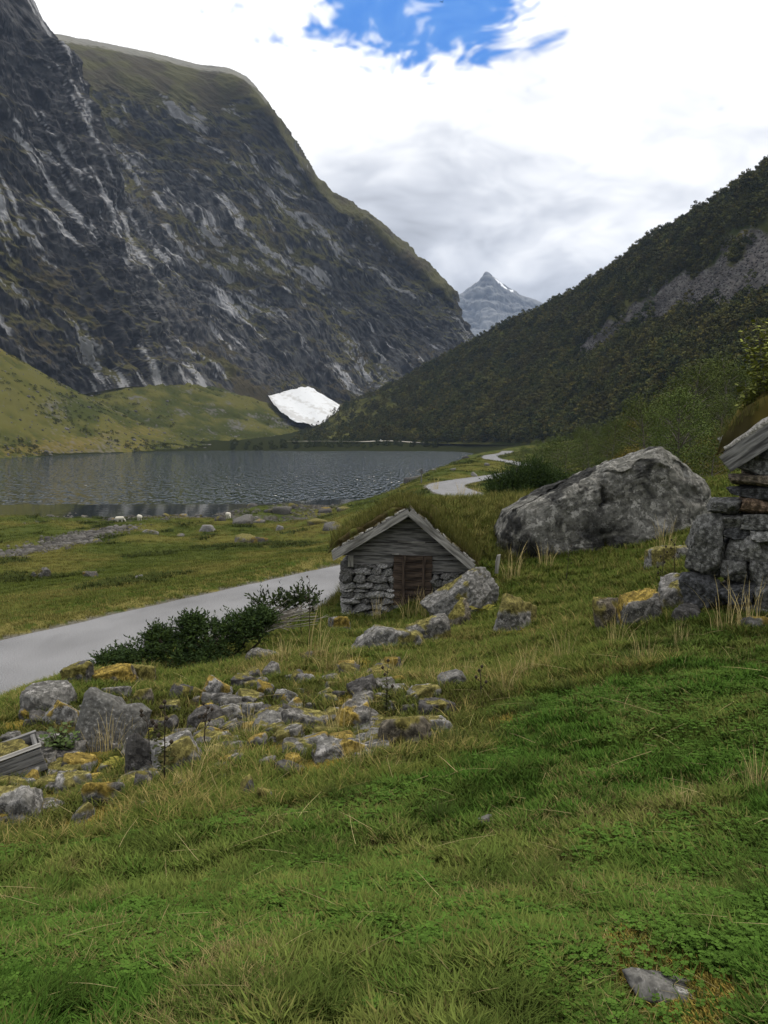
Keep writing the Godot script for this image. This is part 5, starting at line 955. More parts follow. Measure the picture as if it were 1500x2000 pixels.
func surface(cols: Array, nu: int, nv: int) -> PackedVector3Array:
	# a smooth sheet through surveyed columns (foot to crest)
	var fine := []
	for c in cols:
		var line := []
		for j in nv:
			line.append(spline(c, j / float(nv - 1) * (c.size() - 1)))
		fine.append(line)
	var out := PackedVector3Array()
	out.resize(nu * nv)
	for i in nu:
		var t := i / float(nu - 1) * (cols.size() - 1)
		var k := mini(int(t), cols.size() - 2)
		var f := t - k
		var la: Array = fine[maxi(k - 1, 0)]
		var lb: Array = fine[k]
		var lc: Array = fine[k + 1]
		var ld: Array = fine[mini(k + 2, cols.size() - 1)]
		for j in nv:
			out[i * nv + j] = cr(la[j], lb[j], lc[j], ld[j], f)
	return out

func normals_of(p: PackedVector3Array, nu: int, nv: int) -> PackedVector3Array:
	var out := PackedVector3Array()
	out.resize(p.size())
	for i in nu:
		for j in nv:
			var a := p[mini(i + 1, nu - 1) * nv + j] - p[maxi(i - 1, 0) * nv + j]
			var b := p[i * nv + mini(j + 1, nv - 1)] - p[i * nv + maxi(j - 1, 0)]
			out[i * nv + j] = a.cross(b).normalized()
	return out

func build_mountains() -> void:
	build_wall()
	build_slopes()
	build_peak()

func build_wall() -> void:
	var nu := 570
	var nv := 410
	var p := surface(WALL, nu, nv)
	var nrm := normals_of(p, nu, nv)
	var grass := PackedFloat32Array()
	grass.resize(p.size())
	for i in nu:
		for j in nv:
			var k := i * nv + j
			var q := p[k]
			var n := nrm[k]
			# strata and gullies run down to the right, bent here and there
			var wob := 45.0 * n_lo.get_noise_3d(q.x * 0.35, q.y * 0.35, q.z * 0.35)
			var across := q.x * 0.75 - q.z * 0.65 + q.y * 0.75 + wob
			var down := q.y - 0.35 * q.x + wob
			var v := j / float(nv - 1)
			var u := i / float(nu - 1)
			var top := smoothstep(0.62, 0.74, v)
			var keep := smoothstep(0.0, 0.06, v) * (1.0 - lerpf(0.8, 0.35, smoothstep(0.6, 0.72, u)) * top)
			var g1 := n_ridge.get_noise_3d(across * 0.75, down * 0.2, q.z * 0.1)
			var g2 := n_ridge.get_noise_3d(across * 2.6 + 500.0, down * 0.9, q.z * 0.5)
			var g3 := n_mid.get_noise_3d(across * 0.16, down * 0.075, q.z * 0.05)
			var g4 := n_mid.get_noise_3dv(q * 0.42)
			var blk := n_cell.get_noise_3d(across * 1.1, down * 0.45, q.z * 0.3)
			var blk2 := n_cell.get_noise_3d(across * 3.4 + 90.0, down * 1.7, q.z * 1.2)
			var ledge := n_lo.get_noise_3d(q.x * 1.2, q.y * 5.0, q.z * 1.2)
			p[k] = q + n * keep * (15.0 * g1 + 6.5 * g2 + 3.2 * g3 + 1.6 * g4 + 6.0 * ledge + 9.0 * (blk + 0.4) + 4.0 * (blk2 + 0.4))
			grass[k] = 0.9 * n_lo.get_noise_3d(across * 0.7 + 900.0, q.y * 0.6, 0.0) + 0.35 * g3 - 0.35 * g2 - 0.2 * blk
	var nr2 := normals_of(p, nu, nv)
	var c := PackedColorArray()
	c.resize(p.size())
	for i in nu:
		var u := i / float(nu - 1)
		for j in nv:
			var k := i * nv + j
			var q := p[k]
			var v := j / float(nv - 1)
			var wob := 45.0 * n_lo.get_noise_3d(q.x * 0.35, q.y * 0.35, q.z * 0.35)
			var across := q.x * 0.75 - q.z * 0.65 + q.y * 0.75 + wob
			var down := q.y - 0.35 * q.x + wob
			var f := n_mid.get_noise_3d(across * 0.5, down * 0.15, q.z * 0.2)
			var rock := Color(0.018, 0.018, 0.019).lerp(Color(0.085, 0.084, 0.082), smoothstep(-0.25, 0.35, f + 0.5 * n_mid.get_noise_3dv(q * 0.15)))
			if u < 0.3:      # shade of the nearer buttress, painted in by darkening its rock colour
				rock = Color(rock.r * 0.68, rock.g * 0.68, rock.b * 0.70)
			# pale washed streaks
			var s := n_mid.get_noise_3d(across * 0.09, down * 0.018, 0.0) + 0.55 * n_mid.get_noise_3d(across * 0.45, down * 0.12, 7.0) + 0.5 * n_lo.get_noise_3d(q.x * 0.8, q.y * 0.8, 300.0)
			rock = rock.lerp(Color(0.34, 0.34, 0.345), smoothstep(0.3, 0.48, s + 0.12 * n_mid.get_noise_3dv(q * 0.5)) * 0.85)
			var high := smoothstep(0.56, 0.8, v + 0.16 * n_lo.get_noise_3d(q.x * 1.3, q.y * 1.3, q.z * 1.3)) * smoothstep(0.3, 0.36, u)
			var gr := grass[k] + 0.9 * (nr2[k].y - 0.52) + 0.65 * high - 0.04 + 0.17 * smoothstep(0.32, 0.5, u) + 0.25 * f
			var olive := Color(0.044, 0.038, 0.016).lerp(Color(0.066, 0.062, 0.02), smoothstep(-0.3, 0.3, n_lo.get_noise_3d(q.x * 2.0, q.y * 2.0, q.z)))
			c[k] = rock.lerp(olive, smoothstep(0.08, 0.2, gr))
			if v > 0.815 and u > 0.33 and u < 0.66:      # pale gravelly brow of the plateau
				c[k] = c[k].lerp(Color(0.22, 0.215, 0.19), smoothstep(0.815, 0.83, v + 0.02 * f) * 0.7)
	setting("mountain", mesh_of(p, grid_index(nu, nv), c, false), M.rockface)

var slopes := []

func build_slopes() -> void:
	# grassy fan on the left shore, scree slopes under the wall, the old snow at their top
	var sets := [[FAN, 260, 150, "hill"], [TALUS, 300, 170, "hill"]]
	for s in sets:
		var nu: int = s[1]
		var nv: int = s[2]
		var p := surface(s[0], nu, nv)
		var nrm := normals_of(p, nu, nv)
		var c := PackedColorArray()
		var fan: bool = s[0] == FAN
		for i in nu:
			for j in nv:
				var k := i * nv + j
				var q := p[k]
				var m := n_mid.get_noise_3dv(q * 0.12)
				var l := n_lo.get_noise_3d(q.x * 1.6, q.y * 3.0, q.z * 1.0)
				var f := n_mid.get_noise_3dv(q * 0.6)
				var amp := 1.2 if fan else 2.2
				p[k] = q + nrm[k] * (amp * m + 0.6 * amp * l + 0.25 * amp * f)
				var col := Color(0.05, 0.057, 0.017).lerp(Color(0.098, 0.094, 0.028), smoothstep(-0.25, 0.3, l + 0.4 * m))
				if fan:
					col = col.lerp(Color(0.15, 0.115, 0.035), smoothstep(0.05, 0.4, n_lo.get_noise_3d(q.x * 1.3 + 60.0, q.y * 2.0, 0.0) + 0.3 * f) * 0.8)
					var gr := n_lo.get_noise_3d((q.x + q.y) * 2.2 + 300.0, (q.y - q.x) * 0.5, 0.0) + 0.35 * f
					col = col.lerp(Color(0.125, 0.12, 0.11), smoothstep(0.36, 0.5, gr) * 0.7)
				else:
					col = col.lerp(Color(0.035, 0.042, 0.014), 0.7 * smoothstep(0.12, 0.4, -l + 0.5 * f))
					var st := n_mid.get_noise_3d(q.x * 0.07 + 30.0, q.y * 0.12, q.z * 0.03) + 0.6 * f
					col = col.lerp(Color(0.11, 0.107, 0.1), smoothstep(0.34, 0.54, st))
				c.append(col)
		setting(s[3], mesh_of(p, grid_index(nu, nv), c, fan), M.turf_far)
		slopes.append([p, nu, nv])
	var nu := 90
	var nv := 60
	var p := surface(SNOW, nu, nv)
	var nrm := normals_of(p, nu, nv)
	for k in p.size():
		var q := p[k]
		p[k] = q - nrm[k] * (0.7 * n_mid.get_noise_3dv(q * 0.06) + 0.12 * n_mid.get_noise_3dv(q * 0.5))
		var i := k / nv
		var j := k % nv
		if i < 2 or i > nu - 3 or j < 2 or j > nv - 3:
			p[k].y += 2.0 * n_mid.get_noise_3dv(q * 0.15)
	var dirt := PackedColorArray()
	for q in p:
		var g := n_mid.get_noise_3d(q.x * 0.05 + q.y * 0.1, q.y * 0.02, q.z * 0.02) + 0.6 * n_mid.get_noise_3dv(q * 0.3)
		dirt.append(Color(0.68, 0.70, 0.72).lerp(Color(0.48, 0.48, 0.47), 0.8 * smoothstep(0.15, 0.5, g)))
	setting("snow", mesh_of(p, grid_index(nu, nv), dirt), M.old_snow)

func build_peak() -> void:
	var nu := 220
	var nv := 150
	var p := surface(PEAK, nu, nv)
	var nrm := normals_of(p, nu, nv)
	var c := PackedColorArray()
	for i in nu:
		var u := i / float(nu - 1)
		for j in nv:
			var k := i * nv + j
			var q := p[k]
			var v := j / float(nv - 1)
			var g := n_ridge.get_noise_3d(q.x * 0.35 + q.y * 0.12, q.y * 0.10, q.z * 0.05)
			var h := n_lo.get_noise_3d(q.x * 0.7, q.y * 2.2, 0.0)
			var m := n_lo.get_noise_3dv(q * 3.0)
			p[k] = q + nrm[k] * (38.0 * g + 20.0 * h + 10.0 * m) * (1.0 - 0.72 * smoothstep(0.6, 0.75, v)) * smoothstep(0.0, 0.1, v)
			var col := Color(0.06, 0.065, 0.072).lerp(Color(0.17, 0.175, 0.18), smoothstep(-0.3, 0.35, h * 0.8 + 0.6 * g + 0.5 * m - 0.1))
			if u > 0.565 and u < 0.71:
				var band := 0.735 - (u - 0.565) * 0.22
				if absf(v - band + 0.006 * m) < 0.013 + 0.02 * m:
					col = Color(0.85, 0.87, 0.9)
			c.append(col)
	setting("mountain", mesh_of(p, grid_index(nu, nv), c, false), M.rockface)

var hill_p := PackedVector3Array()
const HU := 330
const HV := 240

func scree_at(u: float, v: float) -> float:
	# 1 inside the stone runs on the right-hand slope
	var best := 0.0
	for run in SCREE:
		for i in run.size() - 1:
			var a := Vector2(run[i].x, run[i].y) * Vector2(10.0, 4.0)
			var b := Vector2(run[i + 1].x, run[i + 1].y) * Vector2(10.0, 4.0)
			var q := Vector2(u, v) * Vector2(10.0, 4.0)
			var t := clampf((q - a).dot(b - a) / (b - a).length_squared(), 0.0, 1.0)
			var w: float = 1.05 * lerpf(run[i].z, run[i + 1].z, t) * (1.0 + 0.9 * n_lo.get_noise_2d(u * 3000.0, v * 2000.0) + 0.5 * n_mid.get_noise_2d(u * 100.0, v * 60.0))
			best = maxf(best, 1.0 - smoothstep(w * 0.75, w * 1.1, q.distance_to(a + (b - a) * t)))
	return best

func build_hillside() -> void:
	hill_p = surface(HILL, HU, HV)
	var nrm := normals_of(hill_p, HU, HV)
	var c := PackedColorArray()
	for i in HU:
		var u := i / float(HU - 1)
		for j in HV:
			var k := i * HV + j
			var q := hill_p[k]
			var v := j / float(HV - 1)
			var m := n_mid.get_noise_3dv(q * 0.1)
			hill_p[k] = q + nrm[k] * (4.0 * n_lo.get_noise_3dv(q * 2.0) + 1.2 * m) * smoothstep(0.0, 0.1, v)
			var col := Color(0.034, 0.04, 0.013).lerp(Color(0.085, 0.084, 0.025), smoothstep(-0.1, 0.3, n_lo.get_noise_3dv(q * 1.5) + 0.5 * m + 0.35 * (1.0 - smoothstep(0.1, 0.4, u))))
			var s := scree_at(u, v)
			col = col.lerp(Color(0.07, 0.065, 0.062).lerp(Color(0.125, 0.118, 0.112), smoothstep(-0.2, 0.3, n_mid.get_noise_3dv(q * 0.5))), s)
			c.append(col)
	setting("hillside", mesh_of(hill_p, grid_index(HU, HV), c, false), M.turf_far)

func hill_point(u: float, v: float) -> Vector3:
	var a := clampf(u, 0.0, 0.9999) * (HU - 1)
	var b := clampf(v, 0.0, 0.9999) * (HV - 1)
	var i := int(a)
	var j := int(b)
	var p := hill_p[i * HV + j].lerp(hill_p[(i + 1) * HV + j], a - i)
	var q := hill_p[i * HV + j + 1].lerp(hill_p[(i + 1) * HV + j + 1], a - i)
	return p.lerp(q, b - j)

# ------------------------------------------------------------------ materials

func make_materials() -> void:
	var grey := [[0.0, Color(0.62, 0.62, 0.62)], [1.0, Color(1.38, 1.38, 1.38)]]
	var fine_bump := relief(512, noise_of(0.02, 5, 5), 7.0)
	M.soil = vertex_mat(1.0, 0.08)
	M.soil.albedo_texture = grain_image(256, noise_of(0.03, 71, 4), [[0.25, Color(0.55, 0.55, 0.5)], [0.5, Color(0.9, 0.9, 0.9)], [0.75, Color(1, 1, 1)]])
	three_way(M.soil, 0.9)
	M.rockface = vertex_mat(0.9, 0.3)
	M.turf_far = vertex_mat(1.0, 0.05)
	M.snow = plain(lin(0.82, 0.84, 0.86), 0.6)
	M.old_snow = vertex_mat(0.7, 0.2)
	M.asphalt = plain(Color.WHITE, 0.85)
	M.asphalt.vertex_color_use_as_albedo = true
	M.asphalt.albedo_texture = grain_image(512, noise_of(0.16, 8, 4), [[0.2, Color(0.15, 0.15, 0.152)], [0.5, Color(0.215, 0.215, 0.22)], [0.8, Color(0.29, 0.29, 0.292)]])
	M.asphalt.normal_texture = relief(512, noise_of(0.2, 9, 3), 3.0)
	M.asphalt.normal_enabled = true
	M.asphalt.normal_scale = 0.4
	three_way(M.asphalt, 0.35)
	M.gravel_road = plain(lin(0.30, 0.28, 0.24))
	M.water = plain(lin(0.005, 0.014, 0.02), 0.04)
	M.water.metallic_specular = 0.5
	M.water.normal_enabled = true
	M.water.normal_texture = relief(1024, noise_of(0.03, 14, 2), 8.0)
	M.water.normal_scale = 1.5
	three_way(M.water, 0.03)
	M.water.uv1_scale = Vector3(0.03, 0.03, 0.005)
	M.calm_water = plain(lin(0.012, 0.016, 0.011), 0.03)
	M.calm_water.metallic_specular = 0.5
	M.calm_water.normal_enabled = true
	M.calm_water.normal_texture = relief(512, noise_of(0.02, 15, 3), 2.0)
	M.calm_water.normal_scale = 0.05
	three_way(M.calm_water, 0.05)
	make_more_materials(fine_bump)

# ------------------------------------------------------------------ materials of the objects

func stone_image(seed_: int, dark: float, pale: float) -> ImageTexture:
	# grey stone with pale crusts of lichen and black patches; values are shares of the vertex colour
	var size := 512
	var a := noise_of(0.022, seed_, 5).get_seamless_image(size, size).get_data()
	var b := noise_of(0.028, seed_ + 1, 5).get_seamless_image(size, size).get_data()
	var c := noise_of(0.09, seed_ + 2, 4).get_seamless_image(size, size).get_data()
	var e := noise_of(0.3, seed_ + 3, 2).get_seamless_image(size, size).get_data()
	var im := Image.create_empty(size, size, false, Image.FORMAT_RGB8)
	for y in size:
		for x in size:
			var k := y * size + x
			var g := c[k] / 255.0
			var h := e[k] / 255.0
			var v := 0.08 + 0.3 * g + 0.2 * h
			var l := a[k] / 255.0 + 0.5 * (g - 0.5) + 0.25 * (h - 0.5)
			var s := b[k] / 255.0 + 0.45 * (g - 0.5) + 0.2 * (h - 0.5)
			var w := smoothstep(pale, pale + 0.05, l)
			v = lerpf(v, 0.6 + 0.35 * h, w)
			v = lerpf(v, 0.06 + 0.1 * h, smoothstep(dark, dark + 0.06, s) * 0.9)
			im.set_pixel(x, y, Color(v, v * (1.0 - 0.01 * w), v * (0.965 + 0.02 * w)).linear_to_srgb())
	return ImageTexture.create_from_image(im)

func stone_mat(tex: Texture2D, bump: Texture2D, per_metre: float) -> StandardMaterial3D:
	var m := vertex_mat(0.92, 0.25)
	m.albedo_texture = tex
	m.normal_enabled = true
	m.normal_texture = bump
	m.normal_scale = 1.0
	return three_way(m, per_metre)

func wood_mat(dark: Color, light: Color, seed_: int) -> StandardMaterial3D:
	var m := plain(Color.WHITE, 0.88)
	var n := noise_of(0.018, seed_, 5)
	m.albedo_texture = grain_image(256, n, [[0.2, dark], [0.45, dark.lerp(light, 0.45)], [0.6, light], [0.8, dark.lerp(light, 0.6)]])
	m.normal_enabled = true
	m.normal_texture = relief(256, n, 5.0)
	m.uv1_triplanar = true
	m.uv1_scale = Vector3(0.3, 3.2, 3.2)      # the grain runs along the board
	return m

func make_more_materials(fine_bump: Texture2D) -> void:
	var stone_tex := stone_image(101, 0.62, 0.585)
	var stone_dark := stone_image(151, 0.57, 0.66)
	M.stone = stone_mat(stone_tex, fine_bump, 0.8)
	M.stone_dark = stone_mat(stone_dark, fine_bump, 0.9)
	M.boulder = stone_mat(stone_image(201, 0.59, 0.61), fine_bump, 0.32)
	M.wall_stone = stone_mat(stone_image(251, 0.57, 0.55), fine_bump, 1.1)
	M.hut_stone = stone_mat(M.wall_stone.albedo_texture, fine_bump, 0.4)
	M.concrete = plain(Color.WHITE, 0.95)
	M.concrete.albedo_texture = grain_image(256, noise_of(0.05, 261, 5), [[0.2, Color(0.06, 0.058, 0.052)], [0.5, Color(0.10, 0.098, 0.09)], [0.72, Color(0.13, 0.127, 0.117)], [0.8, Color(0.26, 0.255, 0.24)]])
	M.concrete.normal_enabled = true
	M.concrete.normal_texture = fine_bump
	three_way(M.concrete, 1.6)
	M.dead_twig = plain(lin(0.27, 0.245, 0.21), 0.95)
	M.board = wood_mat(Color(0.05, 0.049, 0.048), Color(0.21, 0.205, 0.195), 301)
	M.barge = wood_mat(Color(0.11, 0.105, 0.095), Color(0.31, 0.30, 0.275), 311)
	M.door = wood_mat(Color(0.02, 0.015, 0.012), Color(0.088, 0.064, 0.048), 321)
	M.earth = plain(lin(0.06, 0.048, 0.035), 1.0)
	M.bark = stone_mat(stone_image(351, 0.7, 0.55), fine_bump, 2.2)
	M.turf = vertex_mat(1.0, 0.1)
	M.leaf = vertex_mat(0.8, 0.12)
	M.leaf.backlight = Color(0.45, 0.45, 0.45)
	M.blade = vertex_mat(0.85, 0.08)
	M.blade.backlight = Color(0.55, 0.55, 0.55)
	M.tussock = vertex_mat(0.85, 0.1)
	M.tussock.albedo_color = lin(0.055, 0.075, 0.02)
	M.tussock.backlight = Color(0.3, 0.3, 0.3)
	M.straw = vertex_mat(0.8, 0.2)
	M.straw.albedo_color = lin(0.5, 0.4, 0.18)
	M.straw.backlight = Color(0.3, 0.3, 0.3)
	M.twig = plain(lin(0.12, 0.105, 0.09), 0.95)
	M.dark_twig = plain(lin(0.045, 0.035, 0.025), 0.95)
	M.pale_wood = wood_mat(Color(0.18, 0.17, 0.155), Color(0.42, 0.41, 0.38), 331)
	M.wool = plain(lin(0.55, 0.52, 0.44), 1.0)
	M.feather = plain(lin(0.03, 0.03, 0.03), 0.9)

# ------------------------------------------------------------------ shapes

var ico_cache := {}

func ico(level: int) -> Array:
	if ico_cache.has(level):
		return ico_cache[level]
	var v := PackedVector3Array()
	var f := PackedInt32Array()
	if level == 0:
		var t := (1.0 + sqrt(5.0)) / 2.0
		for p in [[-1, t, 0], [1, t, 0], [-1, -t, 0], [1, -t, 0], [0, -1, t], [0, 1, t], [0, -1, -t], [0, 1, -t], [t, 0, -1], [t, 0, 1], [-t, 0, -1], [-t, 0, 1]]:
			v.append(Vector3(p[0], p[1], p[2]).normalized())
		f = PackedInt32Array([0, 11, 5, 0, 5, 1, 0, 1, 7, 0, 7, 10, 0, 10, 11, 1, 5, 9, 5, 11, 4, 11, 10, 2, 10, 7, 6, 7, 1, 8, 3, 9, 4, 3, 4, 2, 3, 2, 6, 3, 6, 8, 3, 8, 9, 4, 9, 5, 2, 4, 11, 6, 2, 10, 8, 6, 7, 9, 8, 1])
		for k in range(0, f.size(), 3):
			var w := f[k + 1]
			f[k + 1] = f[k + 2]
			f[k + 2] = w
	else:
		var base := ico(level - 1)
		v = base[0].duplicate()
		var old: PackedInt32Array = base[1]
		var mid := {}
		for k in range(0, old.size(), 3):
			var m := []
			for e in 3:
				var a := old[k + e]
				var b := old[k + (e + 1) % 3]
				var key := mini(a, b) * 100000 + maxi(a, b)
				if not mid.has(key):
					mid[key] = v.size()
					v.append(((v[a] + v[b]) * 0.5).normalized())
				m.append(mid[key])
			f.append_array([old[k], m[0], m[2], old[k + 1], m[1], m[0], old[k + 2], m[2], m[1], m[0], m[1], m[2]])
	ico_cache[level] = [v, f]
	return ico_cache[level]

func rock_mesh(seed_: int, size: Vector3, level := 3, tint := Color(0.42, 0.42, 0.42), moss := 0.0, moss_color := Color(0.42, 0.30, 0.045), rough := 1.0) -> ArrayMesh:
	# a broken boulder: a ball cut by random planes, then worn; size is its full width, height and depth
	var r := RandomNumberGenerator.new()
	r.seed = seed_
	var planes := []
	for ax in 3:
		for sg in [-1.0, 1.0]:
			var n := Vector3.ZERO
			n[ax] = sg
			n = (n + Vector3(r.randfn(), r.randfn(), r.randfn()) * 0.22).normalized()
			planes.append([n, r.randf_range(0.6, 0.86)])
	for k in 6:
		planes.append([Vector3(r.randfn(), r.randfn() * 0.8, r.randfn()).normalized(), r.randf_range(0.68, 0.95)])
	var s := ico(level)
	var v := PackedVector3Array()
	var c := PackedColorArray()
	var biggest := maxf(size.x, size.z)
	for p in s[0]:
		var q: Vector3 = p
		var rad := 1.2
		for pl in planes:
			var dt: float = q.dot(pl[0])
			if dt > 0.05:
				rad = minf(rad, pl[1] / dt)
		var o := Vector3(seed_ % 97, seed_ % 53, seed_ % 31)
		rad += rough * (0.06 * n_mid.get_noise_3dv(q * 3.0 + o) + 0.06 * n_mid.get_noise_3dv(q * 10.0 + o) + 0.03 * n_hi.get_noise_3dv(q * 4.0 + o))
		var w := q * rad * size * 0.5
		v.append(w)
		var m := 0.0
		if moss > 0.0:
			var g := n_mid.get_noise_3dv(w * (2.2 / maxf(biggest, 0.3)) + o * 3.0) + 0.5 * n_hi.get_noise_3dv(w * 0.8 + o)
			m = smoothstep(0.0, 0.1, (q.y - 0.8 + 0.75 * moss) * 0.7 + g * 1.1)
		c.append(tint.lerp(moss_color, m * 0.92))
	return mesh_of(v, s[1], c)

func outline_rock(seed_: int, outline: Array, depth: float, tint: Color, level := 5, flat := 0.5, rough := 1.0, moss := 0.0) -> ArrayMesh:
	# a stone whose outline is known: points in metres round its middle, counter-clockwise, and its depth
	var s := ico(level)
	var v := PackedVector3Array()
	var c := PackedColorArray()
	var o := Vector3(seed_ % 89, seed_ % 47, seed_ % 29)
	for p in s[0]:
		var q: Vector3 = p
		var xy := Vector2(q.x, q.y)
		var l := xy.length()
		var dir := xy / maxf(l, 1e-5)
		var rad := 0.0
		for k in outline.size():
			var a: Vector2 = outline[k]
			var b: Vector2 = outline[(k + 1) % outline.size()]
			var e := b - a
			var den := dir.cross(e)
			if absf(den) > 1e-6:
				var t := a.cross(e) / den
				var u := a.cross(dir) / den
				if t > 0.0 and u >= -1e-4 and u <= 1.0001:
					rad = maxf(rad, t)
		var f := pow(l, flat)
		var w := Vector3(dir.x * rad * f, dir.y * rad * f, signf(q.z) * pow(absf(q.z), 0.75) * depth * 0.5)
		var n := Vector3(dir.x * l, dir.y * l, q.z)
		w += n * rough * (0.16 * n_mid.get_noise_3dv(w * 1.2 + o) + 0.045 * n_mid.get_noise_3dv(w * 5.0 + o) + 0.04 * n_hi.get_noise_3dv(w * 1.6 + o))
		if level > 5 and q.z > 0.0:      # an open crack down the face and broken steps beside it
			var bend := w.x + 0.12 - 0.25 * n_mid.get_noise_2d(w.y * 1.5, 3.0)
			w.z -= 0.4 * (1.0 - smoothstep(0.0, 0.1, absf(bend))) * smoothstep(0.75, 0.35, w.y)
			w.z += 0.16 * smoothstep(0.0, 0.06, bend) - 0.14 * smoothstep(0.0, 0.1, w.x - 0.95 - 0.3 * n_mid.get_noise_2d(w.y, 8.0))
			w.z += 0.12 * smoothstep(0.0, 0.08, n_mid.get_noise_3dv(w * 0.9 + o * 2.0))
		v.append(w)
		var m := 0.0
		var black := smoothstep(0.03, 0.08, n_mid.get_noise_3d(w.x * 1.1 + o.x, w.y * 0.6, w.z + o.z) + 0.7 * n_mid.get_noise_3dv(w * 3.5 + o)) * (1.0 if level > 5 else 0.0)
		if moss > 0.0:
			m = smoothstep(0.0, 0.12, q.y - 0.75 + 0.6 * moss + 0.8 * n_mid.get_noise_3dv(w * 2.0 + o))
		c.append(tint.lerp(Color(0.33, 0.28, 0.06), m * 0.9).lerp(Color(0.07, 0.07, 0.07), black * 0.9))
	return mesh_of(v, s[1], c)

func block_mesh(seed_: int, tint: Color) -> ArrayMesh:
	# a hewn stone of unit size: a box with uneven corners and worn edges, 44 triangles
	var r := RandomNumberGenerator.new()
	r.seed = seed_
	var v := PackedVector3Array()
	var idx := PackedInt32Array()
	var id := {}
	for sx in [-1, 1]:
		for sy in [-1, 1]:
			for sz in [-1, 1]:
				var corner := Vector3(sx * r.randf_range(0.43, 0.52), sy * r.randf_range(0.40, 0.52), sz * r.randf_range(0.42, 0.52))
				for ax in 3:
					var cut := Vector3(sx * r.randf_range(0.03, 0.09), sy * r.randf_range(0.06, 0.16), sz * r.randf_range(0.04, 0.10))
					cut[ax] = 0.0
					id[[sx, sy, sz, ax]] = v.size()
					v.append(corner - cut)
	var quad := func(a: int, b: int, c2: int, d: int) -> void:
		var n := (v[b] - v[a]).cross(v[c2] - v[a])
		var mid := (v[a] + v[b] + v[c2] + v[d]) * 0.25
		if n.dot(mid) < 0.0:
			idx.append_array([a, b, c2, a, c2, d])
		else:
			idx.append_array([a, c2, b, a, d, c2])
	for ax in 3:
		var u := (ax + 1) % 3
		var w := (ax + 2) % 3
		for s in [-1, 1]:
			var ring := []
			for e in [[-1, -1], [1, -1], [1, 1], [-1, 1]]:
				var k := [0, 0, 0, ax]
				k[ax] = s; k[u] = e[0]; k[w] = e[1]
				ring.append(id[k])
			quad.call(ring[0], ring[1], ring[2], ring[3])
		for e in [[-1, -1], [1, -1], [1, 1], [-1, 1]]:   # the worn edge along ax
			var k0 := [0, 0, 0, u]
			k0[u] = e[0]; k0[w] = e[1]; k0[ax] = -1
			var k1: Array = k0.duplicate(); k1[ax] = 1
			var k2: Array = k1.duplicate(); k2[3] = w
			var k3: Array = k0.duplicate(); k3[3] = w
			quad.call(id[k0], id[k1], id[k2], id[k3])
	for sx in [-1, 1]:
		for sy in [-1, 1]:
			for sz in [-1, 1]:
				var a: int = id[[sx, sy, sz, 0]]
				var b: int = id[[sx, sy, sz, 1]]
				var c3: int = id[[sx, sy, sz, 2]]
				if (v[b] - v[a]).cross(v[c3] - v[a]).dot(v[a]) < 0.0:
					idx.append_array([a, b, c3])
				else:
					idx.append_array([a, c3, b])
	var col := PackedColorArray()
	col.resize(v.size())
	col.fill(tint)
	return mesh_of(v, idx, col, false)

func prism(outline: Array, thick: float) -> ArrayMesh:
	# a board: an outline in x and y given some thickness along z, its arrises slightly rounded
	var v := PackedVector3Array()
	var idx := PackedInt32Array()
	var n := outline.size()
	var mid := Vector2.ZERO
	for p in outline:
		mid += p / n
	var rings := [[-0.5, 0.008], [-0.42, 0.0], [0.42, 0.0], [0.5, 0.008]]
	for rg in rings:
		for p in outline:
			var q: Vector2 = p - (p - mid).normalized() * rg[1]
			v.append(Vector3(q.x, q.y, rg[0] * thick))
	for j in 3:
		for k in n:
			var a := j * n + k
			var b := j * n + (k + 1) % n
			idx.append_array([a, a + n, b, b, a + n, b + n])
	for k in range(1, n - 1):
		idx.append_array([0, k, k + 1])
		idx.append_array([3 * n, 3 * n + k + 1, 3 * n + k])
	return mesh_of(v, idx, PackedColorArray(), false)

func rect(w: float, h: float) -> Array:
	return [Vector2(-w / 2, -h / 2), Vector2(w / 2, -h / 2), Vector2(w / 2, h / 2), Vector2(-w / 2, h / 2)]

func tuft(seed_: int, n: int, lo: float, hi: float, spread: float, width: float, lean: float, segs := 2, vary := 0.25) -> ArrayMesh:
	# a bunch of grass blades, each a narrow bent strip
	var r := RandomNumberGenerator.new()
	r.seed = seed_
	var v := PackedVector3Array()
	var c := PackedColorArray()
	var idx := PackedInt32Array()
	for k in n:
		var a := r.randf() * TAU
		var out := Vector3(cos(a), 0, sin(a))
		var base := out * spread * sqrt(r.randf())
		var a2 := a + r.randf_range(-1.1, 1.1)
		var dir := Vector3(cos(a2), 0, sin(a2))
		var side := Vector3(-dir.z, 0, dir.x).rotated(Vector3.UP, r.randf_range(-0.8, 0.8))
		var len := r.randf_range(lo, hi)
		var ln := lean * r.randf_range(0.25, 1.0)
		var wd := width * r.randf_range(0.7, 1.2)
		var col := Color(1, 1, 1) * (1.0 + r.randf_range(-vary, vary))
		if r.randf() < 0.2:
			col = Color(2.3, 1.7, 1.3) * r.randf_range(0.8, 1.1)
		col.a = 1.0
		var at := v.size()
		for s in segs + 1:
			var t := s / float(segs)
			var p := base + Vector3(0, len * t * (1.0 - 0.35 * ln * t), 0) + dir * len * ln * t * t * 0.9
			if s == segs:
				v.append(p); c.append(col)
			else:
				var hw := wd * 0.5 * (1.0 - 0.55 * t)
				v.append(p - side * hw); v.append(p + side * hw)
				c.append(col); c.append(col)
		for s in segs - 1:
			var b := at + s * 2
			idx.append_array([b, b + 2, b + 1, b + 1, b + 2, b + 3])
		var e := at + (segs - 1) * 2
		idx.append_array([e, e + 2, e + 1])
	return mesh_of(v, idx, c, false)

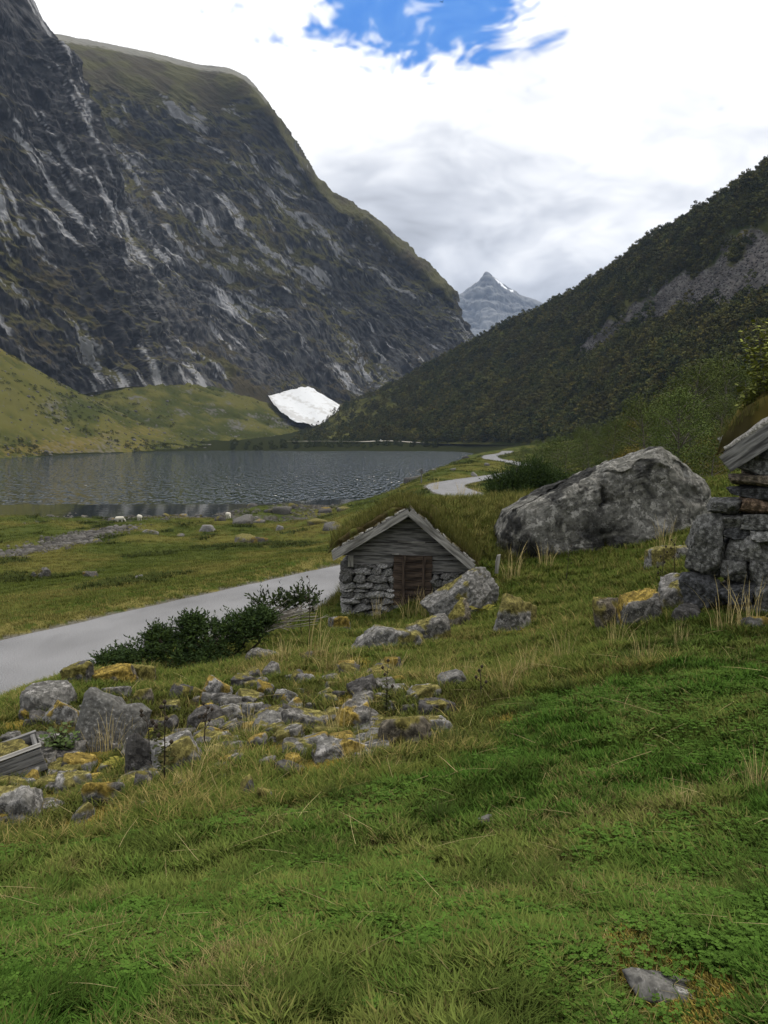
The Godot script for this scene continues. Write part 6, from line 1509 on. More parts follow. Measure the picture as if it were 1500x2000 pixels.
func scatter(called: String, mesh: Mesh, mat: Material, buf: PackedFloat32Array, parent: Node = self) -> MultiMeshInstance3D:
	var mm := MultiMesh.new()
	mm.transform_format = MultiMesh.TRANSFORM_3D
	mm.use_colors = true
	mm.mesh = mesh
	mm.instance_count = buf.size() / 16
	mm.buffer = buf
	var o := MultiMeshInstance3D.new()
	o.name = called if parent != self else numbered(called)
	o.multimesh = mm
	o.material_override = mat
	o.set_meta("kind", "stuff")
	parent.add_child(o, true)
	return o

func put(buf: PackedFloat32Array, at: Vector3, turn: float, s: float, c: Color, tall := 1.0) -> void:
	var cs := cos(turn) * s
	var sn := sin(turn) * s
	buf.append_array(PackedFloat32Array([cs, 0, sn, at.x, 0, s * tall, 0, at.y, -sn, 0, cs, at.z, c.r, c.g, c.b, 1.0]))

# ------------------------------------------------------------------ plants

func add_leaf(v: PackedVector3Array, idx: PackedInt32Array, c: PackedColorArray, at: Vector3, dir: Vector3, wide: Vector3, size: float, col: Color) -> void:
	var k := v.size()
	v.append(at - dir * size * 0.5)
	v.append(at + wide * size * 0.36)
	v.append(at + dir * size * 0.5)
	v.append(at - wide * size * 0.36)
	idx.append_array([k, k + 1, k + 2, k, k + 2, k + 3])
	for e in 4:
		c.append(col)

func leaf_cloud(v: PackedVector3Array, idx: PackedInt32Array, c: PackedColorArray, r: RandomNumberGenerator, mid: Vector3, radius: Vector3, n: int, size: float, col: Color) -> void:
	for k in n:
		var q := Vector3(r.randfn(), r.randfn(), r.randfn())
		q = q.normalized() * pow(r.randf(), 0.45)
		var d := Vector3(r.randfn(), r.randfn() * 0.6, r.randfn()).normalized()
		var w := d.cross(q.normalized() + Vector3(0, 0.35, 0) + Vector3(r.randfn(), r.randfn(), r.randfn()) * 0.4).normalized()
		var t := r.randf_range(0.7, 1.3)
		add_leaf(v, idx, c, mid + q * radius, d, w, size * r.randf_range(0.7, 1.25), Color(col.r * t, col.g * t, col.b * t * r.randf_range(0.8, 1.1)))

func make_tree(seed_: int, height: float, width: float, clumps: int, leaves: int, leaf: float, col: Color, stem := 0.2, open := 1.0) -> Array:
	# [trunk with limbs, crown]: a tapered trunk, a limb to each clump of leaves
	var r := RandomNumberGenerator.new()
	r.seed = seed_
	var tv := PackedVector3Array()
	var ti := PackedInt32Array()
	var v := PackedVector3Array()
	var idx := PackedInt32Array()
	var c := PackedColorArray()
	var path := PackedVector3Array()
	var rad := PackedFloat32Array()
	var bend := Vector3(r.randf_range(-0.12, 0.12), 0, r.randf_range(-0.12, 0.12)) * height
	for k in 6:
		var t := k / 5.0
		path.append(Vector3(0, height * 0.92 * t - 0.1, 0) + bend * t * t + Vector3(r.randf_range(-1, 1), 0, r.randf_range(-1, 1)) * 0.012 * height * t)
		rad.append(maxf(0.018 * height * (1.0 - 0.88 * t), 0.008))
	add_tube(tv, ti, path, rad, 6)
	for k in clumps:
		var t := lerpf(stem, 1.0, (k + r.randf()) / clumps)
		var a := k * 2.4 + r.randf_range(-0.5, 0.5)
		var reach := width * 0.5 * sin(PI * clampf(lerpf(0.16, 0.97, (t - stem) / (1.0 - stem)), 0, 1)) * r.randf_range(0.55, 1.0)
		var root := Vector3(0, height * 0.85 * t, 0) + bend * t * t
		var tip := root + Vector3(cos(a) * reach, height * 0.1 * r.randf_range(0.3, 1.2), sin(a) * reach)
		add_tube(tv, ti, PackedVector3Array([root - Vector3(0, 0.06 * height, 0), root.lerp(tip, 0.5) + Vector3(0, -0.02 * height, 0), tip]), PackedFloat32Array([0.007 * height * (1.1 - t), 0.004 * height, 0.002 * height]), 4)
		var cr_ := width * r.randf_range(0.15, 0.24) * open
		leaf_cloud(v, idx, c, r, tip, Vector3(cr_, cr_ * 0.75, cr_), leaves / clumps, leaf, col)
	return [mesh_of(tv, ti), mesh_of(v, idx, c, false)]

func plant_tree(called: String, parts: Array, at: Vector3, turn: float, s: float, label: String, category: String, group: String, bark: Material) -> Node3D:
	var t := thing(called, at, turn)
	t.scale = Vector3.ONE * s
	part("trunk", parts[0], bark, t)
	part("crown", parts[1], M.leaf, t)
	tag(t, label, category, group)
	return t

func juniper_mesh(seed_: int, lobes: Array, sprays: int, col: Color) -> Array:
	# evergreen sprays of short needles on up-swept branches; lobes are [middle, radius]
	var r := RandomNumberGenerator.new()
	r.seed = seed_
	var v := PackedVector3Array()
	var idx := PackedInt32Array()
	var c := PackedColorArray()
	var tv := PackedVector3Array()
	var ti := PackedInt32Array()
	for lb in lobes:
		var mid: Vector3 = lb[0]
		var rad: Vector3 = lb[1]
		for k in 7:
			var e := mid + Vector3(r.randfn(), absf(r.randfn()) * 0.7, r.randfn()).normalized() * rad * 0.8
			add_tube(tv, ti, PackedVector3Array([Vector3(mid.x * 0.6, -0.05, mid.z), Vector3(mid.x, mid.y * 0.5, mid.z), e]), PackedFloat32Array([0.025, 0.015, 0.005]), 4)
		for k in sprays:
			var q := Vector3(r.randfn(), r.randfn(), r.randfn()).normalized() * pow(r.randf(), 0.3)
			var root := mid + q * rad * r.randf_range(0.6, 1.2)
			var dir := (q * Vector3(1, 0.5, 1) + Vector3(0, 0.7, 0) + Vector3(r.randfn(), r.randfn(), r.randfn()) * 0.35).normalized()
			var cc := Color(col.r, col.g, col.b * r.randf_range(0.7, 1.2))
			var len := r.randf_range(0.08, 0.26)
			for m in 8:
				var p := root + dir * len * m / 8.0
				var out := (dir * 0.8 + Vector3(r.randfn(), r.randfn(), r.randfn()) * 0.55).normalized()
				add_leaf(v, idx, c, p + out * 0.02, out, out.cross(dir + Vector3(0.01, 0.02, 0.3)).normalized() * 0.55, 0.055, cc)
	return [mesh_of(tv, ti), mesh_of(v, idx, c, false)]

func leafy_plant(seed_: int, stems: int, height: float, spread: float, leaf: float, per_stem: int, col: Color) -> Array:
	var r := RandomNumberGenerator.new()
	r.seed = seed_
	var v := PackedVector3Array()
	var idx := PackedInt32Array()
	var c := PackedColorArray()
	var tv := PackedVector3Array()
	var ti := PackedInt32Array()
	for k in stems:
		var a := r.randf() * TAU
		var top := Vector3(cos(a) * spread * r.randf(), height * r.randf_range(0.6, 1.0), sin(a) * spread * r.randf())
		add_tube(tv, ti, PackedVector3Array([Vector3(top.x * 0.2, -0.03, top.z * 0.2), top * 0.5 + Vector3(0, 0.02, 0), top]), PackedFloat32Array([0.006, 0.004, 0.002]), 4)
		for m in per_stem:
			var t := lerpf(0.3, 1.0, m / float(per_stem))
			var p := top * t + Vector3(r.randfn(), r.randfn() * 0.5, r.randfn()) * leaf * 0.6
			var d := Vector3(r.randfn(), r.randf_range(-0.3, 0.5), r.randfn()).normalized()
			var tone := r.randf_range(0.7, 1.35)
			add_leaf(v, idx, c, p, d, d.cross(Vector3(r.randfn() * 0.4, 1, r.randfn() * 0.4)).normalized(), leaf * r.randf_range(0.7, 1.2), Color(col.r * tone, col.g * tone, col.b * tone))
	return [mesh_of(tv, ti), mesh_of(v, idx, c, false)]

func fern_mesh(seed_: int, fronds: int, length: float, col: Color) -> ArrayMesh:
	var r := RandomNumberGenerator.new()
	r.seed = seed_
	var v := PackedVector3Array()
	var idx := PackedInt32Array()
	var c := PackedColorArray()
	for k in fronds:
		var a := TAU * k / fronds + r.randf_range(-0.3, 0.3)
		var out := Vector3(cos(a), 0, sin(a))
		var side := Vector3(-out.z, 0, out.x)
		var len := length * r.randf_range(0.7, 1.1)
		for m in 16:
			var t := (m + 1) / 17.0
			var p := out * len * t * 0.75 + Vector3(0, len * (0.9 * t - 0.65 * t * t), 0)
			var along := (out * 0.75 + Vector3(0, 0.9 - 1.3 * t, 0)).normalized()
			var w := length * 0.2 * sin(PI * minf(t * 0.9 + 0.12, 1.0))
			for s in [-1.0, 1.0]:
				var d: Vector3 = (side * s + along * 0.5).normalized()
				var tone := r.randf_range(0.8, 1.2)
				add_leaf(v, idx, c, p + d * w * 0.5, d, along * 0.55, w, Color(col.r * tone, col.g * tone, col.b * tone))
	return mesh_of(v, idx, c, false)

func stalk_mesh(seed_: int, height: float, heads: int, lean: float) -> Array:
	# [stem with side twigs, seed heads]
	var r := RandomNumberGenerator.new()
	r.seed = seed_
	var v := PackedVector3Array()
	var idx := PackedInt32Array()
	var hv := PackedVector3Array()
	var hi := PackedInt32Array()
	var top := Vector3(lean, height, r.randf_range(-0.05, 0.05))
	var q := PackedVector3Array()
	var rad := PackedFloat32Array()
	for k in 5:
		q.append(top * (k / 4.0) + Vector3(r.randf_range(-1, 1), 0, r.randf_range(-1, 1)) * 0.008)
		rad.append(lerpf(0.007, 0.0025, k / 4.0))
	add_tube(v, idx, q, rad, 5)
	for k in heads:
		var t := lerpf(0.5, 1.0, k / float(maxi(heads - 1, 1)))
		var p := top * t
		var a := r.randf() * TAU
		var e := p + Vector3(cos(a) * 0.07, 0.05, sin(a) * 0.07) * (1.3 - t * 0.8)
		add_tube(v, idx, PackedVector3Array([p, e]), PackedFloat32Array([0.003, 0.002]), 4)
		add_tube(hv, hi, PackedVector3Array([e, e + Vector3(0, 0.014, 0), e + Vector3(0, 0.03, 0)]), PackedFloat32Array([0.006, 0.016, 0.005]), 6)
	return [mesh_of(v, idx), mesh_of(hv, hi)]

# ------------------------------------------------------------------ bodies as one smooth surface

func body_mesh(caps: Array, lo: Vector3, hi: Vector3, cell: float, blend: float) -> ArrayMesh:
	# surface nets over tapered capsules [a, b, ra, rb] joined with a smooth minimum
	var n := Vector3i(((hi - lo) / cell).ceil()) + Vector3i.ONE
	var f := PackedFloat32Array()
	f.resize(n.x * n.y * n.z)
	for i in n.x:
		for j in n.y:
			for k in n.z:
				var p := lo + Vector3(i, j, k) * cell
				var s := 1e3
				for cp in caps:
					var ab: Vector3 = cp[1] - cp[0]
					var t := clampf((p - cp[0]).dot(ab) / maxf(ab.length_squared(), 1e-6), 0, 1)
					var d: float = p.distance_to(cp[0] + ab * t) - lerpf(cp[2], cp[3], t)
					var h := clampf(0.5 + 0.5 * (s - d) / blend, 0, 1)
					s = lerpf(s, d, h) - blend * h * (1.0 - h)
				f[(i * n.y + j) * n.z + k] = s
	var at := func(i: int, j: int, k: int) -> int: return (i * n.y + j) * n.z + k
	var id := {}
	var v := PackedVector3Array()
	for i in n.x - 1:
		for j in n.y - 1:
			for k in n.z - 1:
				var sum := Vector3.ZERO
				var cnt := 0
				for e in [[0, 0, 0, 1, 0, 0], [0, 0, 0, 0, 1, 0], [0, 0, 0, 0, 0, 1], [1, 0, 0, 1, 1, 0], [1, 0, 0, 1, 0, 1], [0, 1, 0, 1, 1, 0], [0, 1, 0, 0, 1, 1], [0, 0, 1, 1, 0, 1], [0, 0, 1, 0, 1, 1], [1, 1, 0, 1, 1, 1], [1, 0, 1, 1, 1, 1], [0, 1, 1, 1, 1, 1]]:
					var a := f[at.call(i + e[0], j + e[1], k + e[2])]
					var b := f[at.call(i + e[3], j + e[4], k + e[5])]
					if (a < 0.0) != (b < 0.0):
						sum += Vector3(e[0], e[1], e[2]).lerp(Vector3(e[3], e[4], e[5]), a / (a - b))
						cnt += 1
				if cnt:
					id[Vector3i(i, j, k)] = v.size()
					v.append(lo + (Vector3(i, j, k) + sum / cnt) * cell)
	var idx := PackedInt32Array()
	for i in range(1, n.x - 1):
		for j in range(1, n.y - 1):
			for k in range(1, n.z - 1):
				var a := f[at.call(i, j, k)] < 0.0
				for ax in 3:
					var step := Vector3i.ZERO
					step[ax] = 1
					var b := f[at.call(i + step.x, j + step.y, k + step.z)] < 0.0
					if a == b:
						continue
					var u := Vector3i.ZERO
					var w := Vector3i.ZERO
					u[(ax + 1) % 3] = 1
					w[(ax + 2) % 3] = 1
					var c := Vector3i(i, j, k)
					var q := [id.get(c - u - w, -1), id.get(c - w, -1), id.get(c, -1), id.get(c - u, -1)]
					if q.has(-1):
						continue
					if a:
						idx.append_array([q[0], q[2], q[1], q[0], q[3], q[2]])
					else:
						idx.append_array([q[0], q[1], q[2], q[0], q[2], q[3]])
	return mesh_of(v, idx)

# ------------------------------------------------------------------ objects

func build_objects() -> void:
	build_hut()
	build_shed()
	build_rocks()
	build_junipers()
	build_trees()
	build_small_plants()
	build_odds()
	build_forest()
	build_grass()

func wall_stones(parent: Node, meshes: Array, rows: Array) -> void:
	# rows of [x, y, z, width, height, depth, turn, mesh]
	for s in rows:
		var o := part("stone", meshes[s[7] % meshes.size()], M.hut_stone, parent)
		o.position = Vector3(s[0], s[1], s[2])
		o.rotation = Vector3(0, s[6], rng.randf_range(-0.045, 0.045))
		o.scale = Vector3(s[3] * 1.06, s[4] * 1.12, s[5])

func courses(x0: float, x1: float, y0: float, top: Callable, lo: float, hi: float, wide: float) -> Array:
	# dry-stone courses between x0 and x1, up to top(x): [middle x, middle y, width, height]
	var out := []
	var y := y0
	while y < 2.2:
		var h := rng.randf_range(lo, hi)
		var x := x0
		while x < x1 - 0.03:
			var w := minf(wide * rng.randf_range(0.6, 1.5), x1 - x)
			if x1 - x - w < 0.08:
				w = x1 - x
			var room: float = top.call(x + w / 2) - y
			if room > 0.04:
				var hh := minf(h * rng.randf_range(0.9, 1.05), room)
				out.append([x + w / 2, y + hh / 2, w * 0.985, hh * 1.02])
			x += w
		y += h
	return out

func roof_line(x: float) -> float:
	return 2.087 - (0.04 - x) * 0.58 if x < 0.04 else 2.087 - (x - 0.04) * 0.86

func clip_row(y0: float, y1: float, x0: float, x1: float, drop: float) -> Array:
	# the outline of a level board under the two roof slopes
	var p := PackedVector2Array([Vector2(x0, y0), Vector2(x1, y0), Vector2(x1, y1), Vector2(x0, y1)])
	var roof := PackedVector2Array([Vector2(-3, -1), Vector2(3, -1), Vector2(3, roof_line(3.0) - drop), Vector2(0.04, roof_line(0.04) - drop), Vector2(-3, roof_line(-3.0) - drop)])
	var c := Geometry2D.intersect_polygons(p, roof)
	var out := []
	if c.size():
		for q in c[0]:
			out.append(q)
		if Geometry2D.is_polygon_clockwise(c[0]):
			out.reverse()
	return out

func build_hut() -> void:
	var hut := thing("stone_hut", HUT_AT, deg_to_rad(-2.0))
	tag(hut, "small dry stone hut with plank gable, brown door and turf roof", "hut")
	var blocks := []
	for k in 12:
		var t: float = [0.42, 0.3, 0.58, 0.24, 0.45, 0.36, 0.7, 0.28, 0.5, 0.38, 0.62, 0.33][k]
		blocks.append(rock_mesh(400 + k, Vector3.ONE * 1.4, 3, Color(t, t * 0.985, t * 0.955), 0.0, Color.WHITE, 0.9))
	# front wall, left and right of the door and under its sill
	var rows := []
	var front := courses(-1.245, -0.24, -0.25, func(_x: float) -> float: return 1.02, 0.06, 0.15, 0.27)
	front += courses(0.47, 1.15, -0.25, func(_x: float) -> float: return 0.86, 0.08, 0.13, 0.24)
	front += courses(-0.24, 0.47, -0.3, func(_x: float) -> float: return 0.2, 0.1, 0.14, 0.24)
	for s in front:
		rows.append([s[0], s[1], -0.14 + rng.randf_range(-0.025, 0.03), s[2], s[3], 0.3, rng.randf_range(-0.05, 0.05), rng.randi()])
	# side walls and back wall
	for side in [-1, 1]:
		for s in courses(-3.2, -0.25, -0.3, func(_x: float) -> float: return 1.0 if side < 0 else 0.85, 0.1, 0.16, 0.4):
			rows.append([-1.12 if side < 0 else 1.02, s[1], s[0], s[2], s[3], 0.3, PI / 2 + rng.randf_range(-0.04, 0.04), rng.randi()])
	for s in courses(-1.2, 1.1, -0.3, func(_x: float) -> float: return 0.9, 0.14, 0.2, 0.5):
		rows.append([s[0], s[1], -3.2, s[2], s[3], 0.3, 0.0, rng.randi()])
	wall_stones(hut, blocks, rows)
	var core := part("wall_core", prism([Vector2(-1.1, -0.3), Vector2(1.05, -0.3), Vector2(1.0, 0.92), Vector2(0.04, 1.9), Vector2(-1.1, 1.2)], 0.06), M.earth, hut)
	core.position = Vector3(0, 0, -0.34)
	# gable boards
	for b in [[1.70, 2.0, -1.0, 1.0, 0.02], [1.442, 1.682, -1.5, 1.5, 0.0], [1.182, 1.424, -1.5, 1.5, 0.022], [1.09, 1.166, 0.40, 1.5, 0.0], [1.005, 1.164, -1.08, -0.255, 0.0], [0.872, 1.072, 0.475, 1.5, 0.018]]:
		var o := clip_row(b[0], b[1], b[2], b[3], 0.12)
		if o.size() > 2:
			var mid := Vector2.ZERO
			for p in o:
				mid += p / o.size()
			var shifted := []
			for p in o:
				shifted.append(p - mid)
			var board := part("gable_board", prism(shifted, 0.035), M.board, hut)
			board.position = Vector3(mid.x, mid.y, -0.05 + b[4])
			board.rotation.z = rng.randf_range(-0.006, 0.006)
	var batten := part("batten", prism(rect(0.52, 0.035), 0.03), M.barge, hut)
	batten.position = Vector3(0.08, 1.44, -0.01)
	batten.rotation.z = -0.05
	# door: level planks behind two upright battens
	var door := Node3D.new()
	door.name = "door"
	hut.add_child(door)
	door.position = Vector3(0.10, 0.70, 0.0)
	door.rotation.z = deg_to_rad(-2.0)
	var y := -0.49
	for k in 6:
		var h: float = [0.17, 0.15, 0.17, 0.18, 0.16, 0.15][k]
		var w := 0.72 + rng.randf_range(-0.02, 0.02)
		var pl := part("plank", prism(rect(w, h - 0.014), 0.03), M.door, door)
		pl.position = Vector3(rng.randf_range(-0.01, 0.01), y + h / 2, rng.randf_range(-0.01, 0.01))
		y += h
	for x in [-0.17, 0.21]:
		var bt := part("batten", prism(rect(0.96, 0.06), 0.03), M.door, door)
		bt.position = Vector3(x, 0.0, 0.034)
		bt.rotation.z = PI / 2
	var lintel := part("lintel", prism(rect(0.14, 0.03), 0.08), M.barge, hut)
	lintel.position = Vector3(-0.22, 1.215, 0.01)
	var post := part("eave_post", prism(rect(0.22, 0.1), 0.1), M.barge, hut)
	post.position = Vector3(-1.07, 1.08, 0.02)
	post.rotation.z = PI / 2
	# roof: bargeboards, deck, turf with its soil edge, strips of birch bark along the verge
	for s in [[-1.40, 0.04, 0.58], [0.04, 1.24, 0.86]]:
		var a := Vector2(s[0], roof_line(s[0]))
		var b := Vector2(s[1], roof_line(s[1]))
		var len := a.distance_to(b)
		var ang := (b - a).angle()
		var bar := part("bargeboard", prism([Vector2(-len / 2 - 0.02, -0.08), Vector2(len / 2, -0.06), Vector2(len / 2, 0.06), Vector2(-len / 2 + 0.03, 0.07)] if s[0] < 0 else [Vector2(-len / 2, -0.065), Vector2(len / 2 + 0.02, -0.075), Vector2(len / 2 - 0.02, 0.065), Vector2(-len / 2, 0.065)], 0.04), M.barge, hut)
		bar.position = Vector3((a.x + b.x) / 2, (a.y + b.y) / 2 - 0.05, 0.3 + (0.0 if s[0] < 0 else 0.025))
		bar.rotation.z = ang
		for k in 9:          # roof deck boards run up the slope side by side
			var dk := part("deck_board", prism(rect(len, 0.035), 0.36), M.board, hut)
			dk.position = Vector3((a.x + b.x) / 2, (a.y + b.y) / 2 + 0.02, 0.10 - k * 0.385)
			dk.rotation.z = ang
		var k2 := 0
		var t := 0.05
		while t < 0.97:
			var l := rng.randf_range(0.1, 0.24)
			var roll := part("bark_strip", rock_mesh(500 + k2 + int(s[1] * 100), Vector3(l * 1.15, rng.randf_range(0.05, 0.075), 0.09), 2, Color(0.7, 0.68, 0.63), 0.3, Color(0.2, 0.17, 0.06)), M.bark, hut)
			var q := a.lerp(b, t)
			roll.position = Vector3(q.x, q.y + 0.055, 0.26 + rng.randf_range(-0.03, 0.03))
			roll.rotation.z = ang + rng.randf_range(-0.12, 0.12)
			t += l / len
			k2 += 1
	var nu := 70
	var nv := 60
	var v := PackedVector3Array()
	var c := PackedColorArray()
	for i in nu:
		var x := lerpf(-1.5, 1.36, i / float(nu - 1))
		for j in nv:
			var z := 0.24 - maxf(j - 2, 0) * 0.06
			var thick := 0.15 + 0.08 * n_mid.get_noise_2d(x * 3.0, z * 3.0) + 0.05 * n_hi.get_noise_2d(x, z)
			var e := smoothstep(0.0, 0.1, (x + 1.5)) * smoothstep(0.0, 0.1, (1.36 - x))
			thick *= 0.25 + 0.75 * e
			if j == 0: thick = 0.02
			elif j == 1: thick *= 0.55
			var w := Vector3(x + 0.03 * n_mid.get_noise_2d(z * 5.0, x * 5.0), roof_line(x) + 0.03 + thick - 0.12 * (1.0 - smoothstep(0.0, 0.35, absf(x - 0.04))), z + (0.05 * n_hi.get_noise_2d(x * 2.0, j) if j < 3 else 0.0))
			v.append(w)
			var f := n_mid.get_noise_2d(x * 5.0 + 9.0, z * 5.0)
			c.append(Color(0.055, 0.045, 0.022).lerp(Color(0.075, 0.08, 0.02), smoothstep(-0.2, 0.3, f)))
	var turf := part("turf", mesh_of(v, grid_index(nu, nv), c), M.turf, hut)
	var buf := PackedFloat32Array()
	for k in 5200:
		var x := rng.randf_range(-1.46, 1.32)
		var z := 0.26 - 3.1 * pow(rng.randf(), 1.5)
		var h := roof_line(x) + 0.12 - 0.12 * (1.0 - smoothstep(0.0, 0.35, absf(x - 0.04)))
		var edge := z > 0.05 and x < 0.0
		var col := Color(0.05, 0.04, 0.016).lerp(Color(0.085, 0.07, 0.025), rng.randf()) if edge else Color(0.075, 0.085, 0.02).lerp(Color(0.16, 0.14, 0.045), pow(rng.randf(), 2.0))
		put(buf, Vector3(x, h, z), rng.randf() * TAU, rng.randf_range(0.5, 1.0) * (0.55 if edge else 1.0) * (1.8 if rng.randf() < 0.07 else 1.0), col)
	scatter("turf_grass", tuft(61, 9, 0.10, 0.26, 0.05, 0.007, 0.7), M.blade, buf, turf)

func build_shed() -> void:
	# the corner of a second hut, larger stones, its gable turned to the viewer
	var shed := thing("stone_shed", SHED_AT, deg_to_rad(-27.0))
	tag(shed, "larger turf roofed stone hut with thick slab walls and a birch log verge", "hut")
	var tones := [Color(0.30, 0.3, 0.29), Color(0.32, 0.27, 0.21), Color(0.17, 0.175, 0.185), Color(0.38, 0.27, 0.19), Color(0.48, 0.475, 0.46)]
	var k := 0
	for s in SHED_STONES:
		var dep := rng.randf_range(0.3, 0.42)
		var size := Vector3(s[2] * 1.06, s[3] * 1.08, dep)
		if s[0] < 1.0:
			var o := part("stone", rock_mesh(700 + k * 3, size * Vector3(1.24, 1.24, 1.3), 4, tones[s[4]], 0.0, Color.WHITE, 0.8), M.wall_stone, shed)
			o.position = Vector3(s[0], s[1], -0.18 + rng.randf_range(-0.03, 0.05))
			o.rotation = Vector3(rng.randf_range(-0.04, 0.04), rng.randf_range(-0.1, 0.1), rng.randf_range(-0.035, 0.035))
		else:
			var o := part("stone", block_mesh(700 + k % 8, tones[s[4]]), M.wall_stone, shed)
			o.position = Vector3(s[0], s[1], -0.18)
			o.scale = size
		k += 1
	for s in courses(-4.2, -0.35, -0.3, func(_x: float) -> float: return 1.5, 0.14, 0.24, 0.5):
		var o := part("stone", block_mesh(740 + k % 8, tones[k % 3]), M.wall_stone, shed)
		o.position = Vector3(0.17 if s[1] > 0.9 else 0.02, s[1], s[0])
		o.rotation.y = PI / 2
		o.scale = Vector3(s[2], s[3], 0.34)
		k += 1
	var core := part("wall_core", prism([Vector2(0.05, -0.3), Vector2(3.3, -0.3), Vector2(3.3, 1.6), Vector2(1.75, 2.65), Vector2(0.15, 1.6)], 0.08), M.earth, shed)
	core.position = Vector3(0, 0, -0.42)
	var door := part("door", prism(rect(0.62, 1.2), 0.05), M.board, shed)
	door.position = Vector3(0.72, 0.62, -0.3)
	var frame := part("door_post", prism(rect(1.3, 0.09), 0.12), M.board, shed)
	frame.position = Vector3(0.37, 0.62, -0.2)
	frame.rotation.z = PI / 2
	for s in [[Vector2(-0.12, 1.545), Vector2(1.75, 2.85)], [Vector2(1.75, 2.85), Vector2(3.6, 1.55)]]:
		var a: Vector2 = s[0]
		var b: Vector2 = s[1]
		var len := a.distance_to(b)
		var bar := part("bargeboard", prism([Vector2(-len / 2 + 0.015, -0.105), Vector2(len / 2, -0.09), Vector2(len / 2, 0.09), Vector2(-len / 2, 0.085)], 0.045), M.board, shed)
		bar.position = Vector3((a.x + b.x) / 2, (a.y + b.y) / 2, 0.16)
		bar.rotation.z = (b - a).angle()
		for m in 11:
			var dk := part("deck_board", prism(rect(len, 0.04), 0.36), M.board, shed)
			dk.position = Vector3((a.x + b.x) / 2, (a.y + b.y) / 2 + 0.1, 0.0 - m * 0.38)
			dk.rotation.z = (b - a).angle()
	# birch log along the verge
	var tv := PackedVector3Array()
	var ti := PackedInt32Array()
	var path := PackedVector3Array()
	var rad := PackedFloat32Array()
	for m in 22:
		var t := m / 21.0
		var p := Vector2(-0.12, 1.70).lerp(Vector2(0.62, 2.20), t)
		path.append(Vector3(p.x, p.y + 0.03 * n_mid.get_noise_2d(t * 6.0, 4.0), 0.15))
		rad.append(lerpf(0.02, 0.037, smoothstep(0.0, 0.45, t)) * (1.0 + 0.22 * n_mid.get_noise_2d(t * 14.0, 2.0)))
	add_tube(tv, ti, path, rad, 10)
	var cc := PackedColorArray()
	cc.resize(tv.size())
	cc.fill(Color(0.7, 0.67, 0.62))
	part("birch_log", mesh_of(tv, ti, cc), M.bark, shed)
	# turf
	var nu := 80
	var nv := 60
	var v := PackedVector3Array()
	var c := PackedColorArray()
	for i in nu:
		var x := lerpf(-0.2, 3.75, i / float(nu - 1))
		var line := 1.66 + (x + 0.12) * 0.697 if x < 1.75 else 2.97 - (x - 1.75) * 0.697
		for j in nv:
			var z := 0.06 - maxf(j - 2, 0) * 0.072
			var thick := (0.30 + 0.12 * n_mid.get_noise_2d(x * 2.5, z * 2.5) + 0.05 * n_hi.get_noise_2d(x, z)) * (0.1 if i == 0 else 0.6 + 0.4 * smoothstep(0.0, 0.2, x + 0.2))
			if j == 0: thick = 0.02
			elif j == 1: thick *= 0.5
			v.append(Vector3(x, line + thick, z + (0.07 * n_hi.get_noise_2d(x * 2.0, j) if j < 3 else 0.0)))
			c.append(Color(0.058, 0.05, 0.023).lerp(Color(0.11, 0.09, 0.025), smoothstep(-0.2, 0.3, n_mid.get_noise_2d(x * 4.0, z * 4.0))))
	var turf := part("turf", mesh_of(v, grid_index(nu, nv), c), M.turf, shed)
	var buf := PackedFloat32Array()
	for m in 5200:
		var x := rng.randf_range(-0.18, 3.6)
		var z := 0.08 - 3.8 * pow(rng.randf(), 1.4)
		var line := 1.66 + (x + 0.12) * 0.697 if x < 1.75 else 2.97 - (x - 1.75) * 0.697
		put(buf, Vector3(x, line + 0.22 * (0.6 + 0.4 * smoothstep(0.0, 0.2, x + 0.2)), z), rng.randf() * TAU, rng.randf_range(0.5, 1.1), Color(0.06, 0.075, 0.02).lerp(Color(0.17, 0.15, 0.05), pow(rng.randf(), 1.6)))
	scatter("turf_grass", tuft(62, 9, 0.08, 0.24, 0.05, 0.005, 0.8), M.blade, buf, turf)
	var xf := shed.transform
	# plants that grow on this roof, and a stone at its eave
	var sap := leafy_plant(81, 9, 0.4, 0.18, 0.06, 36, Color(0.2, 0.22, 0.06))
	var t1 := thing("leafy_sapling", xf * Vector3(0.08, 1.98, -0.1))
	part("stems", sap[0], M.twig, t1)
	part("leaves", sap[1], M.leaf, t1)
	tag(t1, "small pale leaved sapling on the turf roof above the birch log", "sapling")
	sap = leafy_plant(82, 20, 1.0, 0.4, 0.055, 80, Color(0.2, 0.22, 0.05))
	var t2 := thing("leafy_sapling", xf * Vector3(0.27, 2.02, -0.15))
	part("stems", sap[0], M.twig, t2)
	part("leaves", sap[1], M.leaf, t2)
	tag(t2, "tall yellowing birch shoots on the turf roof, highest plant there", "sapling")
	var rs := part("rock", rock_mesh(93, Vector3(0.2, 0.07, 0.2), 3, Color(0.5, 0.5, 0.48)), M.stone, self)
	rs.position = xf * Vector3(-0.13, 1.80, -0.08)
	rs.rotation.z = 0.35
	tag(rs, "thin grey stone wedged in the turf at the larger hut's eave", "stone")

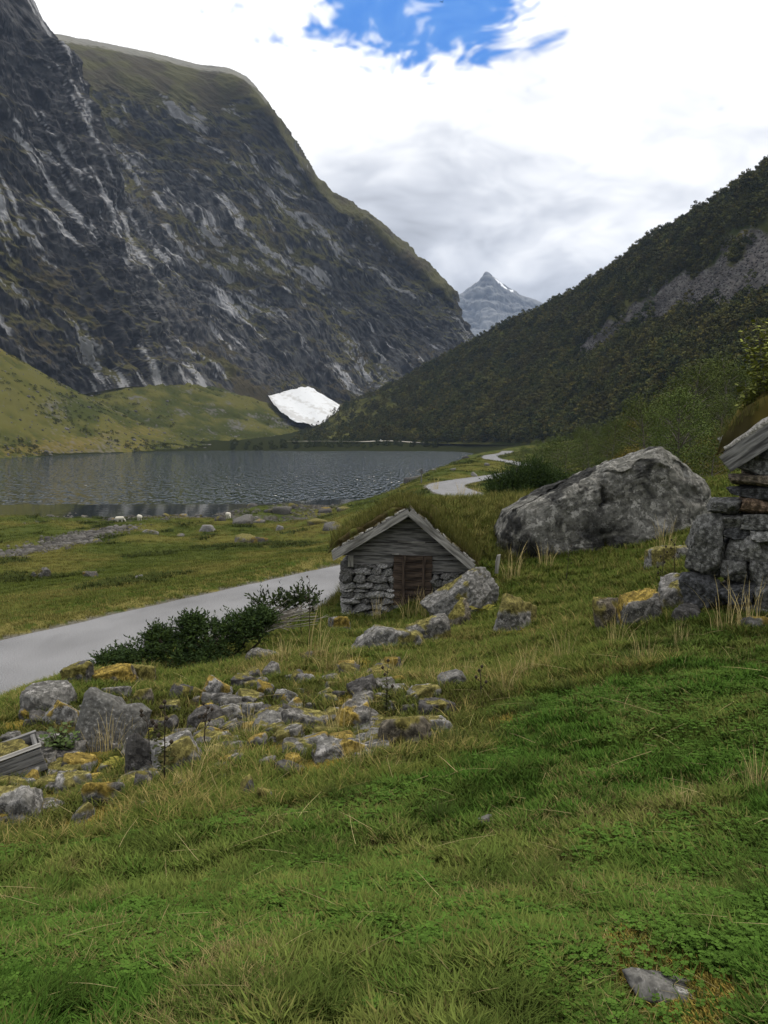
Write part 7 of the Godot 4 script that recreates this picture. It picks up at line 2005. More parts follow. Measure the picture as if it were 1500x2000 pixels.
func build_rocks() -> void:
	for a in ROCKS:
		var near: bool = a[1] < 40.0
		var look: String = a[5]
		var tint := Color(0.3, 0.29, 0.27)
		var mat: Material = M.stone
		var rough := 1.0
		if look == "dark":
			tint = Color(0.22, 0.21, 0.2)
			mat = M.stone_dark
		elif look == "pale":
			tint = Color(0.42, 0.41, 0.39)
		elif look == "smooth":
			tint = Color(0.4, 0.39, 0.37)
			mat = M.stone_dark
			rough = 0.5
		elif look == "moss":
			tint = Color(0.26, 0.23, 0.18)
		var mc := Color(0.5, 0.36, 0.07) if int(a[7]) % 4 == 0 else Color(0.34, 0.30, 0.08)
		var h: float = a[3]
		var m := rock_mesh(a[7], Vector3(a[2] * 1.3, h * 2.0, a[4] * 1.3), 4 if near and a[2] > 0.25 else (3 if near else 2), tint, a[6], mc, rough)
		var o := part("rock", m, mat, self)
		o.position = P(a[0], a[1], h * 0.02)
		o.rotation = Vector3(0, 0, rng.randf_range(-0.12, 0.12))
		tag(o, a[8], "rock", a[9])
	var b := part("boulder", outline_rock(31, BOULDER, 2.6, Color(0.38, 0.37, 0.34), 6, 0.36, 1.0), M.boulder, self)
	b.position = BOULDER_AT + Vector3(0.14, -0.1, -0.9)
	b.rotation.x = -0.12
	tag(b, "huge lichen blotched boulder sloping up behind the small stone hut", "boulder")
	b = part("rock", rock_mesh(1432, Vector3(1.55, 0.95, 0.9), 5, Color(0.36, 0.35, 0.335), 0.12, Color(0.3, 0.26, 0.07), 0.7), M.stone, self)
	b.position = LEANER_AT + Vector3(0.0, -0.22, 0.0)
	b.rotation = Vector3(-0.2, 0.25, 0.5)
	tag(b, "leaning slab with white edge resting beside the hut's brown door", "rock")
	b = part("concrete_slab", outline_rock(33, SLAB, 0.3, Color(0.36, 0.355, 0.34), 5, 0.25, 0.3), M.concrete, self)
	b.position = SLAB_AT
	b.rotation.x = -0.3
	tag(b, "flat faced grey slab leaning on the bank beside the timber trough", "slab")

func build_junipers() -> void:
	# the large juniper on the bank
	var green := Color(0.032, 0.052, 0.018)
	var j := juniper_mesh(11, [[Vector3(-0.62, 0.16, 0.1), Vector3(0.36, 0.2, 0.34)], [Vector3(-0.15, 0.32, 0.0), Vector3(0.42, 0.34, 0.42)], [Vector3(0.3, 0.46, -0.05), Vector3(0.42, 0.36, 0.42)], [Vector3(0.72, 0.62, -0.15), Vector3(0.3, 0.24, 0.3)], [Vector3(0.25, 0.12, 0.3), Vector3(0.4, 0.2, 0.3)], [Vector3(-0.4, 0.42, -0.1), Vector3(0.12, 0.2, 0.12)], [Vector3(0.08, 0.7, 0.0), Vector3(0.12, 0.16, 0.12)], [Vector3(0.95, 0.8, -0.1), Vector3(0.16, 0.12, 0.12)], [Vector3(-0.95, 0.12, 0.15), Vector3(0.14, 0.1, 0.14)]], 420, green)
	var t := thing("juniper_bush", P(JUNIPER_AT.x, JUNIPER_AT.y, -0.02))
	t.scale = Vector3(1.05, 0.8, 1.0)
	part("branches", j[0], M.dark_twig, t)
	part("foliage", j[1], M.leaf, t)
	tag(t, "dark spreading juniper on the bank beside the road and dead branches", "bush")
	var k := 0
	for a in JUNIPERS:
		var lobes := []
		if k == 0:
			lobes = [[Vector3(-0.45, 0.35, 0), Vector3(0.42, 0.5, 0.45)], [Vector3(0.05, 0.62, 0), Vector3(0.4, 0.4, 0.4)], [Vector3(0.55, 0.75, -0.2), Vector3(0.4, 0.42, 0.4)], [Vector3(1.0, 0.5, -0.2), Vector3(0.5, 0.4, 0.45)], [Vector3(0.0, 0.1, 0.2), Vector3(0.6, 0.35, 0.5)]]
		else:
			lobes = [[Vector3(-0.8, 0.4, 0), Vector3(0.6, 0.45, 0.5)], [Vector3(0.0, 0.7, 0), Vector3(0.7, 0.5, 0.5)], [Vector3(0.8, 1.0, -0.2), Vector3(0.6, 0.5, 0.5)], [Vector3(1.5, 0.7, -0.2), Vector3(0.7, 0.6, 0.5)]]
		var m := juniper_mesh(20 + k, lobes, 1000, green)
		var o := thing("juniper_bush", P(a[0], a[1], -0.05))
		part("branches", m[0], M.dark_twig, o)
		part("foliage", m[1], M.leaf, o)
		tag(o, ["blue green juniper at the left end of the huge boulder", "broad juniper behind the huge boulder, below the birch wood"][k], "bush")
		k += 1
	# dead brush lying beside the large juniper
	var r := RandomNumberGenerator.new()
	r.seed = 77
	var b := thing("dead_brush", P(BRUSH_AT.x, BRUSH_AT.y, 0.05))
	b.scale = Vector3(1.5, 1.25, 1.5)
	for n in 36:
		var v := PackedVector3Array()
		var idx := PackedInt32Array()
		var s := Vector3(r.randf_range(-0.35, 0.0), r.randf_range(0.0, 0.1), r.randf_range(-0.15, 0.15))
		var e := Vector3(r.randf_range(0.35, 0.8), r.randf_range(0.15, 0.5), r.randf_range(-0.3, 0.2))
		var mid := s.lerp(e, 0.5) + Vector3(0, r.randf_range(-0.05, 0.08), r.randf_range(-0.06, 0.06))
		add_tube(v, idx, PackedVector3Array([s, mid, e]), PackedFloat32Array([0.013, 0.009, 0.003]), 5)
		for w in 3:
			var q := mid.lerp(e, r.randf())
			add_tube(v, idx, PackedVector3Array([q, q + Vector3(r.randf_range(0, 0.2), r.randf_range(-0.02, 0.16), r.randf_range(-0.1, 0.1))]), PackedFloat32Array([0.005, 0.002]), 4)
		part("branch", mesh_of(v, idx), M.dead_twig, b)
	var sp := juniper_mesh(41, [[Vector3(0.35, 0.42, 0), Vector3(0.26, 0.1, 0.15)], [Vector3(0.62, 0.46, 0), Vector3(0.14, 0.08, 0.1)]], 70, Color(0.03, 0.042, 0.016))
	part("sprigs", sp[1], M.leaf, b)
	tag(b, "heap of bleached dead branches beside the juniper, left of the hut", "branches")

func build_trees() -> void:
	var kinds := [
		make_tree(201, 6.0, 3.6, 46, 9000, 0.085, Color(0.09, 0.12, 0.036), 0.3, 0.85),
		make_tree(202, 3.4, 3.0, 24, 5200, 0.085, Color(0.13, 0.105, 0.026), 0.08),
		make_tree(203, 3.2, 3.4, 22, 4200, 0.10, Color(0.085, 0.105, 0.03), 0.08),
		make_tree(204, 3.0, 3.6, 20, 4200, 0.085, Color(0.07, 0.09, 0.026), 0.05),
		make_tree(206, 7.5, 5.4, 40, 11000, 0.10, Color(0.07, 0.088, 0.026), 0.12, 0.9)]
	var tall := [6.0, 3.4, 3.2, 3.0, 7.5]
	var k := 0
	for a in TREES:
		var kind: int = a[3] if a[3] < 2 else (4 if a[2] > 4.6 else 2 + k % 2)
		var label: String = ["slender young rowan with thin pale trunk rising behind the huge boulder", "yellowing leafy bush behind the huge boulder", "low green birch bush at the wooded foot of the right slope", "low green birch bush at the wooded foot of the right slope", "tall rounded birch at the wooded foot of the right slope"][kind]
		plant_tree(["rowan_tree", "leafy_bush", "birch_bush", "birch_bush", "foot_birch"][kind], kinds[kind], P(a[0], a[1], -0.05), k * 1.7, a[2] / tall[kind], label, ["tree", "bush", "bush", "bush", "tree"][kind], ["", "yellowing bushes behind the boulder", "birch bushes at the slope foot", "birch bushes at the slope foot", "tall birches at the slope foot"][kind], M.twig)
		k += 1
	# dark shrubs on the far bank, along the far road
	var far := make_tree(205, 2.6, 3.6, 9, 420, 0.36, Color(0.034, 0.042, 0.016), 0.02)
	for n in 60:
		var x := lerpf(-95.0, 58.0, (n + rng.randf()) / 60.0)
		var d := rng.randf_range(503.0, 517.0) if n % 3 else rng.randf_range(534.0, 545.0)
		plant_tree("bank_shrub", far, P(x, d, -0.2), rng.randf() * TAU, rng.randf_range(0.8, 1.7), "dark low shrub on the far bank beside the narrow far road", "shrub", "shrubs on the far lake bank", M.dark_twig)

func build_small_plants() -> void:
	var tuss := [tuft(301, 150, 0.55, 1.05, 0.22, 0.014, 1.15, 3), tuft(302, 150, 0.5, 1.0, 0.2, 0.014, 1.3, 3)]
	var k := 0
	for a in TUSSOCKS:
		var t := thing("grass_tussock", P(a[0], a[1], -0.02), k * 1.3)
		t.scale = Vector3.ONE * a[2] * 1.0
		part("blades", tuss[k % 2], M.tussock, t)
		tag(t, "dark green sedge tussock on the edge between lawn and rubble bank", "tussock", "sedge tussocks on the bank")
		k += 1
	var straws := []
	for n in 5:
		straws.append(tuft(310 + n, 30, 0.45, 1.25, 0.26, 0.013, 0.6, 4, 0.4))
	k = 0
	for a in STRAW:
		var t := thing("dry_grass", P(a[0], a[1], -0.02), k * 2.1)
		t.scale = Vector3.ONE * a[2] * 0.95
		part("stalks", straws[k % 5], M.straw, t)
		tag(t, "clump of long straw coloured dry grass stalks among the stones", "dry grass", "clumps of dry grass")
		k += 1
	k = 0
	for a in STALKS:
		var m := stalk_mesh(330 + k, a[2], 4 + k % 4, rng.randf_range(-0.06, 0.06))
		var t := thing("seed_stalk", P(a[0], a[1], -0.02))
		part("stem", m[0], M.dark_twig, t)
		part("seed_heads", m[1], M.dark_twig, t)
		if k in [2, 3, 4, 6]:
			var lf := leafy_plant(350 + k, 3, a[2] * 0.85, 0.05, 0.035, 30, Color(0.045, 0.05, 0.018))
			part("leaves", lf[1], M.leaf, t)
		tag(t, "thin dark leafy weed stem standing above the grass" if k in [2, 3, 4, 6] else "thin dark withered stalk with round seed heads above the grass", "weed", "dark leafy weed stems" if k in [2, 3, 4, 6] else "withered seed stalks")
		k += 1
	k = 0
	for a in FERNS:
		var o := part("fern", fern_mesh(360 + k, 8, a[2] * 1.2, Color(0.22, 0.20, 0.045)), M.leaf, self)
		o.position = P(a[0], a[1], -0.01)
		tag(o, ["yellow fern growing against the flat faced grey slab", "yellow fern between stones to the right of the hut", "small pale fern below the flat faced grey slab"][k], "fern")
		k += 1
	var sh := leafy_plant(371, 14, 0.3, 0.26, 0.055, 16, Color(0.07, 0.10, 0.035))
	var t3 := thing("leafy_shrub", P(SHRUB_AT.x, SHRUB_AT.y, -0.02))
	part("stems", sh[0], M.dark_twig, t3)
	part("leaves", sh[1], M.leaf, t3)
	tag(t3, "small round leaved willow shrub between timber trough and grey slab", "shrub")

func build_odds() -> void:
	# old timber trough at the left edge
	var t := thing("timber_trough", P(TROUGH_AT.x - 0.36, TROUGH_AT.y, -0.1), deg_to_rad(27.0))
	t.rotation.z = deg_to_rad(13.0)
	t.scale.y = 0.75
	var y := 0.0
	for h in [0.1, 0.1, 0.06]:
		var o := part("side_board", prism(rect(0.95, h - 0.006), 0.05), M.board, t)
		o.position = Vector3(rng.randf_range(-0.01, 0.01), y + h / 2, rng.randf_range(-0.004, 0.004))
		y += h
	var cap := part("top_board", prism(rect(0.97, 0.09), 0.035), M.pale_wood, t)
	cap.position = Vector3(0, y + 0.02, -0.02)
	cap.rotation.x = PI / 2 - 0.35
	for x in [-0.42, 0.44]:
		var e := part("end_board", prism(rect(0.4, 0.24), 0.04), M.board, t)
		e.position = Vector3(x, 0.12, -0.23)
		e.rotation.y = PI / 2
	for m in 2:
		var bk := part("back_board", prism(rect(0.95, 0.12), 0.05), M.board, t)
		bk.position = Vector3(0, 0.07 + m * 0.125, -0.45)
	var fill := part("soil_fill", rock_mesh(95, Vector3(1.15, 0.4, 0.6), 3, Color(0.3, 0.26, 0.08), 0.0), M.stone, t)
	fill.position = Vector3(0, 0.14, -0.24)
	tag(t, "weathered timber trough with pale top board in the stony bank", "trough")
	# bleached stake by the boulder
	var st := part("wooden_stake", prism([Vector2(-0.19, -0.035), Vector2(0.19, -0.03), Vector2(0.17, 0.03), Vector2(0.05, 0.045), Vector2(-0.19, 0.03)], 0.06), M.pale_wood, self)
	st.position = STAKE_AT + Vector3(0, 0.17, 0)
	st.rotation.z = PI / 2 - 0.12
	tag(st, "short bleached wooden stake against the lower end of the boulder", "stake")
	# roofed sign post by the lake
	var s := thing("sign_post", P(SIGN_AT.x, SIGN_AT.y))
	var post := part("post", prism(rect(2.0, 0.16), 0.16), M.board, s)
	post.position = Vector3(0, 0.95, 0)
	post.rotation.z = PI / 2
	for side in [-1, 1]:
		var rf := part("roof_board", prism(rect(0.75, 0.05), 0.7), M.board, s)
		rf.position = Vector3(side * 0.3, 1.93, 0)
		rf.rotation.z = -side * 0.5
	var pn := part("panel", prism(rect(0.55, 0.3), 0.04), M.board, s)
	pn.position = Vector3(0, 1.66, 0.11)
	tag(s, "wooden sign post with tiny gabled roof on the lake spit", "sign")
	# white marker posts along the far road
	for a in [[-2.0, 534.0], [44.0, 524.0], [56.0, 519.0]]:
		var w := part("marker_post", prism([Vector2(-0.2, 0), Vector2(0.2, 0), Vector2(0.2, 1.5), Vector2(0, 1.7), Vector2(-0.2, 1.5)], 0.3), M.snow, self)
		w.position = P(a[0], a[1], -0.1)
		tag(w, "small white marker post beside the narrow far road", "post", "marker posts on the far road")
	# sheep grazing by the shore
	var caps := [
		[Vector3(-0.32, 0.62, 0), Vector3(0.3, 0.64, 0), 0.24, 0.23],
		[Vector3(0.34, 0.66, 0), Vector3(0.58, 0.42, 0), 0.13, 0.085],
		[Vector3(0.58, 0.40, 0), Vector3(0.70, 0.22, 0), 0.085, 0.05],
		[Vector3(0.56, 0.46, 0), Vector3(0.54, 0.46, 0.15), 0.03, 0.02], [Vector3(0.56, 0.46, 0), Vector3(0.54, 0.46, -0.15), 0.03, 0.02],
		[Vector3(-0.5, 0.66, 0), Vector3(-0.6, 0.45, 0), 0.05, 0.03]]
	for z in [-0.11, 0.11]:
		caps.append([Vector3(0.24, 0.5, z), Vector3(0.26, 0.02, z), 0.075, 0.035])
		caps.append([Vector3(-0.28, 0.5, z), Vector3(-0.2, 0.34, z), 0.1, 0.06])
		caps.append([Vector3(-0.2, 0.34, z), Vector3(-0.31, 0.22, z), 0.06, 0.04])
		caps.append([Vector3(-0.31, 0.22, z), Vector3(-0.29, 0.02, z), 0.04, 0.035])
	var body := body_mesh(caps, Vector3(-0.75, -0.05, -0.35), Vector3(0.85, 0.95, 0.35), 0.035, 0.06)
	var labels := ["white sheep grazing beside a dark shore stone", "white sheep with lowered head between shore stones", "white sheep grazing next to the largest shore boulder"]
	for k in SHEEP.size():
		var o := part("sheep", body, M.wool, self)
		o.position = P(SHEEP[k][0], SHEEP[k][1])
		o.rotation.y = SHEEP[k][2]
		tag(o, labels[k], "sheep", "sheep by the lake")
	# a bird high in the gap between the clouds
	var wing := [[Vector3(-0.07, 0, 0), Vector3(0.06, 0, 0), 0.014, 0.02], [Vector3(0.06, 0, 0), Vector3(0.09, 0.004, 0), 0.016, 0.005], [Vector3(-0.06, 0, 0), Vector3(-0.12, 0, 0), 0.012, 0.012]]
	for z in [-1.0, 1.0]:
		wing.append([Vector3(0.03, 0.01, 0), Vector3(0.02, 0.05, 0.09 * z), 0.016, 0.012])
		wing.append([Vector3(0.02, 0.05, 0.09 * z), Vector3(-0.05, 0.045, 0.18 * z), 0.012, 0.006])
	var bird := part("bird", body_mesh(wing, Vector3(-0.16, -0.05, -0.22), Vector3(0.14, 0.1, 0.22), 0.011, 0.01), M.feather, self)
	bird.position = BIRD_AT
	bird.rotation.y = 0.8
	tag(bird, "tiny dark bird flying high against the gap in the clouds", "bird")

func build_forest() -> void:
	# birch wood on the right-hand slope: the nearest trees one by one, the rest as one wood
	var kinds := []
	for k in 5:
		kinds.append(make_tree(220 + k, 5.2, [4.6, 4.0, 5.2, 4.4, 4.8][k], 8, 340, 0.55, Color(1, 1, 1), 0.08))
	var spots := []
	var tries := 0
	while spots.size() < 12000 and tries < 60000:
		tries += 1
		var u := rng.randf()
		var v := rng.randf_range(0.02, 0.80)
		var open := smoothstep(0.1, 0.5, u + 0.14 * n_lo.get_noise_2d(u * 900.0, v * 500.0)) * 0.9 + 0.1
		if u < 0.3 and v > 0.35 and v < 0.7:
			open *= 0.7
		if n_lo.get_noise_2d(u * 2600.0, v * 900.0) > 0.28:
			open *= 0.35
		if rng.randf() > open or (scree_at(u, v) > 0.12 and rng.randf() > 0.04):
			continue
		var p := hill_point(u, v)
		spots.append([p.length_squared() * (1.0 if absf(p.x / p.z) < 0.47 else 30.0), p, rng.randf_range(0.7, 1.5) * (0.75 + 0.35 * smoothstep(0.1, 0.4, u))])
	spots.sort_custom(func(a: Array, b: Array) -> bool: return a[0] < b[0])
	var bufs := []
	for k in 5:
		bufs.append(PackedFloat32Array())
	var tints := [Color(0.052, 0.06, 0.018), Color(0.082, 0.084, 0.023), Color(0.038, 0.048, 0.016), Color(0.1, 0.09, 0.024), Color(0.064, 0.07, 0.02)]
	var leafy := []
	for k in 5:
		leafy.append(vertex_mat(0.7, 0.2))
		leafy[k].albedo_color = (tints[k] as Color).linear_to_srgb()
		leafy[k].backlight = Color(0.3, 0.3, 0.3)
	for n in spots.size():
		var p: Vector3 = spots[n][1]
		var s: float = spots[n][2]
		var k := n % 5
		if n < 260:
			var t := thing("birch_tree", p + Vector3(0, -0.3, 0), rng.randf() * TAU)
			t.scale = Vector3.ONE * s
			part("trunk", kinds[k][0], M.twig, t)
			part("crown", kinds[k][1], leafy[k], t)
			tag(t, "dark green birch in the wood covering the right hand slope", "tree", "birches on the right hand slope")
		else:
			var g := n_lo.get_noise_3dv(p * 2.5)
			var col: Color = tints[rng.randi() % 5]
			col = col.lerp(Color(0.075, 0.066, 0.02), clampf(g * 0.9 + 0.1 + (0.3 if rng.randf() < 0.06 else 0.0), 0.0, 0.8))
			put(bufs[k], p + Vector3(0, -0.3, 0), rng.randf() * TAU, s, col * rng.randf_range(0.6, 1.4), rng.randf_range(0.85, 1.15))
	for k in 5:
		var o := scatter("birch_wood", kinds[k][1], M.leaf, bufs[k])
		tag(o, "birch wood covering the upper right hand slope", "wood", "birch wood on the slope")
	# scrub and fallen blocks on the slopes under the wall
	var scrub := PackedFloat32Array()
	var blocks := PackedFloat32Array()
	for sl in slopes:
		var nv: int = sl[2]
		for n in 2600:
			var i := rng.randi() % (sl[1] as int)
			var j := int(nv * rng.randf() * 0.8)
			var p: Vector3 = sl[0][i * nv + j]
			var g := n_lo.get_noise_3d(p.x * 1.5, p.y * 2.0, p.z * 1.5)
			if n % 3 == 0:
				put(blocks, p, rng.randf() * TAU, rng.randf_range(0.3, 1.1) * (2.2 if rng.randf() < 0.06 else 1.0), Color(0.3, 0.29, 0.28) * rng.randf_range(0.5, 1.3))
			elif g > 0.02:
				put(scrub, p + Vector3(0, -0.3, 0), rng.randf() * TAU, rng.randf_range(0.2, 0.6), Color(0.045, 0.052, 0.017) * rng.randf_range(0.7, 1.4), 0.6)
	tag(scatter("slope_scrub", kinds[2][1], M.leaf, scrub), "low dark scrub on the grassy slopes under the cliff", "scrub")
	tag(scatter("fallen_blocks", rock_mesh(903, Vector3(1.5, 1.0, 1.3), 1, Color(0.4, 0.4, 0.4)), M.turf_far, blocks), "grey fallen blocks strewn on the slopes under the cliff", "blocks")
	# scree blocks lying in the stone runs, and boulders under the cliff
	var buf := PackedFloat32Array()
	var n2 := 0
	while n2 < 5000:
		var u := rng.randf_range(0.4, 1.0)
		var v := rng.randf_range(0.1, 0.75)
		if rng.randf() < 0.02 or scree_at(u, v) > 0.4:
			var t := rng.randf_range(0.5, 1.3)
			put(buf, hill_point(u, v), rng.randf() * TAU, rng.randf_range(0.3, 1.0), Color(0.19, 0.178, 0.17) * t)
			n2 += 1
	tag(scatter("scree", rock_mesh(901, Vector3(1.4, 1.0, 1.2), 1, Color(0.4, 0.4, 0.4)), M.turf_far, buf), "grey stone runs between the birches on the right hand slope", "scree")

func lawn_reach(a: float) -> float:
	for k in LAWN_EDGE.size() - 1:
		if a < LAWN_EDGE[k + 1].x:
			return lerpf(LAWN_EDGE[k].y, LAWN_EDGE[k + 1].y, clampf((a - LAWN_EDGE[k].x) / (LAWN_EDGE[k + 1].x - LAWN_EDGE[k].x), 0, 1))
	return LAWN_EDGE[-1].y

func under_hut(x: float, d: float) -> bool:
	var q := Vector3(x, 0, -d) - HUT_AT
	if q.x > -1.3 and q.x < 1.2 and q.z < 0.1 and q.z > -3.3:
		return true
	var s := (Vector3(x, SHED_AT.y, -d) - SHED_AT).rotated(Vector3.UP, deg_to_rad(27.0))
	return s.x > 0.0 and s.x < 3.4 and s.z < -0.05 and s.z > -4.2

func build_grass() -> void:
	var short := PackedFloat32Array()
	var rough := PackedFloat32Array()
	var long := PackedFloat32Array()
	var moss := PackedFloat32Array()
	var dry := PackedFloat32Array()
	var clover := PackedFloat32Array()
	for n in 150000:
		var a := rng.randf_range(-0.52, 0.52)
		var r := exp(rng.randf_range(0.55, 3.55))
		var x := sin(a) * r
		var d := cos(a) * r
		var off := road_off(x, d)
		if off < ROAD_HALF + 0.05 or under_hut(x, d):
			continue
		if off < 30.0 and d > 12.0 and x < road_x[int(d)]:
			continue
		var y := ground_y(x, d)
		var big := n_mid.get_noise_2d(x * 0.7, d * 0.7)
		var fine := n_hi.get_noise_2d(x * 0.35 + 11.0, d * 0.35)
		var s := patch_kind(x, d)
		if s.z > 0.5 and rng.randf() < 0.8:
			continue
		var size := 1.0 + r * 0.035
		var lawn := r < lawn_reach(a) * (1.0 + 0.25 * big + 0.1 * fine)
		var at := Vector3(x, y - 0.005, -d)
		var green := Color(0.058, 0.118, 0.018).lerp(Color(0.15, 0.172, 0.042), clampf(0.3 + big * 1.1 + fine * 0.7, 0.0, 1.0))
		if s.x > 0.3 and rng.randf() < 0.93:
			put(moss, at, rng.randf() * TAU, size * rng.randf_range(0.7, 1.3), Color(0.28, 0.20, 0.045).lerp(Color(0.20, 0.18, 0.045), rng.randf()) * rng.randf_range(0.75, 1.25))
		elif lawn:
			if rng.randf() < 0.12:
				green = green.lerp(Color(0.15, 0.13, 0.045), 0.7)
			if n_mid.get_noise_2d(x * 1.2 + 17.0, d * 1.2) + 0.4 * fine > 0.08 and rng.randf() < 0.4 and r < 10.0:
				put(clover, at + Vector3(0, 0.02, 0), rng.randf() * TAU, rng.randf_range(0.6, 1.2), Color(0.055, 0.105, 0.016) * rng.randf_range(0.8, 1.4))
			var dark := smoothstep(0.1, 0.3, n_mid.get_noise_2d(x * 2.2 + 90.0, d * 2.2) + 0.3 * fine)
			var lump := 1.0 + 1.3 * n_hi.get_noise_2d(x * 1.3 + 31.0, d * 1.3)
			if n_mid.get_noise_2d(x * 1.6 - 50.0, d * 1.6) + 0.6 * fine > 0.2 and rng.randf() < 0.3:      # mats of dead grass
				put(dry, at, rng.randf() * TAU, rng.randf_range(0.25, 0.5), Color(0.25, 0.21, 0.085) * rng.randf_range(0.7, 1.2))
			elif dark > 0.5 and rng.randf() < 0.35:      # little clumps left by the sheep
				put(rough, at, rng.randf() * TAU, rng.randf_range(0.35, 0.7), green.lerp(Color(0.05, 0.085, 0.016), 0.6) * rng.randf_range(0.7, 1.1))
			else:
				put(short, at, rng.randf() * TAU, size * rng.randf_range(0.6, 1.35) * clampf(lump, 0.45, 1.25) * 0.85, green.lerp(Color(0.045, 0.08, 0.014), 0.55 * dark) * rng.randf_range(0.65, 1.3))
		else:
			var rub := rubble(x, d)
			if rub > 0.5 and rng.randf() < 0.65:
				continue
			var mix := clampf(s.y * 0.75 + 0.25 + 0.6 * fine, 0.0, 1.0)
			green = Color(0.065, 0.108, 0.018).lerp(Color(0.15, 0.158, 0.038), rng.randf()).lerp(Color(0.07, 0.072, 0.02), 0.5 * rub)
			if d > 17.5 and x > -1.5 and x < 5.0:      # taller pale grass on the mound
				put(long, at, rng.randf() * TAU, rng.randf_range(0.8, 1.3), Color(0.10, 0.12, 0.026).lerp(Color(0.24, 0.21, 0.07), pow(rng.randf(), 1.5)))
			elif rng.randf() < mix * 0.42:
				put(dry, at, rng.randf() * TAU, rng.randf_range(0.6, 1.2) * (0.8 + r * 0.012), Color(0.27, 0.21, 0.08).lerp(Color(0.15, 0.14, 0.04), rng.randf()) * rng.randf_range(0.8, 1.2))
			elif rng.randf() < 0.55:
				put(rough, at, rng.randf() * TAU, rng.randf_range(0.6, 1.15) * (0.8 + r * 0.012), green * rng.randf_range(0.75, 1.2))
			else:
				put(short, at, rng.randf() * TAU, size * rng.randf_range(0.9, 1.6), green * rng.randf_range(0.8, 1.1))
	tag(scatter("lawn_grass", tuft(401, 13, 0.025, 0.06, 0.055, 0.0068, 1.35, 2, 0.65), M.blade, short), "short grazed green grass of the lawn in front", "grass")
	tag(scatter("rough_grass", tuft(402, 10, 0.06, 0.17, 0.07, 0.0075, 1.2, 3, 0.5), M.blade, rough), "longer rough green grass on the stony bank", "grass")
	tag(scatter("pale_grass", tuft(403, 11, 0.1, 0.27, 0.08, 0.01, 0.9, 3, 0.45), M.blade, long), "tall pale green grass on the mound behind the small hut", "grass")
	tag(scatter("dry_turf", tuft(404, 9, 0.08, 0.24, 0.08, 0.006, 1.2, 3, 0.5), M.blade, dry), "yellowed dry grass mixed into the bank", "grass")
	tag(scatter("moss", tuft(405, 26, 0.005, 0.015, 0.055, 0.005, 1.2, 2, 0.4), M.blade, moss), "orange and yellow moss cushions between the stones", "moss")
	tag(scatter("clover", clover_mesh(), M.leaf, clover), "round clover leaves spread through the lawn", "clover")
	# single straws lying in the lawn
	var straw := PackedFloat32Array()
	for n in 700:
		var a := rng.randf_range(-0.4, 0.48)
		var r := exp(rng.randf_range(0.75, 2.6))
		var at := P(sin(a) * r, cos(a) * r, 0.03 + rng.randf() * 0.03)
		var t := Basis.from_euler(Vector3(rng.randf_range(-0.25, 0.35), rng.randf() * TAU, 0)).scaled(Vector3.ONE * (0.15 + 0.95 * pow(rng.randf(), 1.8)) * clampf(r / 5.0, 0.5, 1.1))
		var c := Color(0.42, 0.35, 0.17) * rng.randf_range(0.6, 1.15)
		straw.append_array(PackedFloat32Array([t.x.x, t.y.x, t.z.x, at.x, t.x.y, t.y.y, t.z.y, at.y, t.x.z, t.y.z, t.z.z, at.z, c.r, c.g, c.b, 1.0]))
	tag(scatter("fallen_straw", straw_mesh(), M.blade, straw), "loose pale straws lying on the lawn and bank", "straw")
	# meadow over the road, spit, road verges
	var mead := PackedFloat32Array()
	var low := PackedFloat32Array()
	for n in 95000:
		var a := rng.randf_range(-0.5, 0.42)
		var r := exp(rng.randf_range(2.75, 5.75))
		var x := sin(a) * r
		var d := cos(a) * r
		var off := road_off(x, d)
		if off < ROAD_HALF + 0.3 or under_hut(x, d):
			continue
		if d < 45.0 and x > road_x[int(d)]:
			continue
		var y := ground_y(x, d)
		if y < 0.5:
			continue
		var bed := 99.0
		if d < 110.0:
			for q in GRAVEL_BED:
				bed = minf(bed, Vector2((x - q.x), (d - q.y) * 0.35).length())
		var big := n_lo.get_noise_2d(x * 9.0, d * 6.0)
		var mid := n_mid.get_noise_2d(x * 0.22, d * 0.13)
		if bed < 1.3 + 1.2 * mid:
			continue
		var col := Color(0.085, 0.105, 0.022).lerp(Color(0.17, 0.155, 0.045), smoothstep(-0.2, 0.35, big + rng.randf_range(-0.2, 0.2)))
		if d < 34.0 and off < 5.0 and rng.randf() < 0.4:
			col = Color(0.2, 0.175, 0.055)
		if x > -12.0 and d > 75.0 and d < 110.0 and x < -4.0:
			col = col.lerp(Color(0.19, 0.15, 0.055), 0.5)
		if mid > 0.3 and rng.randf() < 0.5:
			put(low, Vector3(x, y - 0.02, -d), rng.randf() * TAU, rng.randf_range(0.8, 1.5) * (0.7 + r * 0.012), Color(0.05, 0.062, 0.017))
		else:
			put(mead, Vector3(x, y - 0.02, -d), rng.randf() * TAU, rng.randf_range(0.6, 1.2) * (0.45 + r * 0.0095), col * rng.randf_range(0.75, 1.2))
	tag(scatter("meadow_grass", tuft(411, 13, 0.07, 0.2, 0.24, 0.022, 1.1, 2, 0.5), M.blade, mead), "green meadow grass between the road and the lake", "grass")
	tag(scatter("meadow_heather", tuft(412, 18, 0.06, 0.18, 0.22, 0.03, 1.1), M.blade, low), "dark low heather patches in the meadow", "heather")
	# gravel on the shore and in the old stream bed
	var grav := PackedFloat32Array()
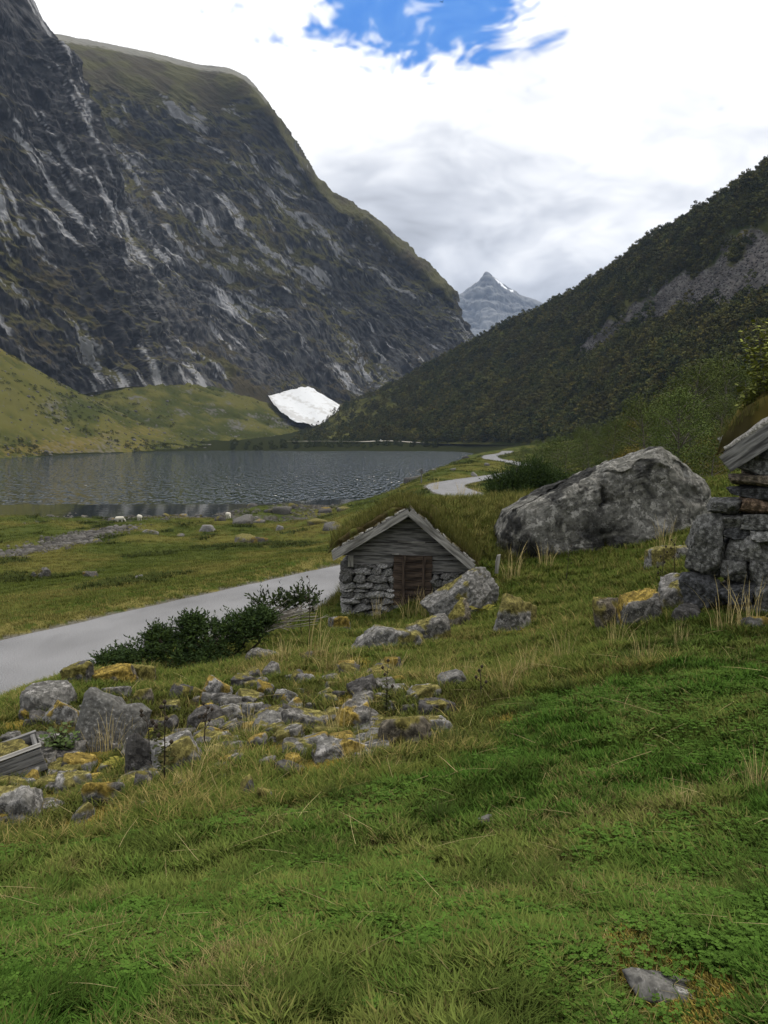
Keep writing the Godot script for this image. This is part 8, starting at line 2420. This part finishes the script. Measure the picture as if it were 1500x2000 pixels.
	for n in 16000:
		var x := 0.0
		var d := 0.0
		if n % 4 == 0:
			var q: Vector2 = GRAVEL_BED[rng.randi() % GRAVEL_BED.size()]
			x = q.x + rng.randfn() * 1.1
			d = q.y + rng.randfn() * 3.2
		else:
			var a := rng.randf_range(-0.5, 0.02)
			d = rng.randf_range(96.0, 150.0)
			x = tan(a) * d
		var y := ground_y(x, d)
		if n % 4 and (y > 0.75 or y < -0.25 or rng.randf() < 0.3):
			continue
		put(grav, Vector3(x, y, -d), rng.randf() * TAU, rng.randf_range(0.05, 0.3) * (1.0 if rng.randf() < 0.9 else 2.2), Color(0.28, 0.265, 0.245) * rng.randf_range(0.4, 1.3))
	tag(scatter("gravel", rock_mesh(902, Vector3(1.3, 0.8, 1.1), 1, Color(0.4, 0.4, 0.4)), M.turf_far, grav), "grey gravel on the near shore and in the dry stream bed", "gravel")

func clover_mesh() -> ArrayMesh:
	var v := PackedVector3Array()
	var idx := PackedInt32Array()
	var c := PackedColorArray()
	var r := RandomNumberGenerator.new()
	r.seed = 5
	for k in 5:
		var mid := Vector3(r.randf_range(-0.05, 0.05), r.randf_range(0.0, 0.025), r.randf_range(-0.05, 0.05))
		for m in 3:
			var a := TAU * m / 3.0 + k
			var d := Vector3(cos(a), r.randf_range(-0.1, 0.3), sin(a)).normalized()
			add_leaf(v, idx, c, mid + d * 0.007, d, d.cross(Vector3.UP).normalized() * 1.3, 0.014, Color(1, 1, 1) * r.randf_range(0.8, 1.2))
	return mesh_of(v, idx, c, false)

func straw_mesh() -> ArrayMesh:
	var v := PackedVector3Array()
	var idx := PackedInt32Array()
	var path := PackedVector3Array()
	for k in 6:
		var t := k / 5.0
		path.append(Vector3(0.004 * sin(t * 5.0), 0.008 * sin(t * 3.0), t * 0.36))
	add_tube(v, idx, path, PackedFloat32Array([0.0015, 0.0015, 0.0014, 0.0012, 0.001, 0.0006]), 4)
	var c := PackedColorArray()
	c.resize(v.size())
	c.fill(Color.WHITE)
	return mesh_of(v, idx, c, false)
